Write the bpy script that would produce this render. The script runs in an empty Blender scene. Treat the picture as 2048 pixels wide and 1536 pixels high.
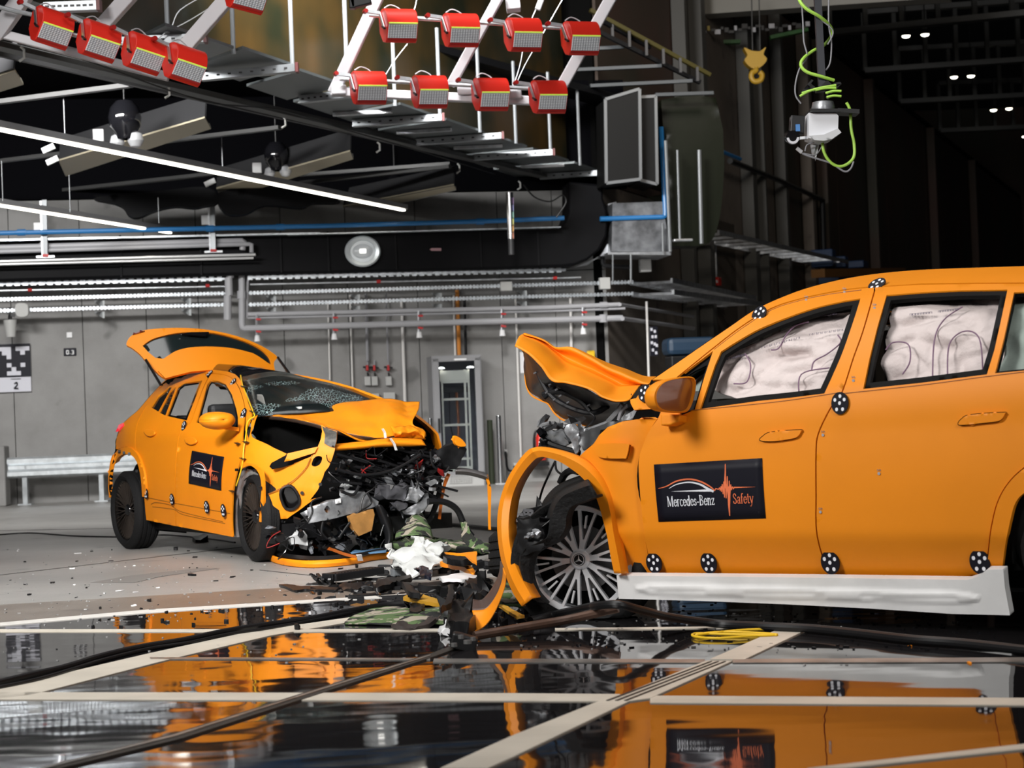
import bpy, bmesh, math, random
from mathutils import Vector, Matrix, geometry, noise
random.seed(7)
R = math.radians
C = bpy.context.scene.collection
V = Vector
# ---------------------------------------------------------------- camera
FPX = 3895.0
ROLL = R(2.2); PITCH = math.atan(62/FPX)
CAM = V((0, 0, 1.07))
_f0 = V((0, math.cos(PITCH), math.sin(PITCH))); _u0 = V((0, -math.sin(PITCH), math.cos(PITCH))); _r0 = V((1, 0, 0))
CR = _r0*math.cos(ROLL) - _u0*math.sin(ROLL)
CU = _r0*math.sin(ROLL) + _u0*math.cos(ROLL)
CF = _f0
cd = bpy.data.cameras.new('camera'); cam = bpy.data.objects.new('camera', cd); C.objects.link(cam)
cam.matrix_world = Matrix(((CR.x, CU.x, -CF.x, CAM.x), (CR.y, CU.y, -CF.y, CAM.y), (CR.z, CU.z, -CF.z, CAM.z), (0, 0, 0, 1)))
cd.sensor_width = 36.0; cd.lens = FPX/2048*36; cd.clip_end = 300; cd.clip_start = .1
cd.dof.use_dof = True; cd.dof.focus_distance = 12.0; cd.dof.aperture_fstop = 4.2
sc = bpy.context.scene; sc.camera = cam
sc.view_settings.view_transform = 'Standard'; sc.view_settings.look = 'None'
sc.view_settings.exposure = 0.0; sc.view_settings.gamma = 1.0; sc.view_settings.use_curve_mapping = False
# ---------------------------------------------------------------- world, hall lights and added fills
wd = bpy.data.worlds.new('hall_air'); sc.world = wd; wd.use_nodes = True
wd.node_tree.nodes['Background'].inputs[0].default_value = (.55, .6, .7, 1)
wd.node_tree.nodes['Background'].inputs[1].default_value = .02
def area(name, loc, target, sx, sy, power, col=(1, 1, 1), spread=180):
    ld = bpy.data.lights.new(name, 'AREA'); ld.shape = 'RECTANGLE'; ld.size = sx; ld.size_y = sy
    ld.energy = power; ld.color = col; ld.spread = R(spread)
    o = bpy.data.objects.new(name, ld); C.objects.link(o); o.location = loc
    o.rotation_euler = (V(target)-V(loc)).to_track_quat('-Z', 'Y').to_euler()
    return o
area('hall_floodlight_key', (-5.5, 4.5, 6.2), (-1.2, 16.5, .4), 2.6, 2.0, 540, (1, .98, .95), 120)
area('added_fill_front', (-3.6, 5.0, 5.6), (-1.7, 14.6, .5), 1.2, 1.0, 75, (1, .98, .95), 42)  # unseen narrow fill, added to brighten the smaller car
area('hall_floodlight_side', (4.5, 1.0, 5.5), (2.0, 9.0, .7), 2.2, 1.6, 110, (1, .97, .93), 120)
area('hall_floodlight_wall', (-6.6, 19.5, 6.1), (-5.0, 31, 1.9), 5.0, 1.2, 820, (1, .99, .97), 120)
area('hall_floodlight_wall_right', (-1.6, 19.0, 7.8), (-.5, 31, 1.6), 3.0, 1.2, 640, (1, .99, .97), 100)
area('added_fill_corner', (4.5, 24.0, 9.0), (6.5, 42, 4.5), 3.0, 1.5, 110, (1, .90, .78), 110)  # unseen weak fill, added to lift the side wall beyond the corner
area('hall_floodlight_top', (-0.5, 11.0, 9.0), (0.2, 12.5, 0), 6.0, 3.0, 300, (1, .99, .97), 150)

# ---------------------------------------------------------------- pixel rays (2048 x 1536 frame) meeting real surfaces
def ray(px, py):
    return CF + CR*((px-1024)/FPX) - CU*((py-768)/FPX)
def atY(px, py, Y):
    d = ray(px, py); t = (Y-CAM.y)/d.y; return CAM + d*t
def atZ(px, py, z=0.0):
    d = ray(px, py); t = (z-CAM.z)/d.z; return CAM + d*t
def Zm(ox, oy, k):                      # zoomed-crop coordinates to frame coordinates
    def f(*pts): return [(ox+p[0]/k, oy+p[1]/k) for p in pts]
    return f
class Frame:
    def __init__(s, O, el):
        s.O = V(O); s.el = V((el[0], el[1], 0)).normalized(); s.ew = V((s.el.y, -s.el.x, 0)); s.ez = V((0, 0, 1))
        s.c = s.loc(CAM)
    def fix(s, flip):
        if flip: s.ew = -s.ew; s.c = s.loc(CAM)
        return s
    def loc(s, P):
        d = V(P)-s.O; return V((d.dot(s.el), d.dot(s.ew), d.z))
    def W(s, l, w, z): return s.O + s.el*l + s.ew*w + s.ez*z
    def ld(s, px, py):
        d = ray(px, py); return V((d.dot(s.el), d.dot(s.ew), d.z))
    def pl(s, px, py, ax, val):
        d = s.ld(px, py); i = 'lwz'.index(ax); t = (val-s.c[i])/d[i]; q = s.c+d*t
        return s.W(*q)
    def surf(s, px, py, S, off=0.0):
        d = s.ld(px, py); ta = (-.35-s.c[1])/d[1]; tb = (1.25-s.c[1])/d[1]
        n = 48; best = None; pt = ta; q = s.c+d*pt; pg = q[1]-off-S(q[0], q[2])
        for i in range(1, n+1):
            t = ta+(tb-ta)*i/n; q = s.c+d*t; g = q[1]-off-S(q[0], q[2])
            if pg <= 0 < g or (pg < 0 <= g):
                a, b = pt, t
                for _ in range(16):
                    m = (a+b)/2; q = s.c+d*m
                    if q[1]-off-S(q[0], q[2]) < 0: a = m
                    else: b = m
                return s.W(*(s.c+d*((a+b)/2)))
            if best is None or abs(g) < best[0]: best = (abs(g), t)
            pt, pg = t, g
        st = (tb-ta)/n; a, b = best[1]-st, best[1]+st
        def G(t): q = s.c+d*t; return abs(q[1]-off-S(q[0], q[2]))
        for _ in range(24):
            m1, m2 = a+(b-a)*.382, a+(b-a)*.618
            if G(m1) < G(m2): b = m2
            else: a = m1
        return s.W(*(s.c+d*((a+b)/2)))

# ---------------------------------------------------------------- materials
MATS = {}
def mat(name, col, rough=.5, metal=0.0, emit=None, es=0.0, var=0.0, vs=4.0, bump=0.0, bs=30.0, coat=0.0, alpha=1.0, trans=0.0, spec=.5, col2=None, det=6):
    if name in MATS: return MATS[name]
    m = bpy.data.materials.new(name); m.use_nodes = True; nt = m.node_tree; b = nt.nodes['Principled BSDF']
    b.inputs['Base Color'].default_value = (*col, 1); b.inputs['Roughness'].default_value = rough; b.inputs['Metallic'].default_value = metal
    b.inputs['Coat Weight'].default_value = coat; b.inputs['Alpha'].default_value = alpha
    b.inputs['Transmission Weight'].default_value = trans; b.inputs['Specular IOR Level'].default_value = spec
    if emit: b.inputs['Emission Color'].default_value = (*emit, 1); b.inputs['Emission Strength'].default_value = es
    tc = nt.nodes.new('ShaderNodeTexCoord')
    if var or col2:
        n = nt.nodes.new('ShaderNodeTexNoise'); n.inputs['Scale'].default_value = vs; n.inputs['Detail'].default_value = det
        nt.links.new(tc.outputs['Object'], n.inputs['Vector'])
        r = nt.nodes.new('ShaderNodeValToRGB'); nt.links.new(n.outputs['Fac'], r.inputs['Fac'])
        c2 = col2 or tuple(min(1, c*(1+var)) for c in col); c1 = col if col2 else tuple(c*(1-var) for c in col)
        r.color_ramp.elements[0].position = .35; r.color_ramp.elements[1].position = .65
        r.color_ramp.elements[0].color = (*c1, 1); r.color_ramp.elements[1].color = (*c2, 1)
        nt.links.new(r.outputs['Color'], b.inputs['Base Color'])
    if bump:
        n2 = nt.nodes.new('ShaderNodeTexNoise'); n2.inputs['Scale'].default_value = bs; n2.inputs['Detail'].default_value = 4
        nt.links.new(tc.outputs['Object'], n2.inputs['Vector'])
        bp = nt.nodes.new('ShaderNodeBump'); bp.inputs['Strength'].default_value = bump; bp.inputs['Distance'].default_value = .02
        nt.links.new(n2.outputs['Fac'], bp.inputs['Height']); nt.links.new(bp.outputs['Normal'], b.inputs['Normal'])
    MATS[name] = m; return m
ORA = mat('orange_wrap', (.84, .262, .006), .5, spec=.3, var=.03, vs=2.0)
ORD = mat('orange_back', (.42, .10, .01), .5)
BLK = mat('black_plastic', (.008, .008, .009), .42, spec=.35)
BLG = mat('black_gloss', (.006, .006, .007), .12)
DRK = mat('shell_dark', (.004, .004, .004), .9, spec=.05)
RUB = mat('rubber', (.007, .007, .0075), .75, spec=.25, bump=.25, bs=60)
ALU = mat('aluminium', (.36, .37, .39), .36, .6, var=.25, vs=14, bump=.15, bs=25)
STL = mat('galvanised', (.60, .62, .65), .38, .9, var=.18, vs=9)
WHT = mat('white_paint', (.78, .78, .79), .45)
CHR = mat('machined', (.78, .79, .82), .24, .5)
GRY = mat('grey_pipe', (.30, .30, .32), .4)
PRB = mat('print_black', (.006, .006, .012), .5, spec=.2)
PRW = mat('print_white', (.82, .84, .90), .5)
PRO = mat('print_orange', (.85, .19, .07), .5)
RED = mat('red_paint', (.62, .022, .012), .38)
YEL = mat('yellow_tape', (.80, .50, .01), .5)

# ---------------------------------------------------------------- objects
LOCS = {}
def tag(o, label=None, cat=None, group=None, kind=None):
    if label: o['label'] = label
    if cat: o['category'] = cat
    if group: o['group'] = group
    if kind: o['kind'] = kind
    return o
def thing(name, label, cat, loc=(0, 0, 0), group=None):
    o = bpy.data.objects.new(name, None); C.objects.link(o); o.location = loc; o.empty_display_size = .1
    LOCS[o.name] = V(loc); return tag(o, label, cat, group)
class MB:
    def __init__(s): s.v = []; s.f = []
    def add(s, vs, fs):
        b = len(s.v); s.v += [V(v) for v in vs]; s.f += [[i+b for i in f] for f in fs]; return s
    def box(s, c, sz, m=None):
        x, y, z = [a/2 for a in sz]; vs = [V((i*x, j*y, k*z)) for i in (-1, 1) for j in (-1, 1) for k in (-1, 1)]
        if m is not None: vs = [m @ v for v in vs]
        c = V(c)
        return s.add([v+c for v in vs], [(0, 1, 3, 2), (4, 6, 7, 5), (0, 4, 5, 1), (2, 3, 7, 6), (0, 2, 6, 4), (1, 5, 7, 3)])
    def bar(s, a, b, w, h, up=(0, 0, 1)):
        a, b = V(a), V(b); d = (b-a).normalized(); u = V(up); r = d.cross(u)
        if r.length < 1e-4: r = d.cross(V((1, 0, 0)))
        r.normalize(); u = r.cross(d).normalized()
        vs = [p+r*(i*w/2)+u*(j*h/2) for p in (a, b) for i, j in ((-1, -1), (1, -1), (1, 1), (-1, 1))]
        return s.add(vs, [(0, 1, 2, 3), (7, 6, 5, 4), (0, 4, 5, 1), (1, 5, 6, 2), (2, 6, 7, 3), (3, 7, 4, 0)])
    def tube(s, pts, r, n=10, cap=True):
        pts = [V(p) for p in pts]; m = len(pts); rs = r if isinstance(r, (list, tuple)) else [r]*m
        vs = []; prev = None
        for i, p in enumerate(pts):
            d = (pts[min(i+1, m-1)]-pts[max(i-1, 0)])
            if d.length < 1e-9: d = V((0, 0, 1))
            d.normalize()
            if prev is None:
                u = d.orthogonal().normalized()
            else:
                u = (prev-d*prev.dot(d))
                u = u.normalized() if u.length > 1e-6 else d.orthogonal().normalized()
            prev = u; w = d.cross(u)
            for k in range(n):
                a = 2*math.pi*k/n; vs.append(p+(u*math.cos(a)+w*math.sin(a))*rs[i])
        fs = [(i*n+k, i*n+(k+1) % n, (i+1)*n+(k+1) % n, (i+1)*n+k) for i in range(m-1) for k in range(n)]
        if cap: fs += [tuple(range(n-1, -1, -1)), tuple((m-1)*n+k for k in range(n))]
        return s.add(vs, fs)
    def lathe(s, prof, M, n=40, closed=False):      # prof (radius, axial) about local z, placed by matrix M
        vs = []; m = len(prof)
        for k in range(n):
            a = 2*math.pi*k/n
            for r, h in prof: vs.append(M @ V((r*math.cos(a), r*math.sin(a), h)))
        fs = []
        for k in range(n):
            for j in range(m-1 if not closed else m):
                a, b = k*m+j, k*m+(j+1) % m; c, d = ((k+1) % n)*m+(j+1) % m, ((k+1) % n)*m+j
                fs.append((a, d, c, b))
        return s.add(vs, fs)
    def prism(s, poly, M, t):                        # convex or simple 2D polygon in local xy, thickness t in z
        n = len(poly); vs = [M @ V((x, y, 0)) for x, y in poly]+[M @ V((x, y, t)) for x, y in poly]
        tris = geometry.tessellate_polygon([[V((x, y, 0)) for x, y in poly]])
        fs = [tuple(t_) for t_ in tris]+[tuple(i+n for i in t_[::-1]) for t_ in tris]+[(i, (i+1) % n, n+(i+1) % n, n+i) for i in range(n)]
        return s.add(vs, fs)
    def grid(s, rows):
        n = len(rows[0]); m = len(rows)
        return s.add([p for r in rows for p in r], [(i*n+j, i*n+j+1, (i+1)*n+j+1, (i+1)*n+j) for i in range(m-1) for j in range(n-1)])
    def build(s, name, m, parent=None, smooth=False, solid=0, bevel=0, world=True, off=None, sub=0, angle=35):
        o0 = V((0, 0, 0))
        if world and parent is not None:
            p = parent
            while p is not None: o0 = o0+LOCS.get(p.name, V((0, 0, 0))); p = p.parent
        me = bpy.data.meshes.new(name); me.from_pydata([tuple(v-o0) for v in s.v], [], s.f); me.materials.append(m)
        o = bpy.data.objects.new(name, me); C.objects.link(o)
        if parent is not None: o.parent = parent
        LOCS[o.name] = V((0, 0, 0))
        bm = bmesh.new(); bm.from_mesh(me); bmesh.ops.recalc_face_normals(bm, faces=bm.faces); bm.to_mesh(me); bm.free()
        if smooth: 
            me.shade_smooth()
            if angle: me.set_sharp_from_angle(angle=R(angle))
        if sub:
            md = o.modifiers.new('sub', 'SUBSURF'); md.levels = sub; md.render_levels = sub
        if solid:
            md = o.modifiers.new('solid', 'SOLIDIFY'); md.thickness = abs(solid); md.offset = -1 if solid > 0 else 1; 
            if off is not None: md.offset = off
        if bevel:
            md = o.modifiers.new('bevel', 'BEVEL'); md.width = bevel; md.segments = 2; md.limit_method = 'ANGLE'
        return o
def sm(pts, n=6, closed=False):          # Catmull-Rom through points (2D or 3D)
    out = []; m = len(pts); P = [V(p) if len(p) == 3 else V((p[0], p[1], 0)) for p in pts]
    rng = range(m if closed else m-1)
    for i in rng:
        if closed: p0, p1, p2, p3 = P[i-1], P[i], P[(i+1) % m], P[(i+2) % m]
        else: p0, p1, p2, p3 = P[max(i-1, 0)], P[i], P[i+1], P[min(i+2, m-1)]
        for k in range(n):
            t = k/n
            out.append(.5*((2*p1)+(p2-p0)*t+(2*p0-5*p1+4*p2-p3)*t*t+(3*p1-p0-3*p2+p3)*t**3))
    if not closed: out.append(P[-1])
    return out if len(pts[0]) == 3 else [(q.x, q.y) for q in out]
def inpoly(x, y, P):
    c = False; j = len(P)-1
    for i in range(len(P)):
        xi, yi = P[i]; xj, yj = P[j]
        if (yi > y) != (yj > y) and x < (xj-xi)*(y-yi)/(yj-yi)+xi: c = not c
        j = i
    return c
def area2(P): return sum(P[i-1][0]*P[i][1]-P[i][0]*P[i-1][1] for i in range(len(P)))/2
def inset(P, d):
    if d == 0: return P
    if area2(P) < 0: P = P[::-1]
    out = []; n = len(P)
    for i in range(n):
        a, b, c = V(P[i-1]), V(P[i]), V(P[(i+1) % n])
        e1 = (b-a); e2 = (c-b)
        if e1.length < 1e-6 or e2.length < 1e-6: out.append((b.x, b.y)); continue
        e1.normalize(); e2.normalize(); n1 = V((-e1.y, e1.x)); n2 = V((-e2.y, e2.x)); nn = n1+n2
        if nn.length < .3: nn = n1
        nn.normalize(); k = min(2, 1/max(.4, nn.dot(n1))); q = b+nn*d*k; out.append((q.x, q.y))
    return out
def dens(P, step):
    out = []
    for i in range(len(P)):
        a, b = V(P[i]), V(P[(i+1) % len(P)]); L = (b-a).length; n = max(1, int(L/step+.5))
        for k in range(n): q = a.lerp(b, k/n); out.append((q.x, q.y))
    return out
def fill(poly, holes=(), cell=14):
    loops = [dens(poly, cell*.8)]+[dens(h, cell*.8) for h in holes]
    vs = []; es = []
    for L in loops:
        b = len(vs); vs += L; es += [(b+i, b+(i+1) % len(L)) for i in range(len(L))]
    xs = [p[0] for p in poly]; ys = [p[1] for p in poly]
    y = min(ys)+cell*.5; r = 0; bnd = list(vs)
    while y < max(ys):
        x = min(xs)+cell*(.5 if r % 2 else .0)
        while x < max(xs):
            if inpoly(x, y, poly) and not any(inpoly(x, y, h) for h in holes) and all((x-q[0])**2+(y-q[1])**2 > (cell*.45)**2 for q in bnd): vs.append((x, y))
            x += cell
        y += cell*.87; r += 1
    res = geometry.delaunay_2d_cdt([V(v) for v in vs], es, [], 0, 1e-4)
    ov, of = res[0], res[2]; fs = []
    for f in of:
        cx = sum(ov[i].x for i in f)/3; cy = sum(ov[i].y for i in f)/3
        if inpoly(cx, cy, poly) and not any(inpoly(cx, cy, h) for h in holes): fs.append(tuple(f))
    return [(v.x, v.y) for v in ov], fs
def sheet(name, poly, proj, m, parent, holes=(), cell=14, thick=.012, ins=0.0, hins=0.0, smooth=True, disp=None, bevel=0):
    """cut a sheet along an outline, lay it on the curved surface given by proj and give it thickness"""
    P = inset(poly, ins) if ins else poly
    H = [inset(h, hins) if hins else h for h in holes]
    v2, fs = fill(P, H, cell); vs = [proj(x, y) for x, y in v2]
    if disp: vs = [disp(v) for v in vs]
    mb = MB().add(vs, fs); o = mb.build(name, m, parent, smooth=smooth, angle=None)
    # outward side faces the viewer of the outline, thickness goes behind it
    me = o.data
    cnt = {}
    for p in me.polygons:
        for k in p.edge_keys: cnt[k] = cnt.get(k, 0)+1
    at = me.attributes.new('sharp_edge', 'BOOLEAN', 'EDGE') if 'sharp_edge' not in me.attributes else me.attributes['sharp_edge']
    for e in me.edges:
        if cnt.get(e.key, 0) == 1: at.data[e.index].value = True
    me.update(); s = 0
    o0 = vs[0]-me.vertices[0].co if len(vs) else V((0, 0, 0))
    for p in me.polygons: s += p.area*p.normal.dot((CAM-(p.center+o0)))
    if s < 0: me.flip_normals()
    if thick:
        md = o.modifiers.new('solid', 'SOLIDIFY'); md.thickness = thick; md.offset = -1
    if bevel:
        md = o.modifiers.new('bevel', 'BEVEL'); md.width = bevel; md.segments = 2; md.limit_method = 'ANGLE'; md.angle_limit = R(50)
    return o
def patch(name, rows, m, parent, n=4, thick=.008, smooth=True, disp=None, world=True):
    """smooth sheet through a net of 3D points"""
    R1 = [sm(r, n) for r in rows]; cols = list(zip(*R1)); C1 = [sm(list(c), n) for c in cols]; R2 = [list(r) for r in zip(*C1)]
    if disp: R2 = [[disp(p) for p in r] for r in R2]
    return MB().grid(R2).build(name, m, parent, smooth=smooth, solid=thick, off=0, angle=None, world=world)
def crumple(a, s, seed=0):
    def f(p):
        q = p*s+V((seed*3.1, seed*1.7, 0)); return p+noise.noise_vector(q)*a+noise.noise_vector(q*2.7)*a*.45
    return f
def copytree(o, parent=None):
    c = o.copy(); C.objects.link(c); LOCS[c.name] = LOCS.get(o.name, V((0, 0, 0)))
    if parent is not None: c.parent = parent
    for ch in list(o.children): copytree(ch, c)
    return c
# ================================================================ the hall
a1 = Zm(0, 0, 3.2); a2 = Zm(600, 0, 3.2); a3 = Zm(1200, 0, 2.415); a4 = Zm(0, 440, 3.2); a5 = Zm(460, 440, 3.2); a6 = Zm(1000, 300, 3.2); d6 = Zm(820, 680, 4.8); f7 = Zm(0, 1136, 2); f8 = Zm(1024, 1136, 2)
def concrete(name, c1, c2, rough=.8, sc_=1.2, gloss=None, spk=True):
    m = bpy.data.materials.new(name); m.use_nodes = True; nt = m.node_tree; b = nt.nodes['Principled BSDF']; b.inputs['Roughness'].default_value = rough
    tc = nt.nodes.new('ShaderNodeTexCoord'); n = nt.nodes.new('ShaderNodeTexNoise'); n.inputs['Scale'].default_value = sc_; n.inputs['Detail'].default_value = 9; n.inputs['Roughness'].default_value = .62
    nt.links.new(tc.outputs['Object'], n.inputs['Vector']); r = nt.nodes.new('ShaderNodeValToRGB'); nt.links.new(n.outputs['Fac'], r.inputs['Fac'])
    r.color_ramp.elements[0].position = .38; r.color_ramp.elements[1].position = .62; r.color_ramp.elements[0].color = (*c1, 1); r.color_ramp.elements[1].color = (*c2, 1)
    n3 = nt.nodes.new('ShaderNodeTexNoise'); n3.inputs['Scale'].default_value = 2.2; n3.inputs['Detail'].default_value = 2; nt.links.new(tc.outputs['Object'], n3.inputs['Vector'])
    r3 = nt.nodes.new('ShaderNodeValToRGB'); r3.color_ramp.elements[0].position = .27; r3.color_ramp.elements[1].position = .36; r3.color_ramp.elements[0].color = (.62, .62, .62, 1); r3.color_ramp.elements[1].color = (1, 1, 1, 1)
    nt.links.new(n3.outputs['Fac'], r3.inputs['Fac']); mx = nt.nodes.new('ShaderNodeMix'); mx.data_type = 'RGBA'; mx.blend_type = 'MULTIPLY'; mx.inputs['Factor'].default_value = 1
    nt.links.new(r.outputs['Color'], mx.inputs['A']); nt.links.new(r3.outputs['Color'], mx.inputs['B']); nt.links.new(mx.outputs['Result'], b.inputs['Base Color'])
    n2 = nt.nodes.new('ShaderNodeTexNoise'); n2.inputs['Scale'].default_value = 40; nt.links.new(tc.outputs['Object'], n2.inputs['Vector'])
    bp = nt.nodes.new('ShaderNodeBump'); bp.inputs['Strength'].default_value = .15; bp.inputs['Distance'].default_value = .01; nt.links.new(n2.outputs['Fac'], bp.inputs['Height']); nt.links.new(bp.outputs['Normal'], b.inputs['Normal'])
    MATS[name] = m; return m
CON = concrete('wall_concrete', (.23, .225, .22), (.29, .285, .28), .85, 1.1)
CO2 = concrete('wall_concrete_warm', (.13, .108, .09), (.175, .148, .125), .85, .6)
GRN = mat('wall_green_dark', (.045, .042, .030), .7, col2=(.075, .038, .028), vs=.35, det=3)
FLC = concrete('floor_concrete', (.26, .25, .24), (.36, .35, .335), .42, .5)
FLB = concrete('floor_band', (.15, .125, .105), (.20, .17, .145), .35, .9)
def struct(name, mb, m, parent=None, **k):
    o = mb.build(name, m, parent, **k)
    if parent is None: o['kind'] = 'structure'
    return o
# ---- floor
struct('floor', MB().box((6, 34, -.10), (70, 84, .2)), FLC)
band = [atZ(*p, .002) for p in ((-200, 1222), (300, 1192), (700, 1168), (1100, 1150), (2300, 1110), (2300, 1400), (-300, 1400))]
struct('floor_band', MB().add(band, [tuple(range(7))]), FLB, solid=.002, off=1)
GL_ = bpy.data.materials.new('floor_gloss'); GL_.use_nodes = True; nt = GL_.node_tree; b = nt.nodes['Principled BSDF']; MATS['floor_gloss'] = GL_
b.inputs['Base Color'].default_value = (.012, .011, .012, 1); b.inputs['Roughness'].default_value = .035; b.inputs['IOR'].default_value = 2.2; b.inputs['Specular IOR Level'].default_value = .75
tc = nt.nodes.new('ShaderNodeTexCoord'); mp = nt.nodes.new('ShaderNodeMapping'); mp.inputs['Scale'].default_value = (.9, 1.6, 1); nt.links.new(tc.outputs['Object'], mp.inputs['Vector'])
n2 = nt.nodes.new('ShaderNodeTexNoise'); n2.inputs['Scale'].default_value = 2.2; n2.inputs['Detail'].default_value = 1; nt.links.new(mp.outputs['Vector'], n2.inputs['Vector'])
bp = nt.nodes.new('ShaderNodeBump'); bp.inputs['Strength'].default_value = .032; bp.inputs['Distance'].default_value = .05; nt.links.new(n2.outputs['Fac'], bp.inputs['Height']); nt.links.new(bp.outputs['Normal'], b.inputs['Normal'])
gpoly = [atZ(*p, .005) for p in ((-400, 1276), (0, 1247), (295, 1222), (465, 1211), (820, 1190), (1100, 1172), (1600, 1150), (2600, 1105))]+[V((12, 12, .005)), V((12, .5, .005)), V((-7, .5, .005))]
gl_o = struct('floor_gloss', MB().add(gpoly, [tuple(range(11))]), GL_, solid=.003, off=1)
def strip(i, pts, m, z=.009, lab=None):
    P = [atZ(x, y, z) for x, y in pts]; n = len(P)
    o = MB().add(P+[V((p.x, p.y, .0055)) for p in P], [tuple(range(n))]+[(k, (k+1) % n, (k+1) % n+n, k+n) for k in range(n)]).build('trim_%d' % i, m); o['kind'] = 'structure'
    return o
TAPE = mat('cream_tape', (.60, .55, .47), .45, var=.10, vs=3)
RLW = mat('rail_metal', (.40, .39, .37), .3, .7, var=.3, vs=6); DKR = mat('rail_dark', (.03, .026, .022), .5)
strip(1, ((-60, 1252), (0, 1245), (295, 1219), (465, 1209), (825, 1187), (825, 1191), (465, 1214), (295, 1225), (0, 1251), (-60, 1258)), mat('edge_white', (.62, .60, .57), .5))
strip(2, ((-60, 1258), (600, 1258), (930, 1257), (930, 1261), (600, 1263), (-60, 1263)), TAPE)
strip(3, ((1110, 1256), (1610, 1251), (1610, 1254), (1110, 1260)), TAPE)
strip(4, ((-60, 1385), (0, 1376), (300, 1306), (500, 1263), (800, 1220), (830, 1222), (540, 1271), (340, 1318), (60, 1390), (-60, 1402)), TAPE)
strip(5, ((-60, 1384), (1024, 1386), (1240, 1388), (1240, 1402), (1024, 1401), (-60, 1398)), TAPE)
strip(6, ((1300, 1391), (3400, 1404), (3400, 1419), (1300, 1405)), TAPE)
strip(7, ((300, 1314), (860, 1316), (860, 1319), (300, 1318)), RLW)
strip(8, ((868, 1317), (1410, 1318), (1410, 1325), (866, 1324)), RLW); strip(9, ((1465, 1318), (3400, 1306), (3400, 1320), (1465, 1325)), RLW)
strip(10, ((75, 1536), (350, 1466), (630, 1378), (860, 1307), (920, 1285), (930, 1290), (870, 1312), (640, 1386), (365, 1476), (120, 1536)), DKR, .012)
strip(11, ((78, 1536), (350, 1468), (630, 1380), (860, 1309), (862, 1310), (632, 1382), (352, 1471), (88, 1536)), RLW, .016)
strip(12, ((880, 1536), (1024, 1471), (1200, 1401), (1260, 1401), (1024, 1514), (975, 1536)), TAPE, .010)
strip(13, ((1200, 1401), (1240, 1390), (1413, 1321), (1466, 1321), (1300, 1396), (1262, 1401)), TAPE, .010)
for k in range(3):
    a_ = 1212+k*18; b_ = 1420+k*14
    strip(14+k, ((a_, 1400), (b_, 1322), (b_+4, 1322), (a_+6, 1400)), DKR, .013)
strip(17, ((1420, 1318), (1570, 1252), (1632, 1250), (1490, 1318)), TAPE, .010)
strip(18, ((1614, 1536), (2900, 1392), (2900, 1406), (1684, 1536)), TAPE, .010)
# floor joints as shallow dark metal inlays
for i, (a, c) in enumerate((((0, 1150), (560, 1085)), ((-30, 1062), (760, 1046)), ((560, 1185), (1000, 1120)), ((520, 1140), (760, 1165)))):
    A, B = atZ(*a, .003), atZ(*c, .003); struct('trim_%d' % (20+i), MB().bar(A, B, .010, .003), mat('joint_dark', (.06, .055, .05), .7))
drain = [atZ(x, y, .003) for x, y in f7((360, 58), (520, 30), (800, 0), (880, 0), (640, 34), (540, 58))]
struct('trim_30', MB().add(drain, [tuple(range(6))]), mat('old_mark', (.20, .19, .18), .6), solid=.001, off=1)

# ---- back wall (frame FW: l to the right, w towards the camera)
FW = Frame((0, 31.05, 0), (.987, .16)); FR = Frame((1.575, 31.305, 0), (.359, .933))
def wp(x, y, w=0.0): return FW.pl(x, y, 'w', w)
def rp(x, y, w=0.0): return FR.pl(x, y, 'w', w)
HB = 6.4
wl = struct('wall_back', MB().box(FW.W(-15.25, -.30, HB/2), (33.5, .4, HB+.4), Matrix(((FW.el.x, FW.ew.x, 0), (FW.el.y, FW.ew.y, 0), (0, 0, 1)))), DRK)
xs = [-19.0]+[FW.loc(wp(x, 850)).x for x in (-170, 30, 172, 300, 405, 575, 705, 845, 1010, 1120)]+[1.6]
for a, c in zip(xs[:-1], xs[1:]):
    for z0, z1_ in ((-.02, 3.35), (3.365, 4.64)):
        MB().box(FW.W((a+c)/2, -.05, (z0+z1_)/2), (c-a-.012, .10, z1_-z0), Matrix(((FW.el.x, FW.ew.x, 0), (FW.el.y, FW.ew.y, 0), (0, 0, 1)))).build('panel', CON, wl)
MB().box(FW.W(-9, -.04, 5.53), (22, .12, 1.75), Matrix(((FW.el.x, FW.ew.x, 0), (FW.el.y, FW.ew.y, 0), (0, 0, 1)))).build('black_lining', mat('lining_black', (.003, .003, .004), .9, spec=.04), wl)
RM = Matrix(((FR.el.x, FR.ew.x, 0), (FR.el.y, FR.ew.y, 0), (0, 0, 1)))
wr_ = struct('wall_side', MB().box(FR.W(32, -.3, 5.0), (64.2, .5, 10.2), RM), DRK)
MB().box(FR.W(4.2, -.03, 2.35), (8.4, .06, 4.75), RM).build('panel', CO2, wr_)
for k in range(8): MB().box(FR.W(8.45+k*7, -.03, 4.9), (6.96, .06, 9.9), RM).build('panel', CO2 if k == 0 else GRN, wr_)
MB().box(FR.W(2.45, -.03, 7.3), (4.9, .06, 5.1), RM).build('panel', GRN, wr_)
for x, w, m in ((1512, .35, STL), (1534, .10, GRY), (1577, .25, GRY), (1420, .30, STL), (1385, .18, GRY), (1660, .2, GRN), (1760, .3, GRN), (1880, .3, GRN), (1960, .3, GRN), (1630, .3, CO2)):
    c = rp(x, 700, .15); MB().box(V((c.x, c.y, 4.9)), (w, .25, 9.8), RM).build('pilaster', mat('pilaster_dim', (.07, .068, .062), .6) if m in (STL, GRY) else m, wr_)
MB().box((24, 88, 6.5), (90, .3, 17)).build('wall_far', GRN)['kind'] = 'structure'
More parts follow.
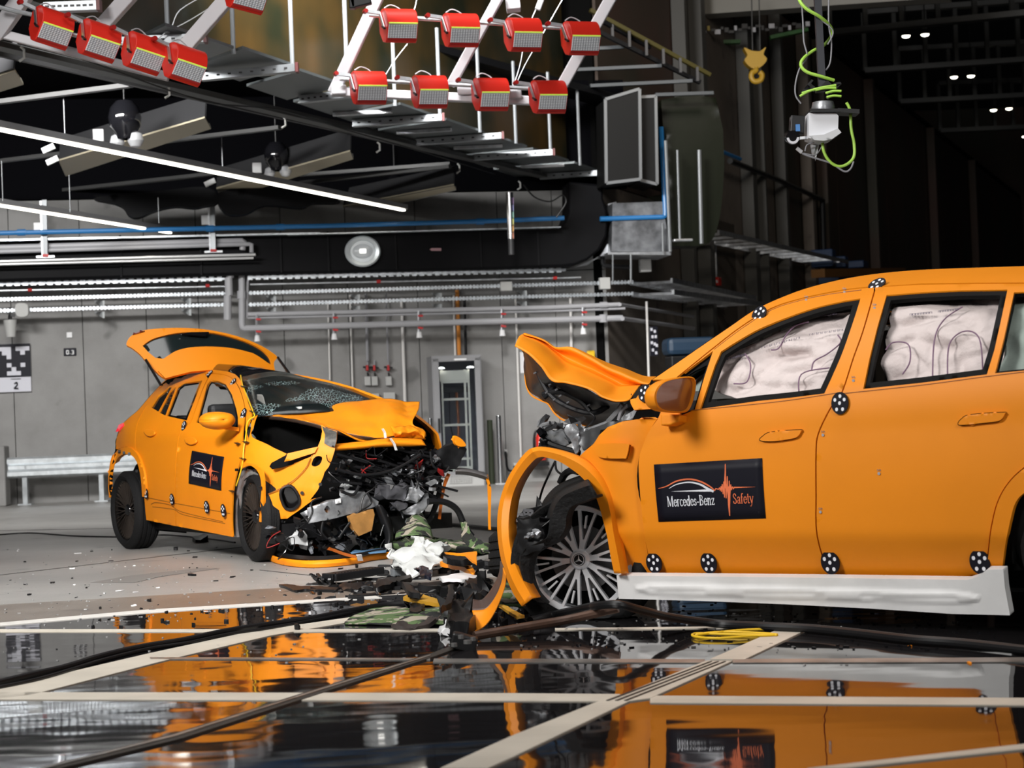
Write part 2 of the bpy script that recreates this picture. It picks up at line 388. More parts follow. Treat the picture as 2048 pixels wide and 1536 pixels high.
# dark glossy upper wall standing behind the hanging brackets
UW = mat('upper_wall_gloss', (.018, .020, .010), .3, col2=(.075, .042, .012), vs=.9, det=2, bump=.3, bs=1.2)
struct('wall_upper', MB().box(FR.W(-13.6, -.45, 9.0), (26, .15, 8.1), RM), UW)
# ceilings
struct('ceiling', MB().box((6, 44, 14.2), (60, 110, .2)), mat('roof_dark', (.008, .008, .009), .8))
struct('ceiling_low', MB().add([V((-22, 6, 6.3)), FR.W(-26, -.55, 6.3), FR.W(-5, -.55, 6.3), FR.W(-.2, -.55, 6.3), FW.W(-19, 0, 6.3)], [(0, 1, 2, 3, 4)]), mat('ceiling_black', (.003, .003, .004), .9, spec=.04), solid=.1)
# ---- pipework on the back wall
def pipe(name, label, pts, r_px, m, w=.35, proj=None, group=None, cat='pipe', n=10, fit=()):
    P = [(proj or wp)(x, y, w) for x, y in pts]; r = r_px/125
    o = MB().tube(P, r, n).build(name, m, None, smooth=True); tag(o, label, cat, group)
    for x, y in fit:
        q = (proj or wp)(x, y, w); d = (P[1]-P[0]).normalized(); MB().tube([q-d*.06, q+d*.06], r*1.35, n).build('coupling', m, o, smooth=True)
    return o
def bend(a, c, b, k=.15):               # rounded corner a-c-b in picture points
    a, b, c = V(a), V(b), V(c); p = c.lerp(a, k); q = c.lerp(b, k); return [tuple(a), tuple(p), tuple(p.lerp(c, .6).lerp(q, .22)), tuple(q.lerp(c, .6).lerp(p, .22)), tuple(q), tuple(b)]
BLU = mat('pipe_blue', (.015, .16, .42), .35); LGP = mat('pipe_light', (.38, .38, .40), .38)
BRT = mat('tray_bright', (.62, .66, .70), .3, .75, var=.18, vs=20)
pipe('pipe', 'long blue pipe running along the top of the back wall', [(-80, 468), (640, 452), (985, 442), (1128, 436)], 4.6, BLU, 1.2, fit=((43, 465), (420, 457), (560, 454), (960, 443)))
pipe('pipe', 'blue pipe stub that leaves the black elbow duct and climbs beside the grey box duct', bend((1200, 438), (1331, 434), (1322, 254), .04), 5, BLU, .9)
pipe('pipe', 'blue pipe sloping down behind the box ducts at the hall corner', [(1322, 252), (1345, 262), (1480, 318)], 4.5, BLU, .9, proj=lambda x, y, w: rp(x, y, 1.0))
pipe('pipe', 'thick light grey pipe above the silver double rail', bend((-80, 498), (487, 482), (485, 500), .02), 6, LGP, .95, fit=((88, 493),))
pipe('pipe', 'thin light grey pipe just below the thick one, bending down at its end', bend((-80, 506), (503, 488), (503, 505), .03), 4, LGP, 1.0)
pipe('pipe', 'upper silver rail tube of the pair under the grey pipes', [(-80, 525), (511, 509)], 2.8, mat('tube_bright', (.7, .7, .7), .3, .6), 1.1)
pipe('pipe', 'lower silver rail tube of the pair under the grey pipes', [(-80, 531), (507, 516)], 2.2, mat('tube_bright', (.7, .7, .7), .3, .6), 1.1)
pipe('pipe', 'left vertical grey riser between the trays', [(459, 496), (460, 555), (457, 556), (458, 590), (455, 592), (455, 640)], 7.5, LGP, .7)
pipe('pipe', 'middle vertical grey riser that turns right into the lowest pipe', bend((483, 496), (484, 657), (560, 655), .06)[:-1]+[(900, 645), (1100, 640), (1245, 636)], 6.2, LGP, .62, fit=((483, 590), (1207, 637)))
pipe('pipe', 'thin riser beside the thick risers turning into the upper pair', bend((497, 505), (493, 636), (560, 634), .04)[:-1]+[(1100, 622), (1250, 617)], 2.6, LGP, .55)
pipe('pipe', 'grey pipe under the second cable tray', [(495, 629), (1100, 615), (1240, 609)], 4.6, LGP, .58, fit=((1207, 610),))
pipe('pipe', 'grey pipe going on round the corner to the right, upper', [(1240, 609), (1387, 633)], 3.4, GRY, .5, proj=lambda x, y, w: rp(x, y, .5))
pipe('pipe', 'grey pipe going on round the corner to the right, lower', [(1245, 637), (1387, 657)], 4.2, GRY, .5, proj=lambda x, y, w: rp(x, y, .5))
pipe('pipe', 'thin silver pipe with red joints, left of the risers', [(-80, 583), (450, 573)], 2.0, STL, .5)
pipe('pipe', 'thin silver pipe with red joints, right of the risers', [(500, 569), (1162, 555)], 2.0, STL, .5)
for x, y in ((60, 580), (415, 571), (757, 563), (1110, 556)):
    q = wp(x, y, .52); tag(MB().tube([q-FW.el*.03, q+FW.el*.03], .03, 8).build('red_joint', mat('joint_red', (.45, .02, .02), .5), None, smooth=True), 'small red joint on the thin silver pipe, %s from the left' % {60: 'first', 415: 'second', 757: 'third', 1110: 'fourth'}[x], 'joint', 'red pipe joints')
# black duct with elbow
DUK = mat('duct_black', (.004, .004, .005), .6, spec=.12, bump=.12, bs=3)
duct_o = a6((-200, 782), (420, 748))
duct = [(-80, 480), (460, 468), (1000, 457), (1120, 455)]+a6((420, 455), (440, 400), (440, 200))+a6((660, 220), (662, 310), (685, 380), (692, 450), (684, 550), (640, 640), (560, 705), (480, 738), (400, 747))+[(1000, 538), (460, 550), (-80, 565)]
dk = sheet('air_duct', duct, lambda x, y: wp(x, y, .85), DUK, None, cell=40, thick=.6, bevel=.04); tag(dk, 'flat black air duct along the wall curving up at its right end', 'duct')
for x in (240, 400, 560, 655, 790, 960, 1075):
    MB().bar(wp(x, 478-.018*x-3, .87), wp(x+3, 560-.028*x+1, .87), .02, .03, up=(1, 0, 0)).build('duct_seam', DUK, dk)
# metal elbow sheath showing behind the black duct
o = sheet('duct_collar', a6((480, 750), (700, 655), (745, 640), (745, 330), (690, 345), (720, 430), (715, 560), (640, 680), (560, 735)), lambda x, y: wp(x, y, .6), STL, None, cell=14, thick=.1); tag(o, 'bright metal collar wrapped behind the black duct elbow', 'duct')
o = sheet('duct_label', a5((1278, 188), (1290, 180), (1352, 180), (1352, 197), (1290, 197)), lambda x, y: wp(x, y, .856), mat('label_pink', (.45, .25, .27), .6), None, cell=8, thick=.002); tag(o, 'small pink arrow label stuck on the black duct', 'label')
# round bulkhead lamp
lc = wp(725, 503, .90); LMx = Matrix(((FW.el.x, 0, FW.ew.x, lc.x), (FW.el.y, 0, FW.ew.y, lc.y), (0, 1, 0, lc.z), (0, 0, 0, 1)))
lampt = thing('round_lamp', 'round white lamp with oval centre fixed on the black duct', 'lamp', lc)
MB().lathe([(0, .0), (.27, .0), (.275, .03), (.25, .06), (.20, .05), (.19, .02), (0, .02)], LMx @ Matrix.Diagonal((1, .87, 1, 1)), 40).build('bezel', mat('lamp_rim', (.70, .75, .78), .25, .3), lampt, smooth=True)
MB().lathe([(0, .07), (.06, .065), (.13, .05), (.16, .02)], LMx @ Matrix.Diagonal((1, .7, 1, 1)), 32).build('lens', mat('lamp_lens', (.35, .36, .36), .15, emit=(.9, .95, 1), es=.15), lampt, smooth=True)
MB().box(lc+FW.ew*.075, (.09, .02, .06), Matrix(((FW.el.x, FW.ew.x, 0), (FW.el.y, FW.ew.y, 0), (0, 0, 1)))).build('bulb', mat('bulb_on', (1, 1, 1), .4, emit=(1, .97, .9), es=3), lampt)
# cable trays: U shaped with teeth
def tray(label, A, B, h_px, w=.4, proj=wp, teeth=True, m=BRT, step=.055):
    a, c = proj(*A, w), proj(*B, w); d = c-a; L = d.length; d.normalize(); h = h_px/125; o = MB().bar(a, c, .16, h*.45).build('cable_tray', m, None)
    tag(o, label, 'cable tray')
    if teeth:
        mb = MB(); k = .0; nrm = FW.ew if proj is wp else FR.ew
        while k < L: mb.bar(a+d*k+nrm*.085+V((0, 0, -h/2)), a+d*k+nrm*.085+V((0, 0, h/2)), step*.62, .008, up=nrm); k += step
        t = mb.build('tray_teeth', m, o); t['kind'] = 'stuff'
    return o
tray('narrow silver tray under the blue pipe', (-80, 483), (640, 467), 7, .98, teeth=False); tray('silver tray under the blue pipe, further right', (575, 470), (1120, 455), 5, .98, teeth=False)
tray('wide bright tray under the black duct, left of the risers', (-80, 570), (452, 558), 9, .6, step=.12); tray('wide bright tray under the black duct, right of the risers', (500, 555), (1130, 540), 11, .6, step=.12)
tray('upper toothed cable tray left of the risers', (-80, 602), (452, 587), 7, .45); tray('upper toothed cable tray right of the risers', (494, 587), (1262, 565), 7.5, .45)
tray('lower toothed cable tray left of the risers', (-80, 624), (447, 610), 7, .45); tray('lower toothed cable tray right of the risers', (494, 610), (1265, 588), 7.5, .45)
NB = [0]; ORDN = ['first', 'second', 'third', 'fourth', 'fifth', 'sixth', 'seventh', 'eighth', 'ninth', 'tenth', 'eleventh']
BRK = mat('bracket_pale', (.45, .47, .48), .5)
for x, y in ((205, 597), (205, 619), (378, 592), (378, 614), (548, 587), (548, 611), (716, 585), (716, 608), (880, 582), (880, 604), (1050, 577), (1050, 599)):
    p = wp(x, y+4, .45); mb = MB(); q = wp(x-16, y+4, .05)
    mb.add([p, p+V((0, 0, -.10)), q+V((0, 0, -.02)), q, p+FW.el*.03, p+V((0, 0, -.10))+FW.el*.03, q+V((0, 0, -.02))+FW.el*.03, q+FW.el*.03], [(0, 1, 2, 3), (7, 6, 5, 4), (0, 4, 5, 1), (1, 5, 6, 2), (2, 6, 7, 3), (3, 7, 4, 0)])
    tag(mb.build('tray_bracket', BRK), 'triangular bracket under the %s toothed tray, %s from the left' % (('upper', 'lower')[NB[0] % 2], ORDN[NB[0]//2]), 'bracket', 'tray brackets'); NB[0] += 1
# ceiling hangers over the double rail
for x0, y0, x1, y1, lb in ((89, 400, 91, 510, 'slotted steel hanger with red foot, left one over the double rail'), (424, 385, 427, 500, 'slotted steel hanger with red foot, right one over the double rail')):
    t = thing('steel_hanger', lb, 'hanger', wp(x1, y1, 1.1)); MB().bar(wp(x0, y0, 1.1), wp(x1, y1, 1.1), .07, .05, up=(0, 1, 0)).build('post', mat('steel_dim', (.22, .23, .24), .4, .5), t)
    MB().bar(wp(x0-8, y0+2, 1.1), wp(x0-4, y1, 1.1), .02, .02).build('rod', STL, t); MB().bar(wp(x1-18, y1+4, 1.12), wp(x1+18, y1+3, 1.12), .06, .03).build('foot_plate', STL, t)
    MB().bar(wp(x1-6, y1+1, 1.16), wp(x1+6, y1+1, 1.16), .03, .04).build('red_cap', MATS['joint_red'], t); MB().box(wp(x0-14, y0+55, 1.05), (.1, .05, .14)).build('junction_box', WHT, t)
# vertical tubes on the wall
for i, (x0, y0, x1, y1, r, lb) in enumerate(((656, 606, 660, 760, 1.7, 'thin aluminium wall tube, leftmost behind the middle car'), (700, 590, 706, 800, 1.9, 'thin aluminium wall tube, second behind the middle car'), (803, 596, 811, 830, 3.2, 'wide aluminium wall tube right of the socket boxes'), (907, 590, 911, 722, 2.2, 'aluminium tube beside the orange pipe over the cabinet'), (1031, 596, 1042, 915, 2.3, 'long thin aluminium tube right of the bollard'), (1141, 596, 1147, 900, 3, 'aluminium wall tube behind the raised bonnet'), (1293, 603, 1299, 800, 2.4, 'aluminium wall tube beside the black marker'))):
    tag(MB().tube([wp(x0, y0, .06), wp(x1, y1, .06)], r/125, 8).build('wall_tube', mat('tube_alu', (.75, .73, .71), .4, .15), None, smooth=True), lb, 'tube')
for x0, y0, x1, y1, r, m, lb in ((732, 588, 735, 722, 2.8, GRY, 'thick grey conduit above the double socket boxes'), (772, 588, 776, 722, 1.6, GRY, 'thin dark conduit above the single socket box'), (914, 580, 919, 722, 4, mat('pipe_orange', (.60, .22, .03), .5), 'orange pipe coming down to the cabinet'), (929, 600, 932, 722, 3, BLK, 'black pipe coming down beside the orange one')):
    tag(MB().tube([wp(x0, y0, .10), wp(x1, y1, .10)], r/125, 8).build('conduit', m, None, smooth=True), lb, 'pipe')
FWM = Matrix(((FW.el.x, FW.ew.x, 0), (FW.el.y, FW.ew.y, 0), (0, 0, 1)))
def wbox(name, label, cat, x, y, w, h, d, m, off=.0, group=None, bev=.01, prt=None):
    c = wp(x, y, off+d/2); o = MB().box(c, (w/125, d, h/125), FWM).build(name, m, prt, bevel=bev)
    if prt is None: tag(o, label, cat, group)
    return o
SOC = mat('socket_grey', (.45, .45, .44), .5)
for x, lb in ((735, 'grey socket box under the left red plug'), (749, 'grey socket box under the middle red plug'), (777, 'grey socket box under the right red plug')):
    o = wbox('socket_box', lb, 'socket', x, 762, 12, 18, .10, SOC); wbox('plug', '', '', x-1, 736, 5, 11, .12, MATS['joint_red'], prt=o); MB().bar(wp(x-9, 734, .1), wp(x+8, 736, .1), .03, .03).build('plug_lever', BLK, o); MB().tube([wp(x, 745, .06), wp(x+1, 754, .06)], .015, 6).build('cable', BLK, o)
    MB().tube([wp(x, 720, .06), wp(x, 733, .06)], .012, 6).build('cable', GRY, o)
wbox('distribution_box', 'wide grey box under the right socket box', 'box', 778, 792, 23, 14, .15, SOC); wbox('distribution_box', 'small grey box under the middle socket box', 'box', 751, 792, 14, 10, .12, SOC)
wbox('junction_box', 'square pale junction box on the upper tray, left one', 'box', 1012, 573, 23, 18, .12, SOC, .5); wbox('junction_box', 'square pale junction box on the upper tray, right one', 'box', 1209, 567, 21, 23, .12, SOC, .5)
wbox('light_switch', 'small white square switch on the concrete wall', 'switch', 139, 670, 11, 11, .03, WHT)
for x, lb in ((514, 'left'), (668, 'second'), (838, 'third'), (1004, 'fourth'), (1166, 'fifth')):
    t = thing('sprinkler_head', 'little white sprinkler head under the lowest pipe, %s from the left' % {'left': 'first'}.get(lb, lb), 'sprinkler', wp(x, 668-.022*(x-500), .6), 'sprinkler heads')
    y = 669-.022*(x-500); mb = MB().tube([wp(x, y-40, .6), wp(x, y+5, .6)], .025, 8); mb.build('stem', STL, t)
    MB().tube([wp(x+.5, y+2, .6), wp(x+1, y+14, .6)], [.035, .05], 8).build('lamp_bulb', WHT, t, smooth=True); MB().bar(wp(x-2, y-6, .65), wp(x+8, y-5, .65), .03, .03).build('valve', MATS['joint_red'], t); MB().bar(wp(x-2, y-30, .65), wp(x+8, y-30, .65), .03, .03).build('valve', MATS['joint_red'], t)
# tag board, number plate
def board(label, x0, y0, x1, y1, cells, split, num):
    P = lambda u, v, h=0: wp(x0+(x1-x0)*u+(x1-x0)*0.0+v*(y1-y0)*.03, y0+(y1-y0)*v-(x1-x0)*u*.035, .03+h)
    t = MB().grid([[P(u, v) for u in (0, 1)] for v in (0, 1)]).build('marker_board', mat('board_white', (.60, .60, .66), .6), None, solid=.02); tag(t, label, 'sign')
    MB().grid([[P(u, v, .030) for u in (0, 1)] for v in (0, split)]).build('black_field', PRB, t)
    mb = MB()
    for cx, cy in cells:
        u0, v0 = cx, cy; mb.add([P(u0, v0, .034), P(u0+.136, v0, .034), P(u0+.136, v0+.086, .034), P(u0, v0+.086, .034)], [(0, 1, 2, 3)])
    mb.build('white_cells', mat('board_white', (.6, .6, .66), .6), t)
    return t, P
cells = []
for i, row in enumerate(('1110111', '0110010', '0010000', '0000000', '0010010', '0001000', '0011100')):
    for j, ch in enumerate(row):
        if ch == '1': cells.append((.03+j*.135, .06+i*.085))
t, P = board('black and white square code marker board on the wall, numbered 2', -8, 689, 60, 785, cells, .69, 2)
mb = MB(); mb.bar(P(.50, .83, .036), P(.58, .80, .036), .02, .004, up=FW.ew); mb.bar(P(.58, .80, .036), P(.59, .86, .036), .02, .004, up=FW.ew); mb.bar(P(.59, .86, .036), P(.49, .93, .036), .02, .004, up=FW.ew); mb.bar(P(.49, .93, .036), P(.62, .93, .036), .02, .004, up=FW.ew); mb.bar(P(.4, .73, .036), P(.7, .73, .036), .008, .004, up=FW.ew); mb.build('number', PRB, t)
cells = [(.1, .05), (.5, .12), (.2, .3), (.6, .3), (.1, .5), (.45, .55), (.7, .6), (.2, .75), (.6, .85)]
t, P = board('narrow black and white code marker behind the aluminium tube', 1299, 653, 1315, 712, [], 1.0, 0)
mb = MB()
for u, v in cells: mb.add([P(u, v, .034), P(u+.28, v, .034), P(u+.28, v+.10, .034), P(u, v+.10, .034)], [(0, 1, 2, 3)])
mb.build('white_cells', MATS['board_white'], t)
o = wbox('number_plate', 'small black plate reading 0.3 on the concrete wall', 'sign', 140, 704, 24, 15, .02, PRB)
mb = MB()
def seg(pts): 
    P_ = [wp(x, y, .026) for x, y in pts]
    for a, b_ in zip(P_[:-1], P_[1:]): mb.bar(a, b_, .012, .003, up=FW.ew)
seg(((133, 701), (137, 701), (137, 708), (133, 708), (133, 701))); seg(((139.5, 707.5), (140.5, 707.5))); seg(((143, 701), (147, 701), (147, 704.5), (144, 704.5), (147, 704.5), (147, 708), (143, 708)))
mb.build('digits', WHT, o)
# loudspeaker cone and antenna box at the left
t = thing('wall_speaker', 'grey cone shaped speaker with a rounded box above, at the wall', 'speaker', wp(22, 650, .5))
MB().tube([wp(20, 640, .5), wp(22, 674, .5)], [.10, .07], 20).build('cone', SOC, t, smooth=True); MB().tube([wp(20, 615, .5), wp(20, 640, .5)], .03, 8).build('stem', BLK, t); MB().bar(wp(14, 625, .5), wp(30, 632, .5), .05, .05).build('clamp', BLK, t)
o = sheet('rounded_box', sm(a4((95, 560), (105, 535), (140, 530), (175, 540), (183, 575), (178, 610), (145, 622), (105, 612)), 4, True), lambda x, y: wp(x, y, .7), SOC, t, cell=6, thick=.08, bevel=.01)
# ---- server cabinet
t = thing('server_cabinet', 'tall grey equipment cabinet with glass door and lit racks inside', 'cabinet', wp(922, 965, .4))
t_ = wp(922, 968, .7)
cz = 2.0; wd_ = .74; dp = .62; base = FW.loc(t_); CL = lambda l, w, z: FW.W(base.x+l, .7-.31+w, z)
CBG = mat('cabinet_grey', (.25, .25, .26), .5)
for l, nm in ((-wd_/2, 'side_panel'), (wd_/2, 'side_panel')): MB().box(CL(l, 0, cz/2), (.03, dp, cz), FWM).build(nm, CBG, t)
MB().box(CL(0, 0, cz+.01), (wd_+.03, dp, .04), FWM).build('top_panel', CBG, t); MB().box(CL(0, 0, .04), (wd_, dp, .08), FWM).build('plinth', CBG, t)
MB().box(CL(0, -dp/2, cz/2), (wd_, .02, cz), FWM).build('back_panel', mat('cabinet_inside', (.16, .16, .18), .6), t)
dr = MB()
for l in (-wd_/2+.045, wd_/2-.045): dr.box(CL(l, dp/2+.01, cz/2+.05), (.09, .03, cz-.12), FWM)
for z in (.19, cz-.03): dr.box(CL(0, dp/2+.01, z), (wd_, .03, .07), FWM)
d_ = dr.build('door', CBG, t, bevel=.006)
MB().box(CL(-wd_/2+.06, dp/2+.04, .95), (.03, .03, .22), FWM).build('handle', BLK, d_)
MB().box(CL(0, dp/2, cz/2+.05), (wd_-.16, .006, cz-.2), FWM).build('glass_pane', mat('clear_glass', (.9, .95, 1), .02, trans=1.0), d_)
RK = mat('rack_white', (.78, .76, .66), .4)
for l in (-.22, .14, .2): MB().box(CL(l, .16, 1.0), (.03, .03, 1.62), FWM).build('rack_post', RK, t)
for z in (1.62, 1.35, .95, .42, .25): MB().box(CL(-.02, .16, z), (.44, .03, .035), FWM).build('rack_rail', RK, t)
MB().box(CL(-.02, .12, 1.72), (.46, .12, .16), FWM).build('patch_panel', RK, t); MB().box(CL(.0, .1, 1.50), (.4, .1, .09), FWM).build('switch_unit', BLK, t)
for k in (-.23, .23): MB().lathe([(0, .03), (.05, .02), (.06, 0)], Matrix.Translation(CL(k, .2, 1.83)), 14).build('lamp', mat('cab_lamp', (1, 1, 1), .4, emit=(1, .98, .9), es=3), t, smooth=True)
MB().box(CL(-.02, .2, .25), (.44, .03, .10), FWM).build('shelf', RK, t)
MB().tube([CL(.01, .1, 1.5), CL(.02, .14, 1.0), CL(.0, .12, .4)], .02, 8).build('brown_cable', mat('cable_brown', (.25, .09, .04), .6), t); MB().tube([CL(-.1, .1, 1.5), CL(-.12, .14, 1.0), CL(-.02, .12, .5)], .008, 6).build('cable', BLK, t)
mb = MB(); 
for i in range(9): mb.box(CL(-.16+i*.04, dp/2+.02, .11), (.006, .02, .13), FWM)
for i in range(5): mb.box(CL(0, dp/2+.02, .05+i*.03), (.36, .02, .006), FWM)
mb.box(CL(0, dp/2+.005, .10), (wd_-.02, .02, .20), FWM); mb.build('vent_grille', SOC, t)
wbox('cabinet_top_light', 'narrow light bar on top of the cabinet', 'lamp', 920, 719, 24, 4, .1, WHT, .95)
def post(name, label, x, yt, yb, r, m, w, grp=None, basep=False):
    b_ = wp(x, yb, w); a_ = wp(x-(yb-yt)*.038, yt, w); t = thing(name, label, 'post', V((b_.x, b_.y, 0)), grp)
    MB().tube([V((b_.x, b_.y, 0)), V((b_.x, b_.y, a_.z))], r/125, 16).build('tube', m, t, smooth=True)
    MB().lathe([(0, .012), (r/125*.98, .008), (r/125, 0)], Matrix.Translation(V((b_.x, b_.y, a_.z))), 16).build('cap', m, t, smooth=True)
    if basep: MB().box(V((b_.x, b_.y, .012)), (.17, .14, .02)).build('base_plate', m, t)
    return t
SST = mat('stainless', (.65, .66, .68), .22, 1.0)
post('bollard', 'shiny steel bollard right of the cabinet', 1002, 832, 966, 5, SST, .75, basep=True); post('bollard', 'shiny steel bollard left of the cabinet', 865, 838, 968, 4, SST, .85, basep=True)
post('wooden_post', 'brown post leaning beside the left of the cabinet', 867, 728, 968, 3, mat('post_brown', (.10, .05, .035), .7), .1); post('wooden_post', 'short brown post behind the crumpled bonnet', 842, 846, 968, 5, mat('post_brown', (.10, .05, .035), .7), .1)
post('dark_post', 'dark green square post between cabinet and bollard', 984, 841, 966, 5.5, mat('post_green', (.03, .04, .02), .7), .3)
# hose by the bollard, fire extinguisher
tag(MB().tube([wp(x, y, .12) for x, y in sm(d6((915, 1070), (925, 1150), (930, 1210), (950, 1250), (1000, 1258), (1050, 1245)), 4)], .018, 8).build('rubber_hose', BLK, None, smooth=True), 'black rubber hose bent low on the wall beside the bollard', 'hose')
wbox('wall_outlet', 'small outlet where the black hose ends', 'socket', 1011, 903, 6, 8, .1, SOC); wbox('wall_outlet', 'small pale outlet at the end of the long tube', 'socket', 1030, 929, 8, 6, .1, SOC)
t = thing('fire_extinguisher', 'red fire extinguisher on the back wall above the arch strip', 'extinguisher', wp(1083, 900, .15))
MB().lathe([(0, .0), (.075, .0), (.08, .03), (.08, .36), (.05, .43), (.02, .45), (0, .45)], Matrix.Translation(wp(1083, 920, .15)), 20).build('cylinder', RED, t, smooth=True)
MB().tube([wp(x, y, .2) for x, y in sm(((1083, 868), (1072, 862), (1068, 880), (1069, 905)), 5)], .02, 8).build('hose', BLK, t, smooth=True); MB().bar(wp(1078, 865, .16), wp(1090, 862, .16), .03, .04).build('handle', BLK, t); MB().box(wp(1084, 890, .24), (.1, .01, .12), FWM).build('label_patch', WHT, t)
tag(MB().box(wp(1078, 928, .2), (.3, .2, .06), FWM).build('extinguisher_tray', BLK), 'dark tray under the fire extinguisher', 'tray')
o = wbox('notice_sheet', 'white notice on the wall behind the raised bonnet', 'sign', 1046, 725, 12, 42, .01, WHT); wbox('red_stripe', '', '', 1052, 722, 3, 24, .012, MATS['joint_red'], .012, prt=o)
tag(MB().box(wp(1182, 716, .1), (.13, .06, .24), FWM).build('yellow_sign', YEL, None, bevel=.02), 'yellow gloves hanging over the raised bonnet', 'glove')
# ---- guard rail
t = thing('guard_rail', 'galvanised guard rail along the left wall', 'guard rail', wp(52, 1000, .55))
GA = mat('rail_galv', (.55, .58, .60), .35, .6, var=.15, vs=8)
prof = [(0, .16), (.05, .13), (.05, .07), (.0, .03), (.0, -.02), (.05, -.06), (.05, -.12), (0, -.15)]
L0, L1 = FW.loc(wp(10, 930, .6)).x, FW.loc(wp(420, 930, .6)).x
MB().grid([[FW.W(l, .6+a, .56+z) for a, z in prof] for l in (L0, (L0+L1)/2, L1)]).build('beam', GA, t, solid=.01)
for x in (52, 205, 340):
    c = wp(x, 1003, .55); MB().box(V((c.x, c.y, .30)), (.07, .10, .60)).build('post', GA, t); MB().box(V((c.x, c.y, .01)), (.2, .2, .02)).build('foot_plate', GA, t)
tag(MB().box(V((wp(-2, 950, .6).x, wp(-2, 950, .6).y, .45)), (.26, .3, .90)).build('concrete_post', CON, None, bevel=.02), 'grey concrete block at the end of the guard rail', 'post')
# ---- LED strip lights
def led(label, A, B, z, n):
    a, c = atZ(*A, z), atZ(*B, z); t = thing('strip_light', label, 'lamp', c); d = (c-a)
    MB().bar(a+V((0, 0, .05)), c+V((0, 0, .05)), .14, .07).build('housing', mat('led_housing', (.30, .30, .31), .4, .3), t)
    for k in range(n): MB().bar(a+d*(k/n)+d.normalized()*.01, a+d*((k+1)/n)-d.normalized()*.01, .055, .02).build('light_tube', mat('led_on', (1, .96, .88), .5, emit=(1, .93, .80), es=7.5), t)
    return t
led('long glowing strip light crossing under the black ceiling', (-40, 252), (808, 421), 4.2, 7); led('shorter glowing strip light at the left, above the blue pipe', (-60, 402), (341, 466), 4.05, 4)
# ---- steel beams of the low ceiling
BM = mat('beam_grey', (.06, .06, .063), .5, .3); BM2 = mat('beam_light', (.07, .07, .07), .45, .3)
def zbar(name, label, cat, A, B, z, w, h, m, grp=None):
    return tag(MB().bar(atZ(*A, z), atZ(*B, z), w, h).build(name, m), label, cat, grp)
mbm = thing('main_beam', 'long grey steel beam running diagonally under the ceiling', 'beam', atZ(1085, 352, 4.8))
MB().bar(atZ(-60, 78, 4.8), atZ(1085, 352, 4.8), .16, .05).build('flange', BM2, mbm); MB().bar(atZ(-60, 96, 4.85)+V((0, 0, .05)), atZ(1085, 352, 4.85)+V((0, 0, .05)), .05, .14).build('web', BM, mbm); MB().bar(atZ(-60, 72, 4.97), atZ(1090, 349, 4.97), .12, .03).build('flange', BM2, mbm)
for x, y in ((42, 110), (333, 185), (566, 246), (755, 296), (915, 338), (1037, 372)):
    p = atZ(x, y, 4.72); MB().tube([p+V((0, 0, .08)), p+V((.03, 0, .05)), p+V((.03, 0, -.03)), p+V((-.02, 0, -.06))], .014, 6).build('hook', mat('hook_white', (.7, .7, .68), .5), mbm, smooth=True)
tag(MB().tube([atZ(x, y, 4.7) for x, y in sm(((20, 75), (110, 100), (220, 138), (330, 178), (430, 207), (560, 220), (700, 262), (850, 305), (990, 348)), 5)], .010, 6).build('sagging_cable', BLK, None, smooth=True), 'thin dark cable sagging along the diagonal beam', 'cable')
for i, (A, B, z, w) in enumerate((((-50, 210), (262, 170), 4.9, .09), ((-50, 328), (560, 255), 4.9, .09), ((-50, 400), (450, 345), 4.8, .12), ((600, 366), (900, 333), 4.7, .08), ((600, 350), (900, 327), 4.75, .05))):
    zbar('cross_beam', ['short cross beam at the top left under the lamps', 'cross beam passing behind the first reflector', 'cross beam passing in front of the concrete recess', 'cross beam meeting the diagonal beam, lower', 'cross beam meeting the diagonal beam, upper'][i], 'beam', A, B, z, w, .05, BM2)
for i, (x, y0, y1, z) in enumerate(((127, 190, 272, 4.9), (3, 322, 400, 4.6), (443, 275, 340, 4.7), (138, 350, 425, 4.5), (316, 395, 450, 4.4))):
    a_ = atZ(x, y0, z); tag(MB().tube([a_, a_+V((0, 0, -(y1-y0)/150))], .006, 5).build('hanging_chain', mat('steel_dim', (.22, .23, .24), .4, .5), None), ('thin chain over the long strip light, left one', 'chain at the left picture edge above the short strip light', 'thin chain over the long strip light, right one', 'thin wire holding the short strip light', 'thin wire at the end of the short strip light')[i], 'chain', 'ceiling chains')
# reflector troughs with black domes
TAN = mat('trough_tan', (.46, .41, .30), .5); TGR = mat('trough_grey', (.05, .05, .053), .4, .3)
def trough(label, g, tq, z):
    t = thing('reflector_trough', label, 'reflector', atZ(*g[0], z)); P = [atZ(*p, z) for p in tq]; G = [atZ(*p, z) for p in g]
    MB().add([P[0], P[1], P[2]+V((0, 0, 0)), P[3]], [(0, 1, 2, 3)]).build('lower_face', TAN, t, solid=.02)
    up = V((0, .15, .30)); MB().add([P[0], P[1], P[1]+up, P[0]+up], [(0, 1, 2, 3)]).build('side_face', TGR, t, solid=.02)
    MB().add([P[3], P[2], P[2]+V((0, -.1, .04)), P[3]+V((0, -.1, .04))], [(0, 1, 2, 3)]).build('rim', mat('trough_rim', (.4, .4, .38), .5), t, solid=.01); return t
trough('tan reflector trough, largest and nearest, left under the ceiling', a1((375, 1020),), a1((375, 1020), (1310, 745), (1350, 815), (420, 1120)), 4.75)
trough('tan reflector trough, middle one under the ceiling', a1((1390, 1210),), a1((1385, 1200), (2240, 960), (2260, 1010), (1420, 1275)), 4.6)
trough('tan reflector trough, smallest beyond the end of the strip light', a2((250, 1340),), a2((240, 1330), (985, 1185), (1000, 1215), (270, 1390)), 4.45)
trough('tan reflector trough cut by the left picture edge', a1((-200, 560),), a1((-200, 540), (95, 440), (150, 530), (-200, 640)), 4.75)
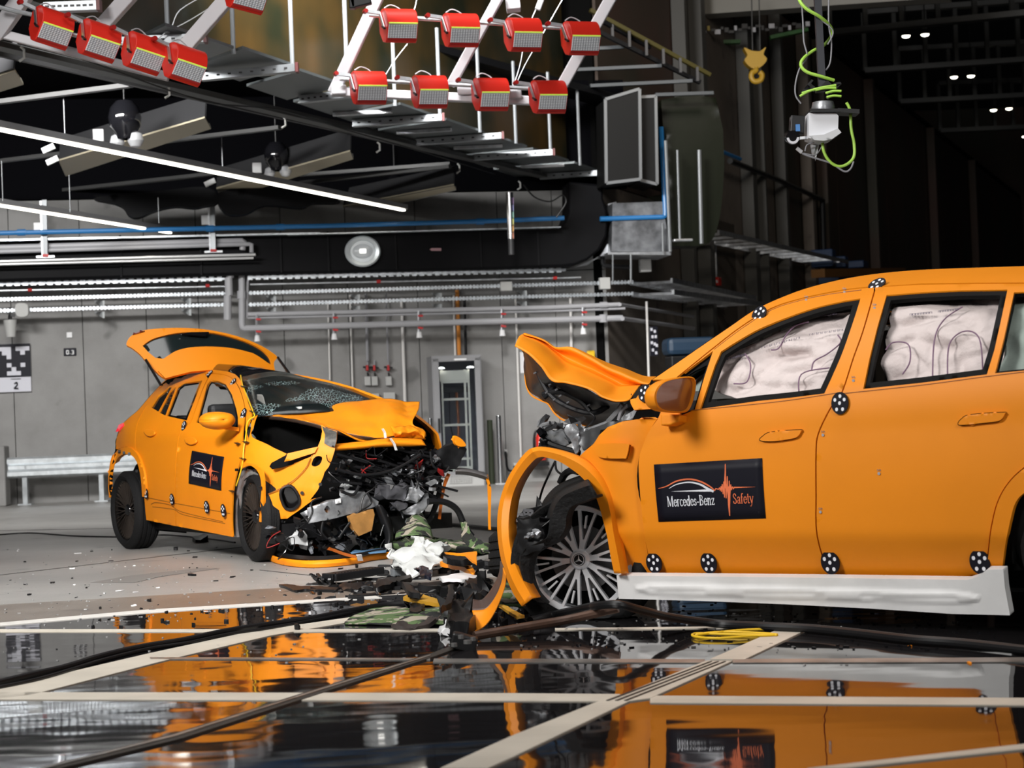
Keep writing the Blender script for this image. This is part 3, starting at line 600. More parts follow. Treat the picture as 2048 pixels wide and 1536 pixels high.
DOM = mat('dome_black', (.008, .008, .01), .08, coat=.6)
for x, y, r, lb in ((250, 252, .20, 'black glossy pendant dome over the nearest reflector'), (553, 322, .17, 'black glossy pendant dome over the middle reflector'), (790, 378, .15, 'black glossy pendant dome over the far reflector')):
    c = atZ(x, y, 4.7); t = thing('pendant_dome', lb, 'lamp', c); M = Matrix.Translation(c)
    MB().lathe([(0, r*1.6), (r*.5, r*1.5), (r*.85, r*1.1), (r, r*.5), (r*.9, -.1*r), (r*.6, -.5*r), (r*.55, -.8*r)], M, 28).build('dome', DOM, t, smooth=True)
    MB().lathe([(0, -.3*r), (r*.4, -.5*r), (r*.5, -.9*r), (r*.3, -1.25*r), (0, -1.35*r)], Matrix.Translation(c+V((.12, 0, 0))), 20).build('mirror_bulb', CHR, t, smooth=True)
    MB().lathe([(0, -.4*r), (r*.35, -.6*r), (r*.45, -1.0*r), (r*.25, -1.4*r), (0, -1.5*r)], Matrix.Translation(c+V((-.1, 0, 0))), 20).build('mirror_bulb', CHR, t, smooth=True)
    MB().tube([c+V((0, 0, r*1.6)), c+V((0, 0, 1.5))], .01, 6).build('cord', BLK, t); MB().box(c+V((-.32*r/.2, 0, -.5*r)), (.12, .05, .14)).build('white_tag', WHT, t)
for x, y in ((97, 297), (105, 321), (420, 365), (205, 0)):
    if y: tag(MB().box(atZ(x, y, 4.6), (.16, .05, .07), Matrix.Rotation(-.4, 3, 'Y')).build('ceiling_tag', WHT), 'small white bracket at a reflector end, %s one' % {97: 'upper left', 105: 'lower left', 420: 'right'}[x], 'bracket', 'white reflector brackets')
for lb, pts in (('black hanging duct shape behind the strip lights, left one', ((600, 1270), (760, 1240), (1000, 1225), (1320, 1195), (1400, 1290), (1300, 1320), (1240, 1330), (1120, 1320), (1000, 1345), (880, 1392), (820, 1375), (790, 1330), (730, 1300))), ('black hanging duct shape behind the strip lights, right one', ((1400, 1230), (1700, 1200), (2000, 1215), (2180, 1290), (2000, 1300), (1930, 1330), (1700, 1310), (1570, 1370), (1440, 1360)))):
    o = sheet('hanging_duct', sm(a1(*pts), 3, True), lambda x, y: wp(x, y, 1.6), DUK, None, cell=16, thick=.3); tag(o, lb, 'duct')
# silver deck plates, slotted channels and hanger rods along the diagonal
DK = mat('deck_grey', (.13, .145, .15), .4, .5)
dl0, dl1 = (330, 45), (1230, 350); el0, el1 = (250, 85), (1060, 360)
for k in range(9):
    f = lambda p, q, t: (p[0]+(q[0]-p[0])*t, p[1]+(q[1]-p[1])*t)
    t0, t1 = (k/9)**.8, ((k+.86)/9)**.8
    tag(MB().add([atZ(*f(dl0, dl1, t0), 4.9), atZ(*f(dl0, dl1, t1), 4.9), atZ(*f(el0, el1, t1), 4.9), atZ(*f(el0, el1, t0), 4.9)], [(0, 1, 2, 3)]).build('deck_plate', DK, None, solid=.03), 'grey steel deck plate beside the diagonal beam, %s from the left' % ORDN[k], 'plate', 'hanging deck plates')
chs = ((403, 161, 591, 143), (600, 206, 703, 194), (706, 253, 884, 241), (834, 290, 1003, 277), (947, 320, 1105, 310), (1080, 358, 1228, 349), (90, 24, 195, 20), (230, 92, 408, 84))
for ci, (x0, y0, x1, y1) in enumerate(chs):
    a_, b_ = atZ(x0, y0, 4.78), atZ(x1, y1, 4.78); o = MB().bar(a_, b_, .10, .015).bar(a_+V((0, 0, .07)), b_+V((0, 0, .07)), .10, .015).bar(a_+V((0, -.05, .035)), b_+V((0, -.05, .035)), .015, .08).build('slotted_channel', mat('steel_mid', (.34, .36, .38), .4, .5)); tag(o, 'slotted galvanised channel under the deck plates, %s of the row' % ORDN[(ci+2) % 8], 'channel', 'slotted channels')
    for k in range(8): q = a_.lerp(b_, (k+.6)/8.4)+V((0, -.06, .035)); MB().box(q, (.035, .006, .018)).build('slot', BLK, o)
    MB().box(b_+V((.02, -.02, .035)), (.03, .12, .10)).build('end_cap', mat('cap_dark_red', (.12, .02, .02), .5), o)
    if x0 > 700: tag(zbar('support_angle', None, None, (x0-40, y0+18-42), (x1-100, y1+24-42), 4.84, .08, .04, STL), 'galvanised angle just behind the slotted channel, %s of the row' % ORDN[ci-2], 'angle', 'deck angles')
for ri, (x, y, top_) in enumerate(((335, 66, 7.5), (467, 108, 7.5), (585, 140, 7.5), (694, 150, 7.5), (790, 212, 5.75), (880, 231, 5.95), (960, 265, 6.0), (1032, 287, 6.0), (1101, 303, 6.0), (1160, 331, 6.05), (1215, 344, 6.05))):
    a_ = atZ(x, y, 4.85); tag(MB().tube([a_, V((a_.x, a_.y, top_))], .024, 8).build('hanger_rod', mat('steel_mid', (.34, .36, .38), .4, .5), None, smooth=True), 'galvanised hanger rod holding the deck plates, %s from the left' % ORDN[ri], 'rod', 'hanger rods')
q0, q1 = atZ(787, 84, 6.05), atZ(1215, 200, 6.05)
tag(MB().bar(q0+(q0-q1)*.15, q1, .5, .10).build('bridge_beam', BLK), 'black beam the hanger rods are fixed to', 'beam')
# box ducts at the corner
DGN = mat('duct_dim', (.012, .012, .012), .5, .2, spec=.2); FLD = mat('steel_mid2', (.22, .23, .24), .45, .5)
def boxduct(label, quad, w, th, bars=True, m=DGN):
    P = [wp(x, y, w) for x, y in quad]; o = MB().add(P+[p-FW.ew*th for p in P], [(0, 1, 2, 3), (7, 6, 5, 4), (0, 4, 5, 1), (1, 5, 6, 2), (2, 6, 7, 3), (3, 7, 4, 0)]).build('box_duct', m); tag(o, label, 'duct')
    if bars:
        for i in range(4): MB().bar(P[i], P[(i+1) % 4], .045, .045).build('flange', FLD, o)
    return o
boxduct('dark box duct with bright flanges at the hall corner, left one', a3((25, 480), (190, 430), (195, 865), (30, 885)), 1.6, .7)
boxduct('dark box duct with bright flanges at the hall corner, right one', a3((190, 470), (268, 465), (275, 890), (195, 870)), 1.3, .9)
boxduct('pale galvanised box duct under the dark ones', a6((720, 340), (1040, 330), (1090, 650), (715, 650)), .9, .8, False, mat('duct_galv', (.26, .27, .29), .35, .7, var=.4, vs=5))
boxduct('bright flange plate closing the galvanised duct', a6((690, 655), (1095, 650), (1095, 672), (690, 668)), 1.0, .9, False, STL)
for A, B, r, lb in ((a6((1135, 0), (1152, 575)), 0, 2.6, 'silver rod in front of the dark upper wall, left of two'), (a6((1275, 0), (1290, 600)), 0, 4.2, 'silver rod in front of the dark upper wall, thicker right one'), (a6((1060, -60), (1090, 650)), 0, 3.6, 'silver edge rod beside the blue pipe'), (a6((1040, 470), (1045, 650)), 0, 2.4, 'short silver rod beside the galvanised duct'), (a6((722, 670), (722, 850)), 0, 1.6, 'thin rod under the galvanised duct, left'), (a6((838, 670), (838, 850)), 0, 2.2, 'thin rod under the galvanised duct, right')):
    tag(MB().tube([wp(*A[0], 1.1), wp(*A[1], 1.1)], r/125, 8).build('steel_rod', mat('steel_mid2', (.22, .23, .24), .45, .5), None, smooth=True), lb, 'rod')
wbox('flange_plate', 'pale flange plate at the foot of the left silver rod', 'plate', *a6((1170, 578))[0], 38, 5, .1, STL, 1.1)
wbox('grey_case', 'pale grey case on the side wall under the ducts', 'box', *a6((928, 740))[0], 22, 26, .15, SOC, .3)
tag(MB().tube([wp(x, y, .5) for x, y in sm(a6((660, 665), (660, 730), (720, 745), (840, 750)), 4)], .035, 8).build('drain_pipe', BLK, None, smooth=True), 'dark pipe bending below the galvanised duct', 'pipe')
o = sheet('round_duct', sm(((1322, 200), (1380, 190), (1432, 196)), 3)+sm(((1446, 260), (1448, 340), (1440, 430), (1424, 480), (1398, 492)), 4)+[(1345, 492)], lambda x, y: wp(x, y, .7), mat('duct_green_black', (.008, .010, .005), .35, spec=.3, bump=.2, bs=2), None, cell=16, thick=.5, bevel=.05); tag(o, 'large dark rounded duct end behind the two silver rods', 'duct')
# hanging silver tube with stickers, under the beam end
t = thing('hanging_tube', 'silver hanging tube with colourful edge in front of the black duct', 'tube', wp(1020, 505, 2.2)); MB().tube([wp(1019, 385, 2.2), wp(1022, 478, 2.2)], .055, 12).build('upper_tube', SST, t, smooth=True); MB().tube([wp(1022, 478, 2.2), wp(1023, 509, 2.2)], .045, 12).build('lower_tube', BM, t, smooth=True)
for k in range(6): a_ = wp(1026.4, 395+k*14, 2.26); MB().bar(a_, a_+V((0, 0, -.09)), .014, .014).build('colour_edge', mat('edge_c%d' % k, ((.5, .3, .6), (.4, .4, .8), (.3, .6, .5), (.7, .7, .2), (.8, .4, .1), (.6, .2, .1))[k], .4), t)
tag(MB().tube([wp(x, y, 1.8) for x, y in sm(a2((1430, 1180), (1500, 1260), (1600, 1290), (1680, 1250), (1700, 1300), (1640, 1390)), 5)], .012, 6).build('loose_cable', BLK, None, smooth=True), 'loose cable looping above the blue pipe', 'cable')
# ---- things on the side wall
def ladder(label, A, B, w0, w1, n, proj=rp, nm='cable_ladder'):
    a_, b_ = proj(*A, w0), proj(*B, w0); a2_, b2_ = a_+FR.ew*(w1-w0), b_+FR.ew*(w1-w0); t = thing(nm, label, 'cable ladder', a_)
    MB().bar(a_, b_, .04, .08).build('rail', STL, t); MB().bar(a2_, b2_, .04, .08).build('rail', STL, t)
    for k in range(n): f = (k+.5)/n; MB().bar(a_.lerp(b_, f), a2_.lerp(b2_, f), .05, .05).build('rung', STL, t)
ladder('upper cable ladder on the side wall above the red alarm box', (1355, 470), (1632, 528), .15, .9, 12)
ladder('cable ladder continuing the upper toothed tray round the corner', (1262, 566), (1440, 600), .1, .8, 9)
ladder('cable ladder continuing the lower toothed tray round the corner', (1265, 589), (1452, 612), .1, .8, 9)
o = tag(MB().box(rp(1434, 563, .1), (.22, .12, .16), RM).build('alarm_box', RED, None, bevel=.01), 'red alarm box on the side wall', 'alarm'); MB().tube([rp(1431, 490, .1), rp(1433, 555, .1)], .02, 6).build('conduit', STL, o); MB().box(rp(1434, 563, .17), (.06, .02, .05), RM).build('button', WHT, o)
for x0, y0, x1, y1, lb in ((1460, 322, 1545, 355, 'dark pipe sloping down the side wall'), (1545, 355, 1645, 400, 'dark pipe sloping further down the side wall'), (1645, 400, 1648, 500, 'dark pipe dropping down the side wall')):
    tag(MB().tube([rp(x0, y0, .3), rp(x1, y1, .3)], .06, 8).build('dark_pipe', BLK, None, smooth=True), lb, 'pipe')
BIN = mat('bin_blue', (.01, .04, .12), .5)
for x, y, w, h, lb in ((1647, 517, 24, 34, 'blue storage bin on the side wall, first of the row'), (1673, 525, 20, 22, 'blue storage bin on the side wall, second of the row'), (1712, 530, 34, 14, 'blue storage bin on the side wall, third and flattest'), (1668, 566, 66, 26, 'wide dark blue bin under the orange beam')):
    c = rp(x, y, .5); s = (c-CAM).length/FPX; tag(MB().box(c, (w*s/.65, .5, h*s), RM).build('storage_bin', BIN, None, bevel=.02), lb, 'bin')
c0, c1 = rp(1636, 547, .9), rp(1800, 543, .9); tag(MB().bar(c0, c1, .3, .18).build('rack_beam', mat('rack_orange', (.28, .12, .02), .5), None), 'orange storage beam over the roof of the big car', 'beam')
tag(MB().box(wp(1378, 693, .6), (.8, .5, .28), FWM).build('covered_trolley', mat('trolley_blue', (.012, .035, .07), .5), None, bevel=.08), 'dark blue covered trolley behind the windscreen pillar', 'trolley')
tft = wp(1378, 693, .6); tag(MB().box(V((tft.x, tft.y, (tft.z-.15)/2)), (.7, .45, tft.z-.15), FWM).build('trolley_frame', BLK, None, bevel=.02), 'dark frame under the covered trolley', 'frame')
# roof steel on the right with paired lamps
for i, (A, B) in enumerate((((1660, 66), (2100, 22)), ((1730, 142), (2100, 116)), ((1800, 204), (2100, 188)), ((1880, 262), (2100, 252)))):
    z = 9.0; a_, b_ = atZ(*A, z), atZ(*B, z); t = thing('roof_girder', ['dark roof girder at the upper right, nearest', 'dark roof girder at the upper right, second', 'dark roof girder at the upper right, third', 'dark roof girder at the upper right, farthest'][i], 'girder', a_)
    GD = mat('girder_dark', (.035, .036, .036), .5, .3); MB().bar(a_, b_, .3, .12).build('lower_chord', GD, t); MB().bar(a_+V((0, 0, 1.4)), b_+V((0, 0, 1.4)), .3, .12).build('upper_chord', GD, t)
    for k in range(7): q = a_.lerp(b_, k/6); MB().bar(q, q+V((0, 0, 1.4)), .10, .10).build('web_post', GD, t)
for i, (x, y) in enumerate(((1812, 72), (1850, 69), (1908, 154), (1942, 152), (1987, 220), (2018, 217), (2050, 273), (2078, 271))):
    c = atZ(x, y, 9.3); t = thing('ceiling_lamp', ['left lamp of the nearest ceiling pair', 'right lamp of the nearest ceiling pair', 'left lamp of the second ceiling pair', 'right lamp of the second ceiling pair', 'left lamp of the third ceiling pair', 'right lamp of the third ceiling pair', 'left lamp of the farthest ceiling pair', 'right lamp of the farthest ceiling pair'][i], 'lamp', c)
    MB().lathe([(0, .12), (.06, .12), (.10, .04), (.105, 0), (.0, .01)], Matrix.Translation(c), 16).build('shade', BLK, t, smooth=True); MB().lathe([(0, -.05), (.07, -.03), (.095, .0)], Matrix.Translation(c), 16).build('bulb', mat('bulb_warm', (1, .95, .85), .4, emit=(1, .93, .75), es=9), t, smooth=True); MB().tube([c+V((0, 0, .12)), c+V((0, 0, 4.6))], .015, 5).build('cord', BLK, t)
# ---- crane
c0, c1 = atY(1310, 20, 38), atY(1640, -2, 36); t = thing('bridge_crane', 'beige bridge crane girder with yellow ends at the top edge', 'crane', c0)
MB().bar(c0+V((0, 0, .08)), atY(1900, -30, 36), .5, .55).build('girder', mat('crane_beige', (.22, .21, .185), .5), t)
CY = mat('crane_yellow', (.36, .27, .02), .5)
for A, B, h in (((1232, 10), (1290, 6), .35), ((1262, 48), (1352, 36), .12), ((1655, 6), (1900, -8), .12)): MB().bar(atY(*A, 37.5), atY(*B, 37.5), .2, h).build('end_carriage', CY, t)
for k in range(26): x = 1390+k*9; MB().box(atY(x, 62-k*.4+(k*37 % 11)-5, 37.6), (.05+.03*(k % 3), .05, .05+.04*(k % 2))).build('trolley_gear', (BLK, GRY, BLK, CY if k % 7 == 3 else BLK)[k % 4], t)
for A, B in (((1415, 86), (1480, 84)), ((1540, 76), (1615, 60))): MB().bar(atY(*A, 39), atY(*B, 39), .2, .07).build('green_strip', mat('strip_green', (.02, .10, .015), .5), t)
ht = thing('crane_hook', 'yellow crane hook block hanging in front of the side wall', 'hook', atY(1511, 125, 36))
HY = mat('hook_yellow', (.55, .32, .02), .5); hb = sm([(1488, 95), (1495, 110), (1489, 120), (1498, 132), (1512, 138), (1526, 130), (1534, 118), (1527, 108), (1532, 94), (1520, 102), (1503, 101)], 3, True)
sheet('pulley_block', hb, lambda x, y: atY(x, y, 36), HY, ht, cell=5, thick=.25)
MB().tube([atY(x, y, 35.9) for x, y in sm(((1513, 134), (1512, 141), (1504, 146), (1503, 156), (1510, 163), (1521, 160), (1524, 150), (1519, 144)), 4)], [.035]*3+[.05]*26, 8).build('hook', HY, ht, smooth=True)
for x in (1503, 1518): MB().tube([atY(x, -10, 36), atY(x+2, 100, 36)], .012, 5).build('rope', BLK, ht)
# ---- black side brackets at the upper middle
for wi, (x0, y0, x1, y1) in enumerate(((1150, 100, 1248, 94), (1150, 140, 1322, 132), (1180, 172, 1384, 162), (1310, 190, 1426, 186))):
    tag(MB().bar(wp(x0, y0, 1.2), wp(x1, y1, 1.2), .08, .05).build('steel_bracket', mat('arm_steel', (.09, .10, .11), .45, .4)), 'dim steel bracket beside the dark upper wall, %s from the top' % ORDN[wi], 'bracket', 'dim steel arms')
t = thing('cable_walkway', 'dark walkway with yellow rails under the crane, sloping right', 'walkway', wp(1230, 40, 1.5))
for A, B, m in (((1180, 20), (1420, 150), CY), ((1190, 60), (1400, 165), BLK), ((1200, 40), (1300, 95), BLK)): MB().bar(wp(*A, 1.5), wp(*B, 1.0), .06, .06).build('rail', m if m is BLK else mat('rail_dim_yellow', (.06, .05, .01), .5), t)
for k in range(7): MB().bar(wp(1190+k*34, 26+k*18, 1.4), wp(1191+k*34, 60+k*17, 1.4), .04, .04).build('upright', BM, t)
# ================================================================ wheels, targets, door decals shared by both cars
def wheel(parent, cen, ax, r, width, rim, n_sp, style, tyre_disp=None, tread=True):
    ax = V(ax).normalized(); M = ax.to_track_quat('Z', 'Y').to_matrix().to_4x4(); M.translation = V(cen)
    # lean the local x up so spokes start at the top
    x = ax.cross(V((0, 0, 1))).normalized(); y = ax.cross(x).normalized()
    M = Matrix(((x.x, y.x, ax.x, cen[0]), (x.y, y.y, ax.y, cen[1]), (x.z, y.z, ax.z, cen[2]), (0, 0, 0, 1)))
    h = width/2; s = .018
    prof = [(rim+.004, h-.03), (rim+.02, h-.005), ((rim+r)/2, h+.008), (r-.03, h-.004), (r-.008, h-.025)]
    for k in range(5):                                         # circumferential grooves
        a = h-.035-k*(width-.07)/4.0
        if k < 4: prof += [(r, a), (r, a-.026), (r-.009, a-.027), (r-.009, a-.034)]
        else: prof += [(r, a)]
    prof += [(r-.03, -h+.004), ((rim+r)/2, -h-.008), (rim+.02, -h+.005), (rim+.004, -h+.03)]
    mb = MB().lathe(prof, M, 64)
    if tyre_disp: mb.v = [tyre_disp(v) for v in mb.v]
    ty = mb.build('wheel', RUB, parent, smooth=True, angle=50)
    rm = CHR if style == 'twin' else BLG
    MB().lathe([(rim-.012, h-.028), (rim+.004, h-.018), (rim+.012, h-.03), (rim+.0, h-.05), (rim-.012, -h+.03), (rim-.02, -h+.03), (rim-.022, h-.04)], M, 64, closed=True).build('rim', rm if style == 'twin' else mat('dark_rim', (.03, .026, .024), .25, .8), ty, smooth=True)
    MB().lathe([(0, -.02), (rim-.02, -.02), (rim-.02, -.03), (0, -.03)], M, 40).build('rim_well', DRK, ty)
    MB().lathe([(.04, .0), (rim*.62, .0), (rim*.62, -.012), (.04, -.012)], M, 40).build('brake_disc', mat('disc_iron', (.18, .18, .18), .4, .8), ty, smooth=True)
    for k in range(n_sp):
        a = 2*math.pi*k/n_sp+.1
        def L(rr, t, hh): return M @ V((rr*math.cos(a)-t*math.sin(a), rr*math.sin(a)+t*math.cos(a), hh))
        mb = MB()
        if style == 'twin':
            mb.add([L(.04, -.012, h-.045), L(.04, .012, h-.045), L(.105, .017, h-.046), L(.105, -.017, h-.046)]+[L(.04, -.012, h-.08), L(.04, .012, h-.08), L(.105, .017, h-.08), L(.105, -.017, h-.08)], [(0, 1, 2, 3), (0, 4, 5, 1), (1, 5, 6, 2), (3, 7, 4, 0), (2, 6, 7, 3), (7, 6, 5, 4)])
            for sg in (-1, 1):
                st = [(.095, .002, .017), (.14, .012, .026), (.20, .026, .039), (rim-.004, .041, .056)]
                for (ra_, i0, o0_), (rb2, i1, o1_) in zip(st[:-1], st[1:]):
                    h0_, h1_ = h-.046+.018*(ra_-.095)/.18, h-.046+.018*(rb2-.095)/.18
                    mb.add([L(ra_, sg*i0, h0_), L(ra_, sg*o0_, h0_), L(rb2, sg*o1_, h1_), L(rb2, sg*i1, h1_), L(ra_, sg*i0, h0_-.035), L(ra_, sg*o0_, h0_-.035), L(rb2, sg*o1_, h1_-.03), L(rb2, sg*i1, h1_-.03)], [(0, 1, 2, 3), (4, 7, 6, 5), (0, 4, 5, 1), (1, 5, 6, 2), (3, 7, 4, 0)[::1], (0, 3, 7, 4)][:4]+[(0, 3, 7, 4)])
            mb.bar(L(.165, 0, h-.048), L(rim-.045, .0, h-.038), .009, .02, up=ax)
            mb.build('spoke', CHR, ty)
        else:
            for sg in (-1, 1):
                mb.bar(L(.05, 0, h-.055), L(rim*.55, sg*.006, h-.045), .007, .02, up=ax)
                mb.bar(L(rim*.55, sg*.006, h-.045), L(rim-.006, sg*.020, h-.03), .005, .018, up=ax)
            mb.build('spoke', mat('spoke_dark', (.10, .08, .068), .28, .7), ty)
    MB().lathe([(0, h-.03), (.04, h-.03), (.052, h-.04), (.058, h-.06), (.058, h-.09), (0, h-.09)], M, 32).build('hub_cap', CHR if style == 'twin' else BLG, ty, smooth=True)
    if style == 'twin':
        MB().lathe([(0, h-.027), (.032, h-.027), (.032, h-.03), (0, h-.03)], M, 32).build('cap_disc', BLG, ty)
        mb = MB(); mb.lathe([(.026, h-.022), (.029, h-.022), (.029, h-.027), (.026, h-.027)], M, 32, closed=True)
        for k in range(3):                                      # three pointed star
            a = 2*math.pi*k/3-math.pi/2
            def q(rr, aa, hh): return M @ V((rr*math.cos(aa), rr*math.sin(aa), hh))
            mb.add([q(.027, a, h-.022), q(.0055, a+1.05, h-.022), q(.0, a, h-.018), q(.0055, a-1.05, h-.022), q(0, a, h-.027)], [(0, 1, 2), (0, 2, 3), (0, 4, 1), (0, 3, 4)])
        mb.build('star_emblem', CHR, ty)
        for k in range(5):
            a = 2*math.pi*k/5+.3; c = M @ V((.075*math.cos(a), .075*math.sin(a), h-.07))
            MB().tube([c, c+ax*.012], .009, 6).build('wheel_bolt', BLK, ty)
    return ty

# -- stroke letters (x, y in units of cap height); thick and thin strokes with small serifs
def arc(cx, cy, rx, ry, a0, a1, n=9): return [(cx+rx*math.cos(R(a0+(a1-a0)*i/n)), cy+ry*math.sin(R(a0+(a1-a0)*i/n))) for i in range(n+1)]
K, T = .115, .055
def srf(x, y, w=.13): return ([(x-w/2, y), (x+w/2, y)], .04)
GL = {
 'M': (.86, [([(.12, 0), (.12, 1)], T), ([(.14, 1), (.42, .05)], K), ([(.42, .05), (.70, 1)], T), ([(.72, 0), (.72, 1)], K), srf(.12, .02), srf(.72, .02, .2), srf(.1, .98, .14), srf(.74, .98, .14)]),
 'e': (.46, [(arc(.24, .33, .17, .33, 0, 330), .085), ([(.08, .36), (.41, .36)], .045)]),
 'r': (.36, [([(.11, 0), (.11, .68)], K), (arc(.25, .5, .13, .17, 170, 50), .07), srf(.11, .02, .2), srf(.07, .66, .1)]),
 'c': (.42, [(arc(.24, .33, .17, .33, 45, 320), .085)]),
 'd': (.50, [(arc(.22, .33, .15, .33, 20, 340), .085), ([(.38, 0), (.38, 1)], K), srf(.34, .98, .1), srf(.42, .02, .1)]),
 's': (.38, [([(.31, .52), (.28, .62), (.19, .66), (.1, .6), (.09, .48), (.2, .36), (.3, .26), (.31, .12), (.22, .02), (.12, .03), (.06, .16)], .08)]),
 '-': (.34, [([(.05, .33), (.29, .33)], .1)]),
 'B': (.60, [([(.14, 0), (.14, 1)], K), ([(.14, .97), (.32, .97), (.43, .88), (.44, .72), (.34, .55), (.14, .53)], .07), ([(.3, .53), (.46, .44), (.5, .27), (.44, .08), (.3, .03), (.14, .03)], .08), srf(.1, .98, .14), srf(.1, .02, .14)]),
 'n': (.52, [([(.11, 0), (.11, .68)], K), ([(.13, .5), (.2, .63), (.3, .66), (.38, .56), (.39, 0)], .09), srf(.11, .02, .2), srf(.39, .02, .2), srf(.07, .66, .1)]),
 'z': (.42, [([(.07, .64), (.37, .64)], .06), ([(.35, .64), (.08, .03)], .09), ([(.07, .03), (.38, .03)], .06), ([(.08, .64), (.07, .5)], .04), ([(.37, .03), (.38, .17)], .04)]),
 'S': (.54, [([(.42, .76), (.38, .92), (.26, .99), (.13, .92), (.1, .74), (.2, .58), (.36, .45), (.45, .28), (.41, .1), (.27, .01), (.13, .07), (.08, .25)], .09)]),
 'a': (.46, [([(.09, .52), (.14, .64), (.26, .66), (.33, .55), (.33, .06), (.42, .03)], .085), (arc(.2, .19, .13, .18, 60, 330), .07)]),
 'f': (.34, [([(.14, 0), (.14, .82), (.2, .97), (.32, .96)], .09), ([(.03, .64), (.3, .64)], .05), srf(.14, .02, .2)]),
 't': (.34, [([(.15, .9), (.15, .12), (.21, .02), (.31, .06)], .09), ([(.03, .64), (.3, .64)], .05)]),
 'y': (.48, [([(.06, .66), (.25, .05)], .1), ([(.44, .66), (.22, -.18), (.12, -.3), (.04, -.26)], .055), srf(.07, .66, .16), srf(.42, .66, .14)]),
}
def strokes(mb, line, wd, place, h=.0008):
    for a, b in zip(line[:-1], line[1:]):
        a, b = V(a), V(b); d = b-a
        if d.length < 1e-6: continue
        d.normalize(); n = V((-d.y, d.x))*wd/2; e = d*wd*.28
        q = [a-e-n, b+e-n, b+e+n, a-e+n]
        mb.add([place(p.x, p.y, h) for p in q], [(0, 1, 2, 3)])
def text(mb, s, x, y, H, cond, place):
    for ch in s:
        adv, st = GL[ch]
        for line, wd in st: strokes(mb, [(x+p[0]*H*cond, y+p[1]*H) for p in line], wd*H*.85, place, .0012)
        x += adv*H*cond
    return x
def decal(parent, place, name='decal'):
    """the black safety sticker; place(u, v, h) maps u 0..1.86, v 0..1 onto the door"""
    n = 14
    bd = MB().grid([[place(1.86*i/n, j/6, 0) for i in range(n+1)] for j in range(7)]).build(name, PRB, parent, smooth=True, solid=.0006, off=0)
    def X(x): return (x-205)/1583*1.86
    def Y(y): return (1050-y)/838
    # picture coordinates of the printed design, straightened
    def UV(x, y):
        ytop = 212-(x-205)*.06; ybot = 1050-(x-270)*.031; t = (ybot-y)/(ybot-ytop); xl = 205+(1-t)*66; xr = 1788+(1-t)*55
        return ((x-xl)/(xr-xl)*1.86, t)
    mb = MB()
    line = sm([UV(*p) for p in ((282, 562), (400, 530), (560, 452), (740, 425), (900, 455), (1040, 525), (1120, 592))], 8)
    m = len(line)
    for i in range(m-1): strokes(mb, [line[i], line[i+1]], .006+.022*math.sin(math.pi*min(1, i/m*1.1)*.75+.1), place, .0012)
    zz = [(1120, 592), (1135, 562), (1175, 572), (1190, 550), (1200, 590), (1212, 530), (1218, 605), (1230, 500), (1242, 640), (1252, 462), (1262, 690), (1268, 205), (1285, 700), (1300, 385), (1318, 800), (1332, 960), (1330, 450), (1340, 660), (1352, 505), (1362, 580), (1375, 535), (1392, 568), (1400, 545)]
    strokes(mb, [UV(*p) for p in zz], .015, place, .0012)
    mb.add([place(*UV(*p), .0012) for p in ((1268, 200), (1284, 480), (1300, 560), (1256, 560), (1258, 420))], [(0, 1, 2, 3, 4)])
    mb.add([place(*UV(*p), .0012) for p in ((1333, 965), (1312, 700), (1290, 540), (1345, 520), (1346, 700))], [(0, 1, 2, 3, 4)])
    mb.add([place(*UV(*p), .0012) for p in ((1395, 536), (1715, 538), (1395, 556))], [(0, 1, 2)])
    u, v = UV(1385, 786); text(mb, 'Safety', u, v, .170, .78, place)
    mb.build('printed_lettering', PRO, bd).__setitem__('label', 'orange curve, pulse line and word on the sticker')
    mb = MB()
    l2 = sm([UV(*p) for p in ((445, 560), (560, 500), (740, 470), (900, 500), (1010, 560), (1095, 602))], 8); m = len(l2)
    for i in range(m-1): strokes(mb, [l2[i], l2[i+1]], .008+.03*min(1, i/m*1.3), place, .0012)
    mb.add([place(*UV(*p), .0012) for p in ((470, 604), (1000, 574), (1040, 576), (1105, 606))], [(0, 1, 2, 3)][::1])
    u, v = UV(416, 826); text(mb, 'Mercedes-Benz', u, v, .172, .775, place)
    mb.build('printed_lettering', PRW, bd).__setitem__('label', 'white arch and words on the sticker')
    return bd
def target(parent, cen, nrm, r):
    nrm = V(nrm).normalized(); x = V((0, 0, 1)).cross(nrm).normalized(); y = nrm.cross(x)
    r *= .88; M = Matrix(((x.x*.84, y.x, nrm.x, cen[0]), (x.y*.84, y.y, nrm.y, cen[1]), (x.z*.84, y.z, nrm.z, cen[2]), (0, 0, 0, 1)))
    d = MB().lathe([(0, .003), (r, .003), (r, -.004), (0, -.004)], M, 24).build('target_marker', PRB, parent)
    mb = MB()
    for px, py in ((0, 0), (.55, .3), (-.55, .3), (.35, -.55), (-.35, -.55), (0.05, .62)):
        c = M @ V((px*r, py*r, .0035)); mb.lathe([(0, .0012), (r*.17, .0012), (r*.17, -.001)], Matrix.Translation(c) @ M.to_3x3().to_4x4(), 10)
    mb.build('target_dot', PRW, d)
    return d

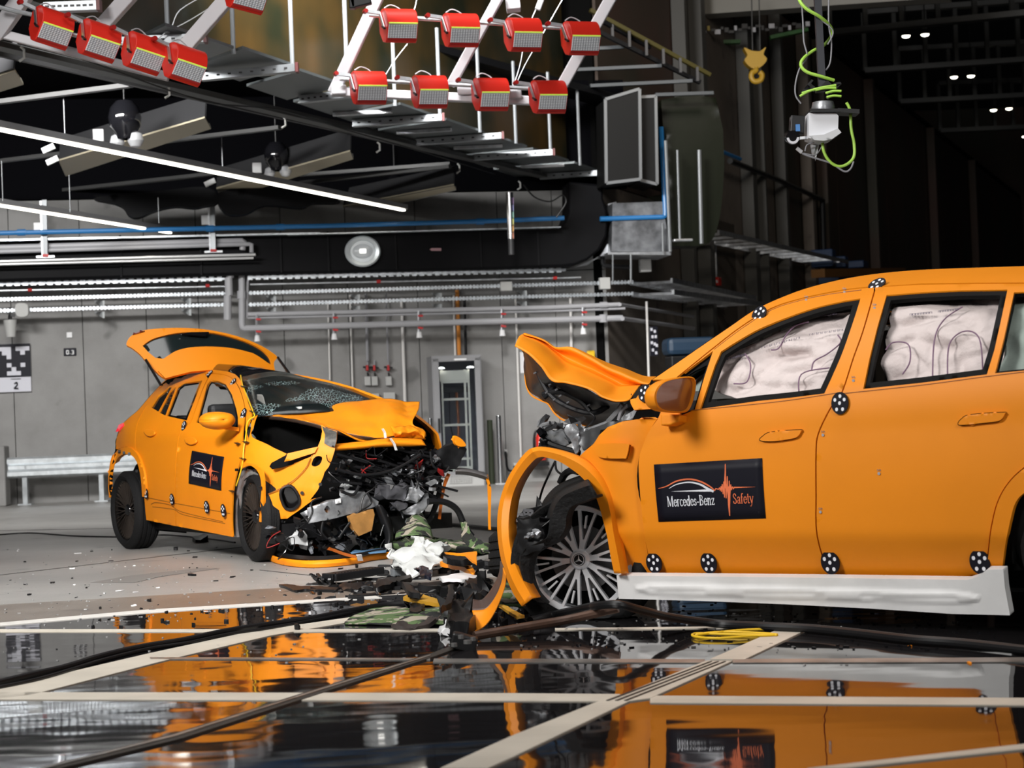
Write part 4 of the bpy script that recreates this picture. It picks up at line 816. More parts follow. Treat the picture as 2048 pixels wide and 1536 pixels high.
# ================================================================ the large wrecked car in front (frame B)
FB = Frame((.374, 9.99, 0), (.80, -.60)).fix(True)
def SB(l, z):
    zb = 1.05+.05*l
    w = 0.012+(max(0, .45-z))*.50 if z < .45 else .012-.012*math.sin(min(1, (z-.45)/.5)*math.pi)
    if z > zb-.16: w += ((z-zb+.16))**2*.9
    if z > zb+.02: w += (z-zb-.02)*.26
    if z > 1.46: w += (z-1.46)**2*2.6
    if z > 1.60: w += (z-1.60)**2*12
    if l < .25: w += (.25-l)**2*.28
    if l > 2.4: w += (l-2.4)**2*.03
    if l > 3.1: w += (l-3.1)**2*.35
    return w
def pB(off=0.0): return lambda x, y: FB.surf(x, y, SB, off)
z3 = Zm(900, 640, 3.4909); z4 = Zm(900, 860, 3.4909); z5 = Zm(1280, 520, 2.6667); z6 = Zm(1200, 860, 2.415)
CB = thing('wrecked_car', 'large orange car on the right with bonnet folded up', 'car', (FB.O.x, FB.O.y, 0), 'orange crash test cars')
top = sm(z5((60, 640), (200, 545), (330, 455), (470, 360), (610, 265), (760, 195), (900, 145), (1080, 100), (1270, 70), (1500, 50), (1800, 38), (2200, 26)), 5)
qwin = z5((195, 630), (390, 484), (345, 620), (292, 800), (215, 830))
fwin = sm(z5((432, 488), (520, 432), (640, 365), (800, 300), (950, 250), (1090, 218)), 4)+z5((1176, 205))+sm(z5((1150, 290), (1085, 480), (1030, 610), (983, 712)), 4)+z5((800, 735), (630, 752), (320, 795), (352, 700), (400, 560))
rwin = z5((1315, 187), (1500, 172), (1700, 162), (1960, 158), (1930, 300), (1890, 480), (1850, 610), (1500, 655), (1190, 688), (1225, 520), (1265, 360))
tri = z5((1995, 172), (2130, 165), (2130, 582), (1893, 604), (1940, 420))
fcut = sm([(1314, 838), (1298, 860), (1284, 892), (1277, 915), (1276, 944), (1281, 1012), (1289, 1078), (1291, 1089), (1303, 1142), (1305, 1152)], 4)
bcut = sm([(1749, 582), (1726, 662), (1707, 715), (1685, 782), (1669, 805), (1655, 827), (1636, 869), (1632, 906), (1632, 989), (1634, 1071), (1656, 1146), (1658, 1156)], 4)
arch = sm([(1973, 1139), (1978, 1092), (1983, 1054), (1995, 1005), (2016, 967), (2048, 936), (2100, 905)], 4)
lip = sm([(2005, 1139), (2011, 1092), (2022, 1038), (2032, 1005), (2052, 984), (2105, 950)], 4)
# inner dark shell behind every gap, and the rest of the body behind it
shell = [(1250, 870)]+top+[(2105, 1139), (1300, 1158), (1250, 1148), (1232, 1040)]
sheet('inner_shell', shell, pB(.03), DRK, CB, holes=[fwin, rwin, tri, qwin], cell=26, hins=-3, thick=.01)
# front door below its window frame
belt_f = z5((1070, 705), (800, 745), (560, 772), (270, 800), (95, 818))
fd_top = z5((95, 818))
# outer edge of the front door frame below the roof rail groove
groove = sm(z5((180, 640), (390, 470), (540, 355), (700, 258), (850, 208), (1000, 175), (1120, 155), (1250, 142)), 5)
door_f = fcut[::-1]+groove+bcut
sheet('front_door', door_f, pB(), ORA, CB, holes=[fwin, qwin], cell=13, ins=1.4)
groove2 = z5((1250, 142), (1500, 128), (1800, 124), (2200, 122))
door_r = bcut+[(1937, 1159), (1958, 1150)]+arch+[(2105, 700), (2105, 560)]+groove2[::-1]
door_r = bcut+[(1937, 1159), (1958, 1150)]+arch+[(2105, 600)]+groove2[::-1][0:]
sheet('rear_door', door_r, pB(), ORA, CB, holes=[rwin, tri], cell=14, ins=1.4)
quart = arch+lip[::-1]
sheet('wheel_arch_flare', quart, pB(-.012), ORA, CB, cell=10, ins=.8, thick=.03)
rail = top+groove2[::-1]+groove[::-1]
sheet('roof_rail', rail, pB(-.004), ORA, CB, cell=10, ins=1.0)
# fender
fender = z3((1445, 686), (1300, 690), (1200, 705), (1100, 745), (1040, 800), (1000, 862), (940, 912), (900, 950))+[(1172, 925), (1196, 950), (1212, 980), (1222, 1020), (1230, 1072), (1241, 1118), (1248, 1149), (1303, 1151)]+fcut[::-1]
def fdent(p):
    q = FB.loc(p); a = math.exp(-((q.x-.33)/.10)**2-((q.z-.72)/.30)**2)*.035+math.exp(-((q.x-.50)/.07)**2-((q.z-.62)/.25)**2)*.018
    return p+FB.ew*a
sheet('front_wing', fender, pB(.004), ORA, CB, cell=9, ins=1.0, disp=fdent)
# grille shaped cover on the wing
cover = sm(z3((1015, 880), (1060, 862), (1230, 864), (1248, 885), (1230, 960), (1210, 967), (1080, 965), (1020, 940)), 3, True)
sheet('wing_trim', cover, pB(-.018), ORA, CB, cell=7, thick=.02)
cover2 = [(x+2.2, y+.8) for x, y in cover]
sheet('wing_trim_gap', cover2, pB(-.009), DRK, CB, cell=12, thick=.004)
# white sill
sill = z6((80, 703), (1107, 714), (1775, 724), (1830, 706), (1870, 674), (1948, 674), (1955, 760), (1980, 895), (1700, 888), (1300, 862), (900, 842), (500, 826), (200, 818), (90, 815))
SW = mat('sill_white', (.84, .84, .84), .5, var=.06, vs=5)
SLS = lambda l, z: .02+max(0, .30-z)*.25
r0, r1 = [FB.loc(FB.surf(*z6(p)[0], SLS)) for p in ((180, 766), (1840, 812))]
pads = [[FB.loc(FB.surf(*z6(p)[0], SLS)) for p in pr] for pr in (((240, 772), (520, 778)), ((700, 787), (1095, 795)), ((1270, 806), (1735, 816)))]
def silld(p):
    q = FB.loc(p); t = (q.x-r0.x)/(r1.x-r0.x)
    if not 0 < t < 1: return p
    h = .030*math.sin(math.pi*min(1, t*6 if t < .5/3 else 1, (1-t)*6))**.5 if 0 < min(t, 1-t) < 1/12 else .030
    d = abs(q.z-(r0.z+(r1.z-r0.z)*t))/h; a = .014*max(0, 1-d**4) if d < 1 else 0
    for u, v in pads:
        if u.x < q.x < v.x and abs(q.z-(u.z+v.z)/2-.0) < .012: a -= .006
    return p-FB.ew*a
sheet('white_sill', sill, lambda x, y: FB.surf(x, y, SLS, -.01), SW, CB, cell=5.5, thick=.05, disp=silld)
# glass frames (rubber seals) and curtain airbags behind them
for nm, w_, iw in (('window_seal', fwin, 11), ('window_seal', rwin, 11), ('window_seal', qwin, 2.5), ('window_seal', tri, 3)):
    a = inset(w_, iw)
    if area2(w_) < 0: w_ = w_[::-1]
    sheet(nm, inset(w_, -3), pB(.014), mat('seal_black', (.004, .004, .004), .6, spec=.12), CB, holes=[a], cell=16, thick=.02)
BAG = mat('airbag_cloth', (.66, .575, .56), .7, bump=.6, bs=22, var=.03)
BGG = mat('airbag_cloth_green', (.35, .42, .38), .75, bump=.3, bs=18)
def bagd(amp, seed):
    def f(p):
        q = p*3.2+V((seed, 0, 0)); k = (1-abs(noise.noise(V((q.x*1.3, q.y*1.3, q.z*2.4))))*2.4)*.9+(1-abs(noise.noise(q*2.1))*2.2)*.45+noise.noise(q*5)*.22
        k += .35*math.sin(FB.loc(p).z*22+3*noise.noise(q*.7))
        return p+FB.ew*k*amp
    return f
b1 = sm(z5((372, 640), (400, 560), (470, 500), (660, 420), (830, 340), (1000, 290), (1120, 275)), 4)+z5((1120, 330), (1090, 480), (1030, 620), (990, 712), (830, 738), (630, 752), (540, 742), (430, 715), (365, 690))
sheet('curtain_airbag', b1, pB(.10), BAG, CB, cell=5.5, thick=.004, disp=bagd(.045, 1))['label'] = 'white curtain airbag behind the front side window'
b2 = z5((1360, 225), (1420, 225), (1700, 215), (1930, 205), (1960, 240), (1950, 400), (1900, 620), (1300, 680), (1290, 560), (1320, 380))
sheet('curtain_airbag', b2, pB(.11), BAG, CB, cell=5.5, thick=.004, disp=bagd(.036, 5))['label'] = 'white curtain airbag behind the rear side window'
b3 = z5((1960, 215), (2140, 205), (2140, 620), (1880, 620))
sheet('curtain_airbag', b3, pB(.11), BGG, CB, cell=7, thick=.004, disp=bagd(.03, 9))['label'] = 'greenish curtain airbag behind the rearmost glass'
b4 = z5((300, 640), (350, 600), (380, 600), (330, 700), (290, 700))
sheet('curtain_airbag', b4, pB(.15), BGG, CB, cell=6, thick=.004)['label'] = 'greenish airbag edge behind the small front glass'
SEAM = mat('seam_thread', (.22, .13, .20), .8)
for pts in (((700, 480), (740, 470), (780, 400), (830, 350), (900, 330)), ((1055, 400), (1070, 440), (1000, 500), (930, 540), (915, 590)), ((500, 660), (570, 650), (590, 560), (560, 500)), ((1560, 640), (1570, 430), (1620, 320), (1720, 250)), ((1640, 630), (1650, 450), (1730, 380), (1810, 420), (1830, 620)), ((1310, 480), (1350, 440), (1430, 450), (1440, 540), (1400, 610)), ((850, 740), (860, 610), (1010, 575))):
    MB().tube([FB.surf(x, y, SB, .078) for x, y in sm(z5(*pts), 6)], .0035, 6).build('airbag_seam', SEAM, CB, smooth=True)
for a_, b__ in (((905, 398), (1088, 372)), ((650, 468), (860, 412)), ((1440, 292), (1560, 280)), ((1590, 276), (1700, 262)), ((440, 535), (560, 505)), ((930, 300), (1050, 285))):
    mb = MB()
    for k in range(16):
        t = k/16; x, y = a_[0]+(b__[0]-a_[0])*t, a_[1]+(b__[1]-a_[1])*t; q = [FB.surf(*z5((x+dx, y+dy))[0], SB, .070) for dx, dy in ((0, 4), (0, -5), (5, -5), (5, 4))]
        for u, v in ((0, 1), (1, 2), (3, 2))[:2+(k*7 % 2)]: mb.bar(q[u], q[v], .0022, .0015)
    mb.build('airbag_print', mat('print_grey', (.12, .10, .14), .7), CB)['kind'] = 'stuff'
# cabin interior so that nothing is hollow: floor, far side, roof
def LW(l, w, z): return FB.W(l, w, z)
Zr = lambda l: 1.66 if l > 1.3 else 1.66-(1.3-l)**2*.42
GLSB = mat('tinted_glass', (.02, .03, .03), .08, coat=.5)
mb = MB(); rows = []
for l in [x*.25 for x in range(1, 15)]:
    zr = Zr(l) if l > .35 else 1.1
    sag = lambda t: .10*(1-(2*t-1)**2)
    zt = (1.60 if l > 1.3 else 1.60-(1.3-l)**2*.36)
    rows.append([LW(l, SB(l, zt)+(1.92-2*SB(l, zt))*t, zt-.11+sag(t)*.3) for t in [i/8 for i in range(9)]])
mb.grid(rows[4:]); mb.build('roof_panel', BLG, CB, smooth=True, solid=.02)
MB().grid(rows[:5]).build('windscreen', mat('tinted_glass', (.02, .03, .03), .08, coat=.5), CB, smooth=True, solid=.01)
far = [(l, SB(l, z)) for l in () for z in ()]
def zrng(a, b, n): return [a+(b-a)*i/n for i in range(n+1)]
MB().grid([[LW(l, 1.92-SB(l, z), z) for z in zrng(.2, 1.1, 8)] for l in zrng(.35, 3.78, 16)]).build('far_side_panel', ORA, CB, smooth=True, solid=.02)
MB().box(LW(1.9, .96, .26), (2.6, 1.5, .12), Matrix(((FB.el.x, FB.ew.x, 0), (FB.el.y, FB.ew.y, 0), (0, 0, 1)))).build('floor_pan', DRK, CB)
MB().box(LW(1.9, .96, .24), (3.2, 1.3, .14), Matrix(((FB.el.x, FB.ew.x, 0), (FB.el.y, FB.ew.y, 0), (0, 0, 1)))).build('battery_tray', BLK, CB)
RP = [(3.50, 1.535), (3.62, 1.42), (3.74, 1.15), (3.82, .95), (3.80, .60), (3.70, .30)]
MB().grid([[LW(l-.10*(2*t-1)**2, SB(l, z)+(1.92-2*SB(l, z))*t, z) for t in zrng(0, 1, 8)] for l, z in RP[:4]]).build('tailgate', ORA, CB, solid=.02, smooth=True)
MB().grid([[LW(l+.006-.10*(2*t-1)**2, .25+SB(l, z)*.5+(1.42-SB(l, z))*t, z) for t in zrng(0, 1, 8)] for l, z in ((3.56, 1.48), (3.64, 1.39), (3.72, 1.21))]).build('rear_glass', GLSB, CB, solid=.012, smooth=True)
MB().grid([[LW(l-.10*(2*t-1)**2, SB(l, z)+(1.92-2*SB(l, z))*t, z) for t in zrng(0, 1, 8)] for l, z in RP[3:]]).build('rear_bumper', ORA, CB, solid=.02, smooth=True)
MB().grid([[LW(l, 1.92-SB(l, z), z) for z in (1.08, 1.25, 1.45, 1.56)] for l in zrng(.95, 3.5, 8)]).build('far_side_glass', GLSB, CB, smooth=True, solid=.01)
def quarterB(nm, outl, hole=(), m=ORA, off=0, th=.014):
    k_ = 300; o_ = sheet(nm, [(l*k_, z*k_) for l, z in outl], lambda x, y: LW(x/k_, SB(x/k_, y/k_)+off, y/k_), m, CB, cell=22, thick=th); return o_
ac = lambda r, a: (2.68+r*math.cos(R(a)), .40+r*math.sin(R(a)))
aL = math.degrees(math.acos((2.462-2.68)/.50))
quarterB('rear_quarter', [(2.462, 1.185), (2.80, 1.27), (2.62, 1.46), (2.385, 1.495), (2.33, 1.575), (2.25, 1.64), (2.9, 1.60), (3.3, 1.565), (3.50, 1.535), (3.62, 1.42), (3.74, 1.15), (3.82, .95), (3.80, .6), (3.70, .3)]+[ac(.50, a) for a in zrng(-12, aL, 16)])
aM = math.degrees(math.acos((2.462-2.68)/.44))
quarterB('wheel_arch_flare', [ac(.495, a) for a in zrng(-12, aL, 16)]+[ac(.44, a) for a in zrng(aM, -12, 16)], off=-.012, th=.03)
quarterB('rear_side_glass', [(2.455, 1.17), (2.83, 1.26), (2.63, 1.48), (2.37, 1.51)], m=GLSB, off=.02, th=.006)
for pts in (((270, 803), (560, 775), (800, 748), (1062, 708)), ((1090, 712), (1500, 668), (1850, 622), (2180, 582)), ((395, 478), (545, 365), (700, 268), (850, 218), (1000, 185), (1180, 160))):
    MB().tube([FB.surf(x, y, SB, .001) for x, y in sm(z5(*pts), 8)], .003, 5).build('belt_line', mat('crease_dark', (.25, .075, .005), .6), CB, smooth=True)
# door handles, targets
for ol in (((640, 962), (655, 940), (700, 918), (850, 906), (858, 914), (835, 945), (780, 958), (700, 967)), ((1697, 872), (1715, 848), (1760, 826), (1935, 813), (1945, 822), (1920, 855), (1860, 866), (1720, 880))):
    o = sm(z5(*ol), 4, True)
    sheet('door_handle_recess', inset(o, -1.2), pB(-.002), DRK, CB, cell=8, thick=.003)
    sheet('door_handle', inset(o, .2), pB(-.016), ORA, CB, cell=6, thick=.012, bevel=.004)
def tgt(fr, S, parent, x, y, r, off=-.004):
    c = fr.surf(x, y, S, off); a = fr.surf(x+5, y, S, off); b = fr.surf(x, y-5, S, off)
    n = (a-c).cross(b-c).normalized()
    if n.dot(CAM-c) < 0: n = -n
    n.z *= .35; n.normalize(); c = c+n*.008
    return target(parent, c, n, r)
for x, y, r in ((1309.7, 1125, .062), (1419, 1125, .062), (1662, 1124, .066), (1961, 1122.5, .066), (1681.5, 806.5, .060), (1755, 571, .060), (1520, 630, .056), (1291.5, 787, .052)):
    tgt(FB, SB, CB, x, y, r)
MRK = mat('pencil_grey', (.35, .36, .4), .5)
for x, y in ((1646, 870), (1758, 947), (1641, 1024), (1749, 616), (1707, 761), (1612.5, 600), (1689, 584)):
    c = FB.surf(x, y, SB, -.003); n = FB.ew*-1
    M = n.to_track_quat('Z', 'Y').to_matrix().to_4x4(); M.translation = c
    d = MB().lathe([(0, .002), (.007, .002), (.007, 0)], M, 12).build('measuring_dot', MRK, CB)
    mb = MB(); q = [FB.surf(x+dx, y-6+dy, SB, -.003) for dx, dy in ((-3, 1), (-3, -3), (-1, 1), (1, -3), (1, 1), (3, -2), (3, 1))]
    mb.tube(q, .0012, 4).build('measuring_mark', MRK, CB)
# sticker on the front door, from its four corners on the door surface
cor = [FB.surf(*p, SB, -.002) for p in ((1317.3, 1043.6), (1531.8, 1036.6), (1524.5, 916.2), (1308, 929))]
def placeB(u, v, h):
    s = u/1.86; p = cor[0].lerp(cor[1], s).lerp(cor[3].lerp(cor[2], s), v)
    q = FB.loc(p); return FB.W(q.x, SB(q.x, q.z)-.003-h*2, q.z)
decal(CB, placeB, 'safety_sticker')
# mirror
mx = FB.loc(FB.surf(1378, 800, SB))[0]
def mir(off, k): 
    def f(x, y):
        cx, cy = 1343, 790
        return FB.pl(cx+(x-cx)*k, cy+(y-cy)*k, 'l', mx+off)
    return f
mo = sm(z5((58, 700), (100, 650), (180, 628), (250, 624), (274, 650), (268, 720), (245, 790), (210, 815), (130, 812), (78, 795), (55, 755)), 4, True)
rows = []
for off, k in ((.012, .90), (.030, .94), (.026, 1.0), (0, 1.0), (-.025, .97), (-.05, .85), (-.065, .6), (-.07, .25)):
    P = [FB.pl(x, y, 'l', mx) for x, y in mo]; c = sum(P, V((0, 0, 0)))/len(P)
    rows.append([c+(p-c)*k+FB.el*off for p in P+[P[0]]])
MB().grid(rows).build('door_mirror', ORA, CB, smooth=True, angle=60)
cpt = sum([FB.pl(x, y, 'l', mx) for x, y in mo], V((0, 0, 0)))/len(mo)
P = [cpt+(FB.pl(x, y, 'l', mx)-cpt)*.91+FB.el*.016 for x, y in mo]
MB().add(P, [tuple(range(len(P)))]).build('mirror_glass', mat('mirror_glass', (.26, .085, .02), .25, .0, coat=.5), CB, solid=.004)  # orange door's reflection is painted in as the glass base colour
st = [FB.surf(x, y, SB) for x, y in z5((150, 890), (200, 888), (250, 868), (252, 832), (150, 830))]
MB().add(st+[p-FB.ew*.07+V((0, 0, .01)) for p in st], [(0, 1, 2, 3, 4), (9, 8, 7, 6, 5)]+[(i, (i+1) % 5, (i+1) % 5+5, i+5) for i in range(5)]).build('mirror_foot', ORA, CB, bevel=.006)
# windscreen pillar foot and grey plates near the mirror
sheet('pillar_foot', z3((1365, 545), (1398, 480), (1410, 620), (1285, 628), (1262, 585), (1258, 555), (1300, 545), (1330, 500), (1395, 450)), pB(.02), ORA, CB, cell=8, ins=0)
sheet('inner_wing', z3((1280, 632), (1398, 540), (1440, 640), (1455, 684), (1200, 702), (1230, 660)), pB(.06), ALU, CB, cell=8, disp=crumple(.012, 14, 1))
sheet('inner_wing', z3((900, 790), (1080, 720), (1200, 700), (1230, 640), (1200, 590), (1240, 570), (1290, 620), (1260, 690), (1060, 770), (1010, 860), (930, 905), (895, 860)), pB(.16), mat('grey_metal', (.30, .31, .32), .35, .9), CB, cell=8, disp=crumple(.02, 9, 2))
# front wheel, turned towards the viewer on a flat tyre
hubB = FB.surf(1168, 1119, lambda l, z: .02)
def flat(p):
    d = p-(hubB+V((0, .10, 0))); x = -d.dot(FB.el)
    if x > -.05 and d.z > -.12:
        k = 1-.20*max(0, min(1, (math.hypot(x, d.z)-.285)/.10))*min(1, (x+.05)/.25)*min(1, max(0, (d.z+.12)/.2)); p = V((hubB.x+d.x*k, hubB.y+.10+d.y, hubB.z+d.z*k))
    if p.z < .012: p = V((p.x, p.y, .012+(p.z)*.02))
    return p
wheel(CB, hubB+V((0, .10, 0)), (-.27, -.963, -.01), .392, .25, .275, 10, 'twin', flat)
rc = LW(2.68, .16, .405)
wheel(CB, rc, (-.6, -.8, 0), .405, .26, .275, 10, 'twin', flat)
wheel(CB, LW(2.68, 1.76, .405), (.6, .8, 0), .405, .26, .275, 10, 'twin', flat)
# dark wheel house behind both wheels
wh = []
for a in zrng(-20, 200, 14):
    l0, zc = .16, .42; wh.append([LW(l0-.52*math.cos(R(a)), w, zc+.50*math.sin(R(a))) for w in (.30, .55, .8)])
MB().grid(wh).build('wheel_house', DRK, CB, smooth=True, solid=.01)
MB().grid([[LW(l, .72, z) for z in zrng(.10, .95, 3)] for l in zrng(-.05, .75, 3)]).build('wheel_house_wall', DRK, CB, solid=.01)
wh = []
for a in zrng(-10, 190, 14): wh.append([LW(2.68-.45*math.cos(R(a)), w, .40+.45*math.sin(R(a))) for w in (.06, .5)])
MB().grid(wh).build('wheel_house', DRK, CB, smooth=True, solid=.01)
MB().grid([[LW(l, .5, z) for z in (.12, 1.0)] for l in (2.2, 3.2)]).build('wheel_house_wall', DRK, CB, solid=.01)
# the sprung wheel arch strip bowing out in front
oo = sm(z4((505, 1230), (440, 1130), (380, 980), (345, 820), (333, 650), (350, 500), (400, 350), (480, 220), (545, 146), (590, 126), (640, 122), (760, 145), (880, 185), (970, 240), (1060, 330), (1120, 430), (1150, 560), (1165, 700), (1200, 870), (1222, 1003)), 4)
ii = sm(z4((575, 1175), (490, 1020), (440, 900), (413, 770), (408, 640), (425, 500), (460, 390), (520, 285), (590, 205), (625, 187), (670, 188), (760, 215), (850, 270), (925, 330), (1000, 420), (1045, 530), (1075, 640), (1100, 740), (1125, 880), (1150, 1000)), 4)
n = len(oo); rows = [[], [], [], [], []]
for k in range(n):
    t = k/(n-1); wv = -.02-.05*math.sin(math.pi*min(1, t*1.3))
    if t < .45: wv += .10*math.sin(math.pi*min(1, t/.45))-.26*max(0, (.28-t)/.28)
    o_ = FB.pl(*oo[k], 'w', wv+.035); mid = FB.pl(oo[k][0]*.62+ii[k][0]*.38, oo[k][1]*.62+ii[k][1]*.38, 'w', wv); i_ = FB.pl(*ii[k], 'w', wv+.012)
    rows[0].append(o_+FB.ew*.03); rows[1].append(o_); rows[2].append(mid); rows[3].append(i_); rows[4].append(i_+FB.ew*.07)
MB().grid(rows).build('wheel_arch_strip', ORA, CB, smooth=True, solid=.006, off=0, angle=28)['label'] = 'bent orange wheel arch strip sprung loose in front of the wheel'
# bonnet folded up
def q3(ps, ws): 
    P = z3(*ps); return [FB.pl(P[i][0], P[i][1], 'w', ws[i] if isinstance(ws, (list, tuple)) else ws) for i in range(len(P))]
near = ((455, 180), (550, 235), (640, 330), (710, 425), (800, 440), (900, 462), (1000, 502), (1060, 545), (1150, 570), (1240, 562), (1275, 520))
mid1 = ((478, 130), (600, 190), (700, 270), (790, 360), (880, 390), (980, 430), (1080, 480), (1140, 520), (1200, 520), (1262, 500), (1300, 480))
mid2 = ((492, 108), (625, 150), (735, 225), (820, 290), (930, 340), (1040, 390), (1120, 425), (1180, 460), (1230, 465), (1280, 465), (1330, 462))
crest = ((508, 99), (650, 138), (728, 186), (842, 190), (960, 250), (1080, 318), (1180, 360), (1260, 400), (1310, 420), (1350, 440), (1395, 450))
farr = ((530, 101), (660, 150), (760, 210), (870, 215), (1000, 270), (1110, 312), (1210, 340), (1320, 385), (1380, 400), (1430, 402), (1470, 405))
rows = [q3(near, .10), q3(mid1, .24), q3(mid2, .50), [a.lerp(b, .4)+FB.ew*.02 for a, b in zip(q3(mid2, .50), q3(crest, .50))], q3(crest, .50), [p+V((0, 0, .0)) for p in q3(farr, .95)], [p-V((0, 0, .06)) for p in q3(farr, 1.45)]]
patch('bonnet', rows, ORA, CB, n=4, thick=.006, disp=crumple(.006, 5, 3))['label'] = 'orange bonnet folded up with a raised front edge'
fl = ((640, 148), (700, 170), (745, 200), (735, 160), (728, 150))
hs = q3(((530, 228), (527, 300), (530, 400), (545, 470), (580, 520), (640, 552), (690, 575), (735, 640), (800, 690), (900, 712), (1000, 738), (1100, 722), (1160, 680), (1230, 580)), .75)
lowr = hs
upr_ = sm(q3(near, .12), 6)
upr = [upr_[int(i*(len(upr_)-1)/13)]+V((0, 0, -.004)) for i in range(14)]
upr0 = q3(((540, 215), (545, 235), (560, 250), (590, 290), (630, 340), (680, 400), (730, 440), (790, 455), (860, 470), (950, 500), (1020, 535), (1080, 570), (1160, 585), (1235, 575)), .17)
midr = [a.lerp(b, .5)+V((0, 0, .03)) for a, b in zip(upr, lowr)]
UND = mat('bonnet_underside', (.012, .012, .014), .4, spec=.3)
patch('bonnet_underside', [upr, [a.lerp(b, .25)+V((0, 0, .03)) for a, b in zip(upr, lowr)], midr, [a.lerp(b, .8)+V((0, 0, .02)) for a, b in zip(upr, lowr)], lowr], UND, CB, n=3, thick=.006, disp=crumple(.014, 8, 5))
patch('bonnet_nose_edge', [[p-FB.el*.004+V((0, 0, -.004)) for p in lowr], [p+V((0, 0, -.012))-FB.el*.008 for p in lowr]], ORA, CB, n=3, thick=.006)
for pts in (((600, 300), (640, 420), (720, 540), (860, 620), (1000, 650), (1100, 600)), ((650, 520), (760, 500), (900, 560), (980, 640)), ((740, 440), (700, 500), (660, 540))):
    MB().tube([p for p in sm(q3(pts, .40), 5)], .016, 8).build('bonnet_rib', UND, CB, smooth=True)
for x, y in ((690, 455), (735, 490), (665, 510), (720, 560), (760, 535), (585, 375), (815, 580), (960, 600), (655, 365)):
    p = FB.pl(*z3((x, y))[0], 'w', .32); MB().bar(p, p+V((.015, -.008, .008)), .008, .008).build('clip', mat('rib_grey', (.12, .12, .13), .3), CB)
# torn pieces around the front axle
def shard(name, cen, s, m, parent, seed, flatz=False, label=None):
    rnd = random.Random(seed); n = rnd.randint(5, 8); pts = []
    for k in range(n):
        a = 2*math.pi*k/n+rnd.uniform(-.3, .3); r = rnd.uniform(.45, 1)
        pts.append((s[0]*r*math.cos(a)/2, s[1]*r*math.sin(a)/2))
    M = Matrix.Translation(cen) @ Matrix.Rotation(rnd.uniform(0, 6.28), 4, 'Z')
    if not flatz: M = M @ Matrix.Rotation(rnd.uniform(-1.4, 1.4), 4, 'X') @ Matrix.Rotation(rnd.uniform(-.8, .8), 4, 'Y')
    rows = [[M @ V((x, y, 0)) for x, y in pts]]
    vs = [M @ V((0, 0, s[2]*rnd.uniform(.25, .8)))]+[M @ V((x, y, rnd.uniform(.1*s[2], s[2]*.8))) for x, y in pts]+[M @ V((x, y, -s[2]*.3)) for x, y in pts]
    fs = [(0, i+1, (i+1) % n+1) for i in range(n)]+[(i+1, n+i+1, n+(i+1) % n+1, (i+1) % n+1) for i in range(n)]+[tuple(n+1+i for i in range(n-1, -1, -1))]
    if flatz:
        mz = min(v.z for v in vs); vs = [v+V((0, 0, .002-mz)) for v in vs]
    o = MB().add(vs, fs).build(name, m, parent)
    if label: o['label'] = label
    return o
rnd = random.Random(3)
for k in range(34):
    x, y = z4((rnd.uniform(440, 640), rnd.uniform(600, 1250)))[0] if k < 18 else z3((rnd.uniform(640, 930), rnd.uniform(700, 930)))[0]
    w = rnd.uniform(.25, .7); p = FB.pl(x, y, 'w', w)
    if p.z < .03: p.z = .04
    shard('torn_bracket', p, (rnd.uniform(.06, .16), rnd.uniform(.05, .10), rnd.uniform(.01, .05)), rnd.choice((BLK, BLK, BLG, ALU) if k < 18 else (BLK, ALU, ALU, BLG)), CB, k)
# inner arch liner lump in front of the wheel and the headlamp bracket
zE = Zm(900, 900, 3.84)
lin_o = sm(zE((1040, 190), (900, 240), (800, 300), (720, 400), (695, 500), (700, 640), (650, 680), (530, 730), (490, 820), (510, 950), (560, 1070), (620, 1160)), 4)
lin_i = sm(zE((1130, 350), (1010, 395), (930, 430), (890, 510), (880, 600), (815, 690), (710, 745), (640, 790), (605, 860), (600, 960), (640, 1085), (720, 1180)), 4)
LIN = mat('liner_felt', (.009, .009, .0095), .7, spec=.3, bump=.5, bs=40)
ra, rb, rc_ = [], [], []
for a, b in zip(lin_o, lin_i):
    ra.append(FB.pl(*a, 'w', .16)); rb.append(FB.pl((a[0]+b[0])/2, (a[1]+b[1])/2, 'w', -.20)); rc_.append(FB.pl(*b, 'w', -.17))
mbl = MB().grid([ra, rb, rc_, [p+FB.ew*.05 for p in rc_]]); 
for v in mbl.v: v.z = max(.02, v.z)
mbl.build('arch_liner', LIN, CB, smooth=True, solid=.012, off=0)
hb = z4((460, 625), (480, 590), (515, 555), (575, 560), (585, 610), (630, 605), (640, 700), (560, 780), (480, 770), (470, 690))
sheet('headlamp_bracket', hb, lambda x, y: FB.pl(x, y, 'w', .05), BLK, CB, cell=6, thick=.10, disp=crumple(.012, 14, 8))
for a, b in (((465, 632), (578, 630)), ((515, 560), (578, 565)), ((490, 590), (575, 592)), ((520, 560), (522, 632)), ((548, 560), (550, 632)), ((576, 560), (578, 634))):
    MB().bar(FB.pl(*z4(a)[0], 'w', .03), FB.pl(*z4(b)[0], 'w', .03), .007, .015).build('bracket_rib', mat('rib_grey', (.05, .05, .055), .3), CB)
sheet('axle_carrier', zE((515, 545), (600, 530), (695, 505), (712, 640), (725, 740), (650, 790), (560, 800), (500, 770), (530, 700), (515, 620)), lambda x, y: FB.pl(x, y, 'w', -.20), BLK, CB, cell=6, thick=.08, disp=crumple(.02, 12, 4))
for k, (x, y) in enumerate(((660, 620), (640, 650), (610, 655), (680, 640), (590, 670))): shard('chip', FB.pl(*zE((x, y))[0], 'w', -.23), (.05, .03, .02), ALU, CB, 70+k)
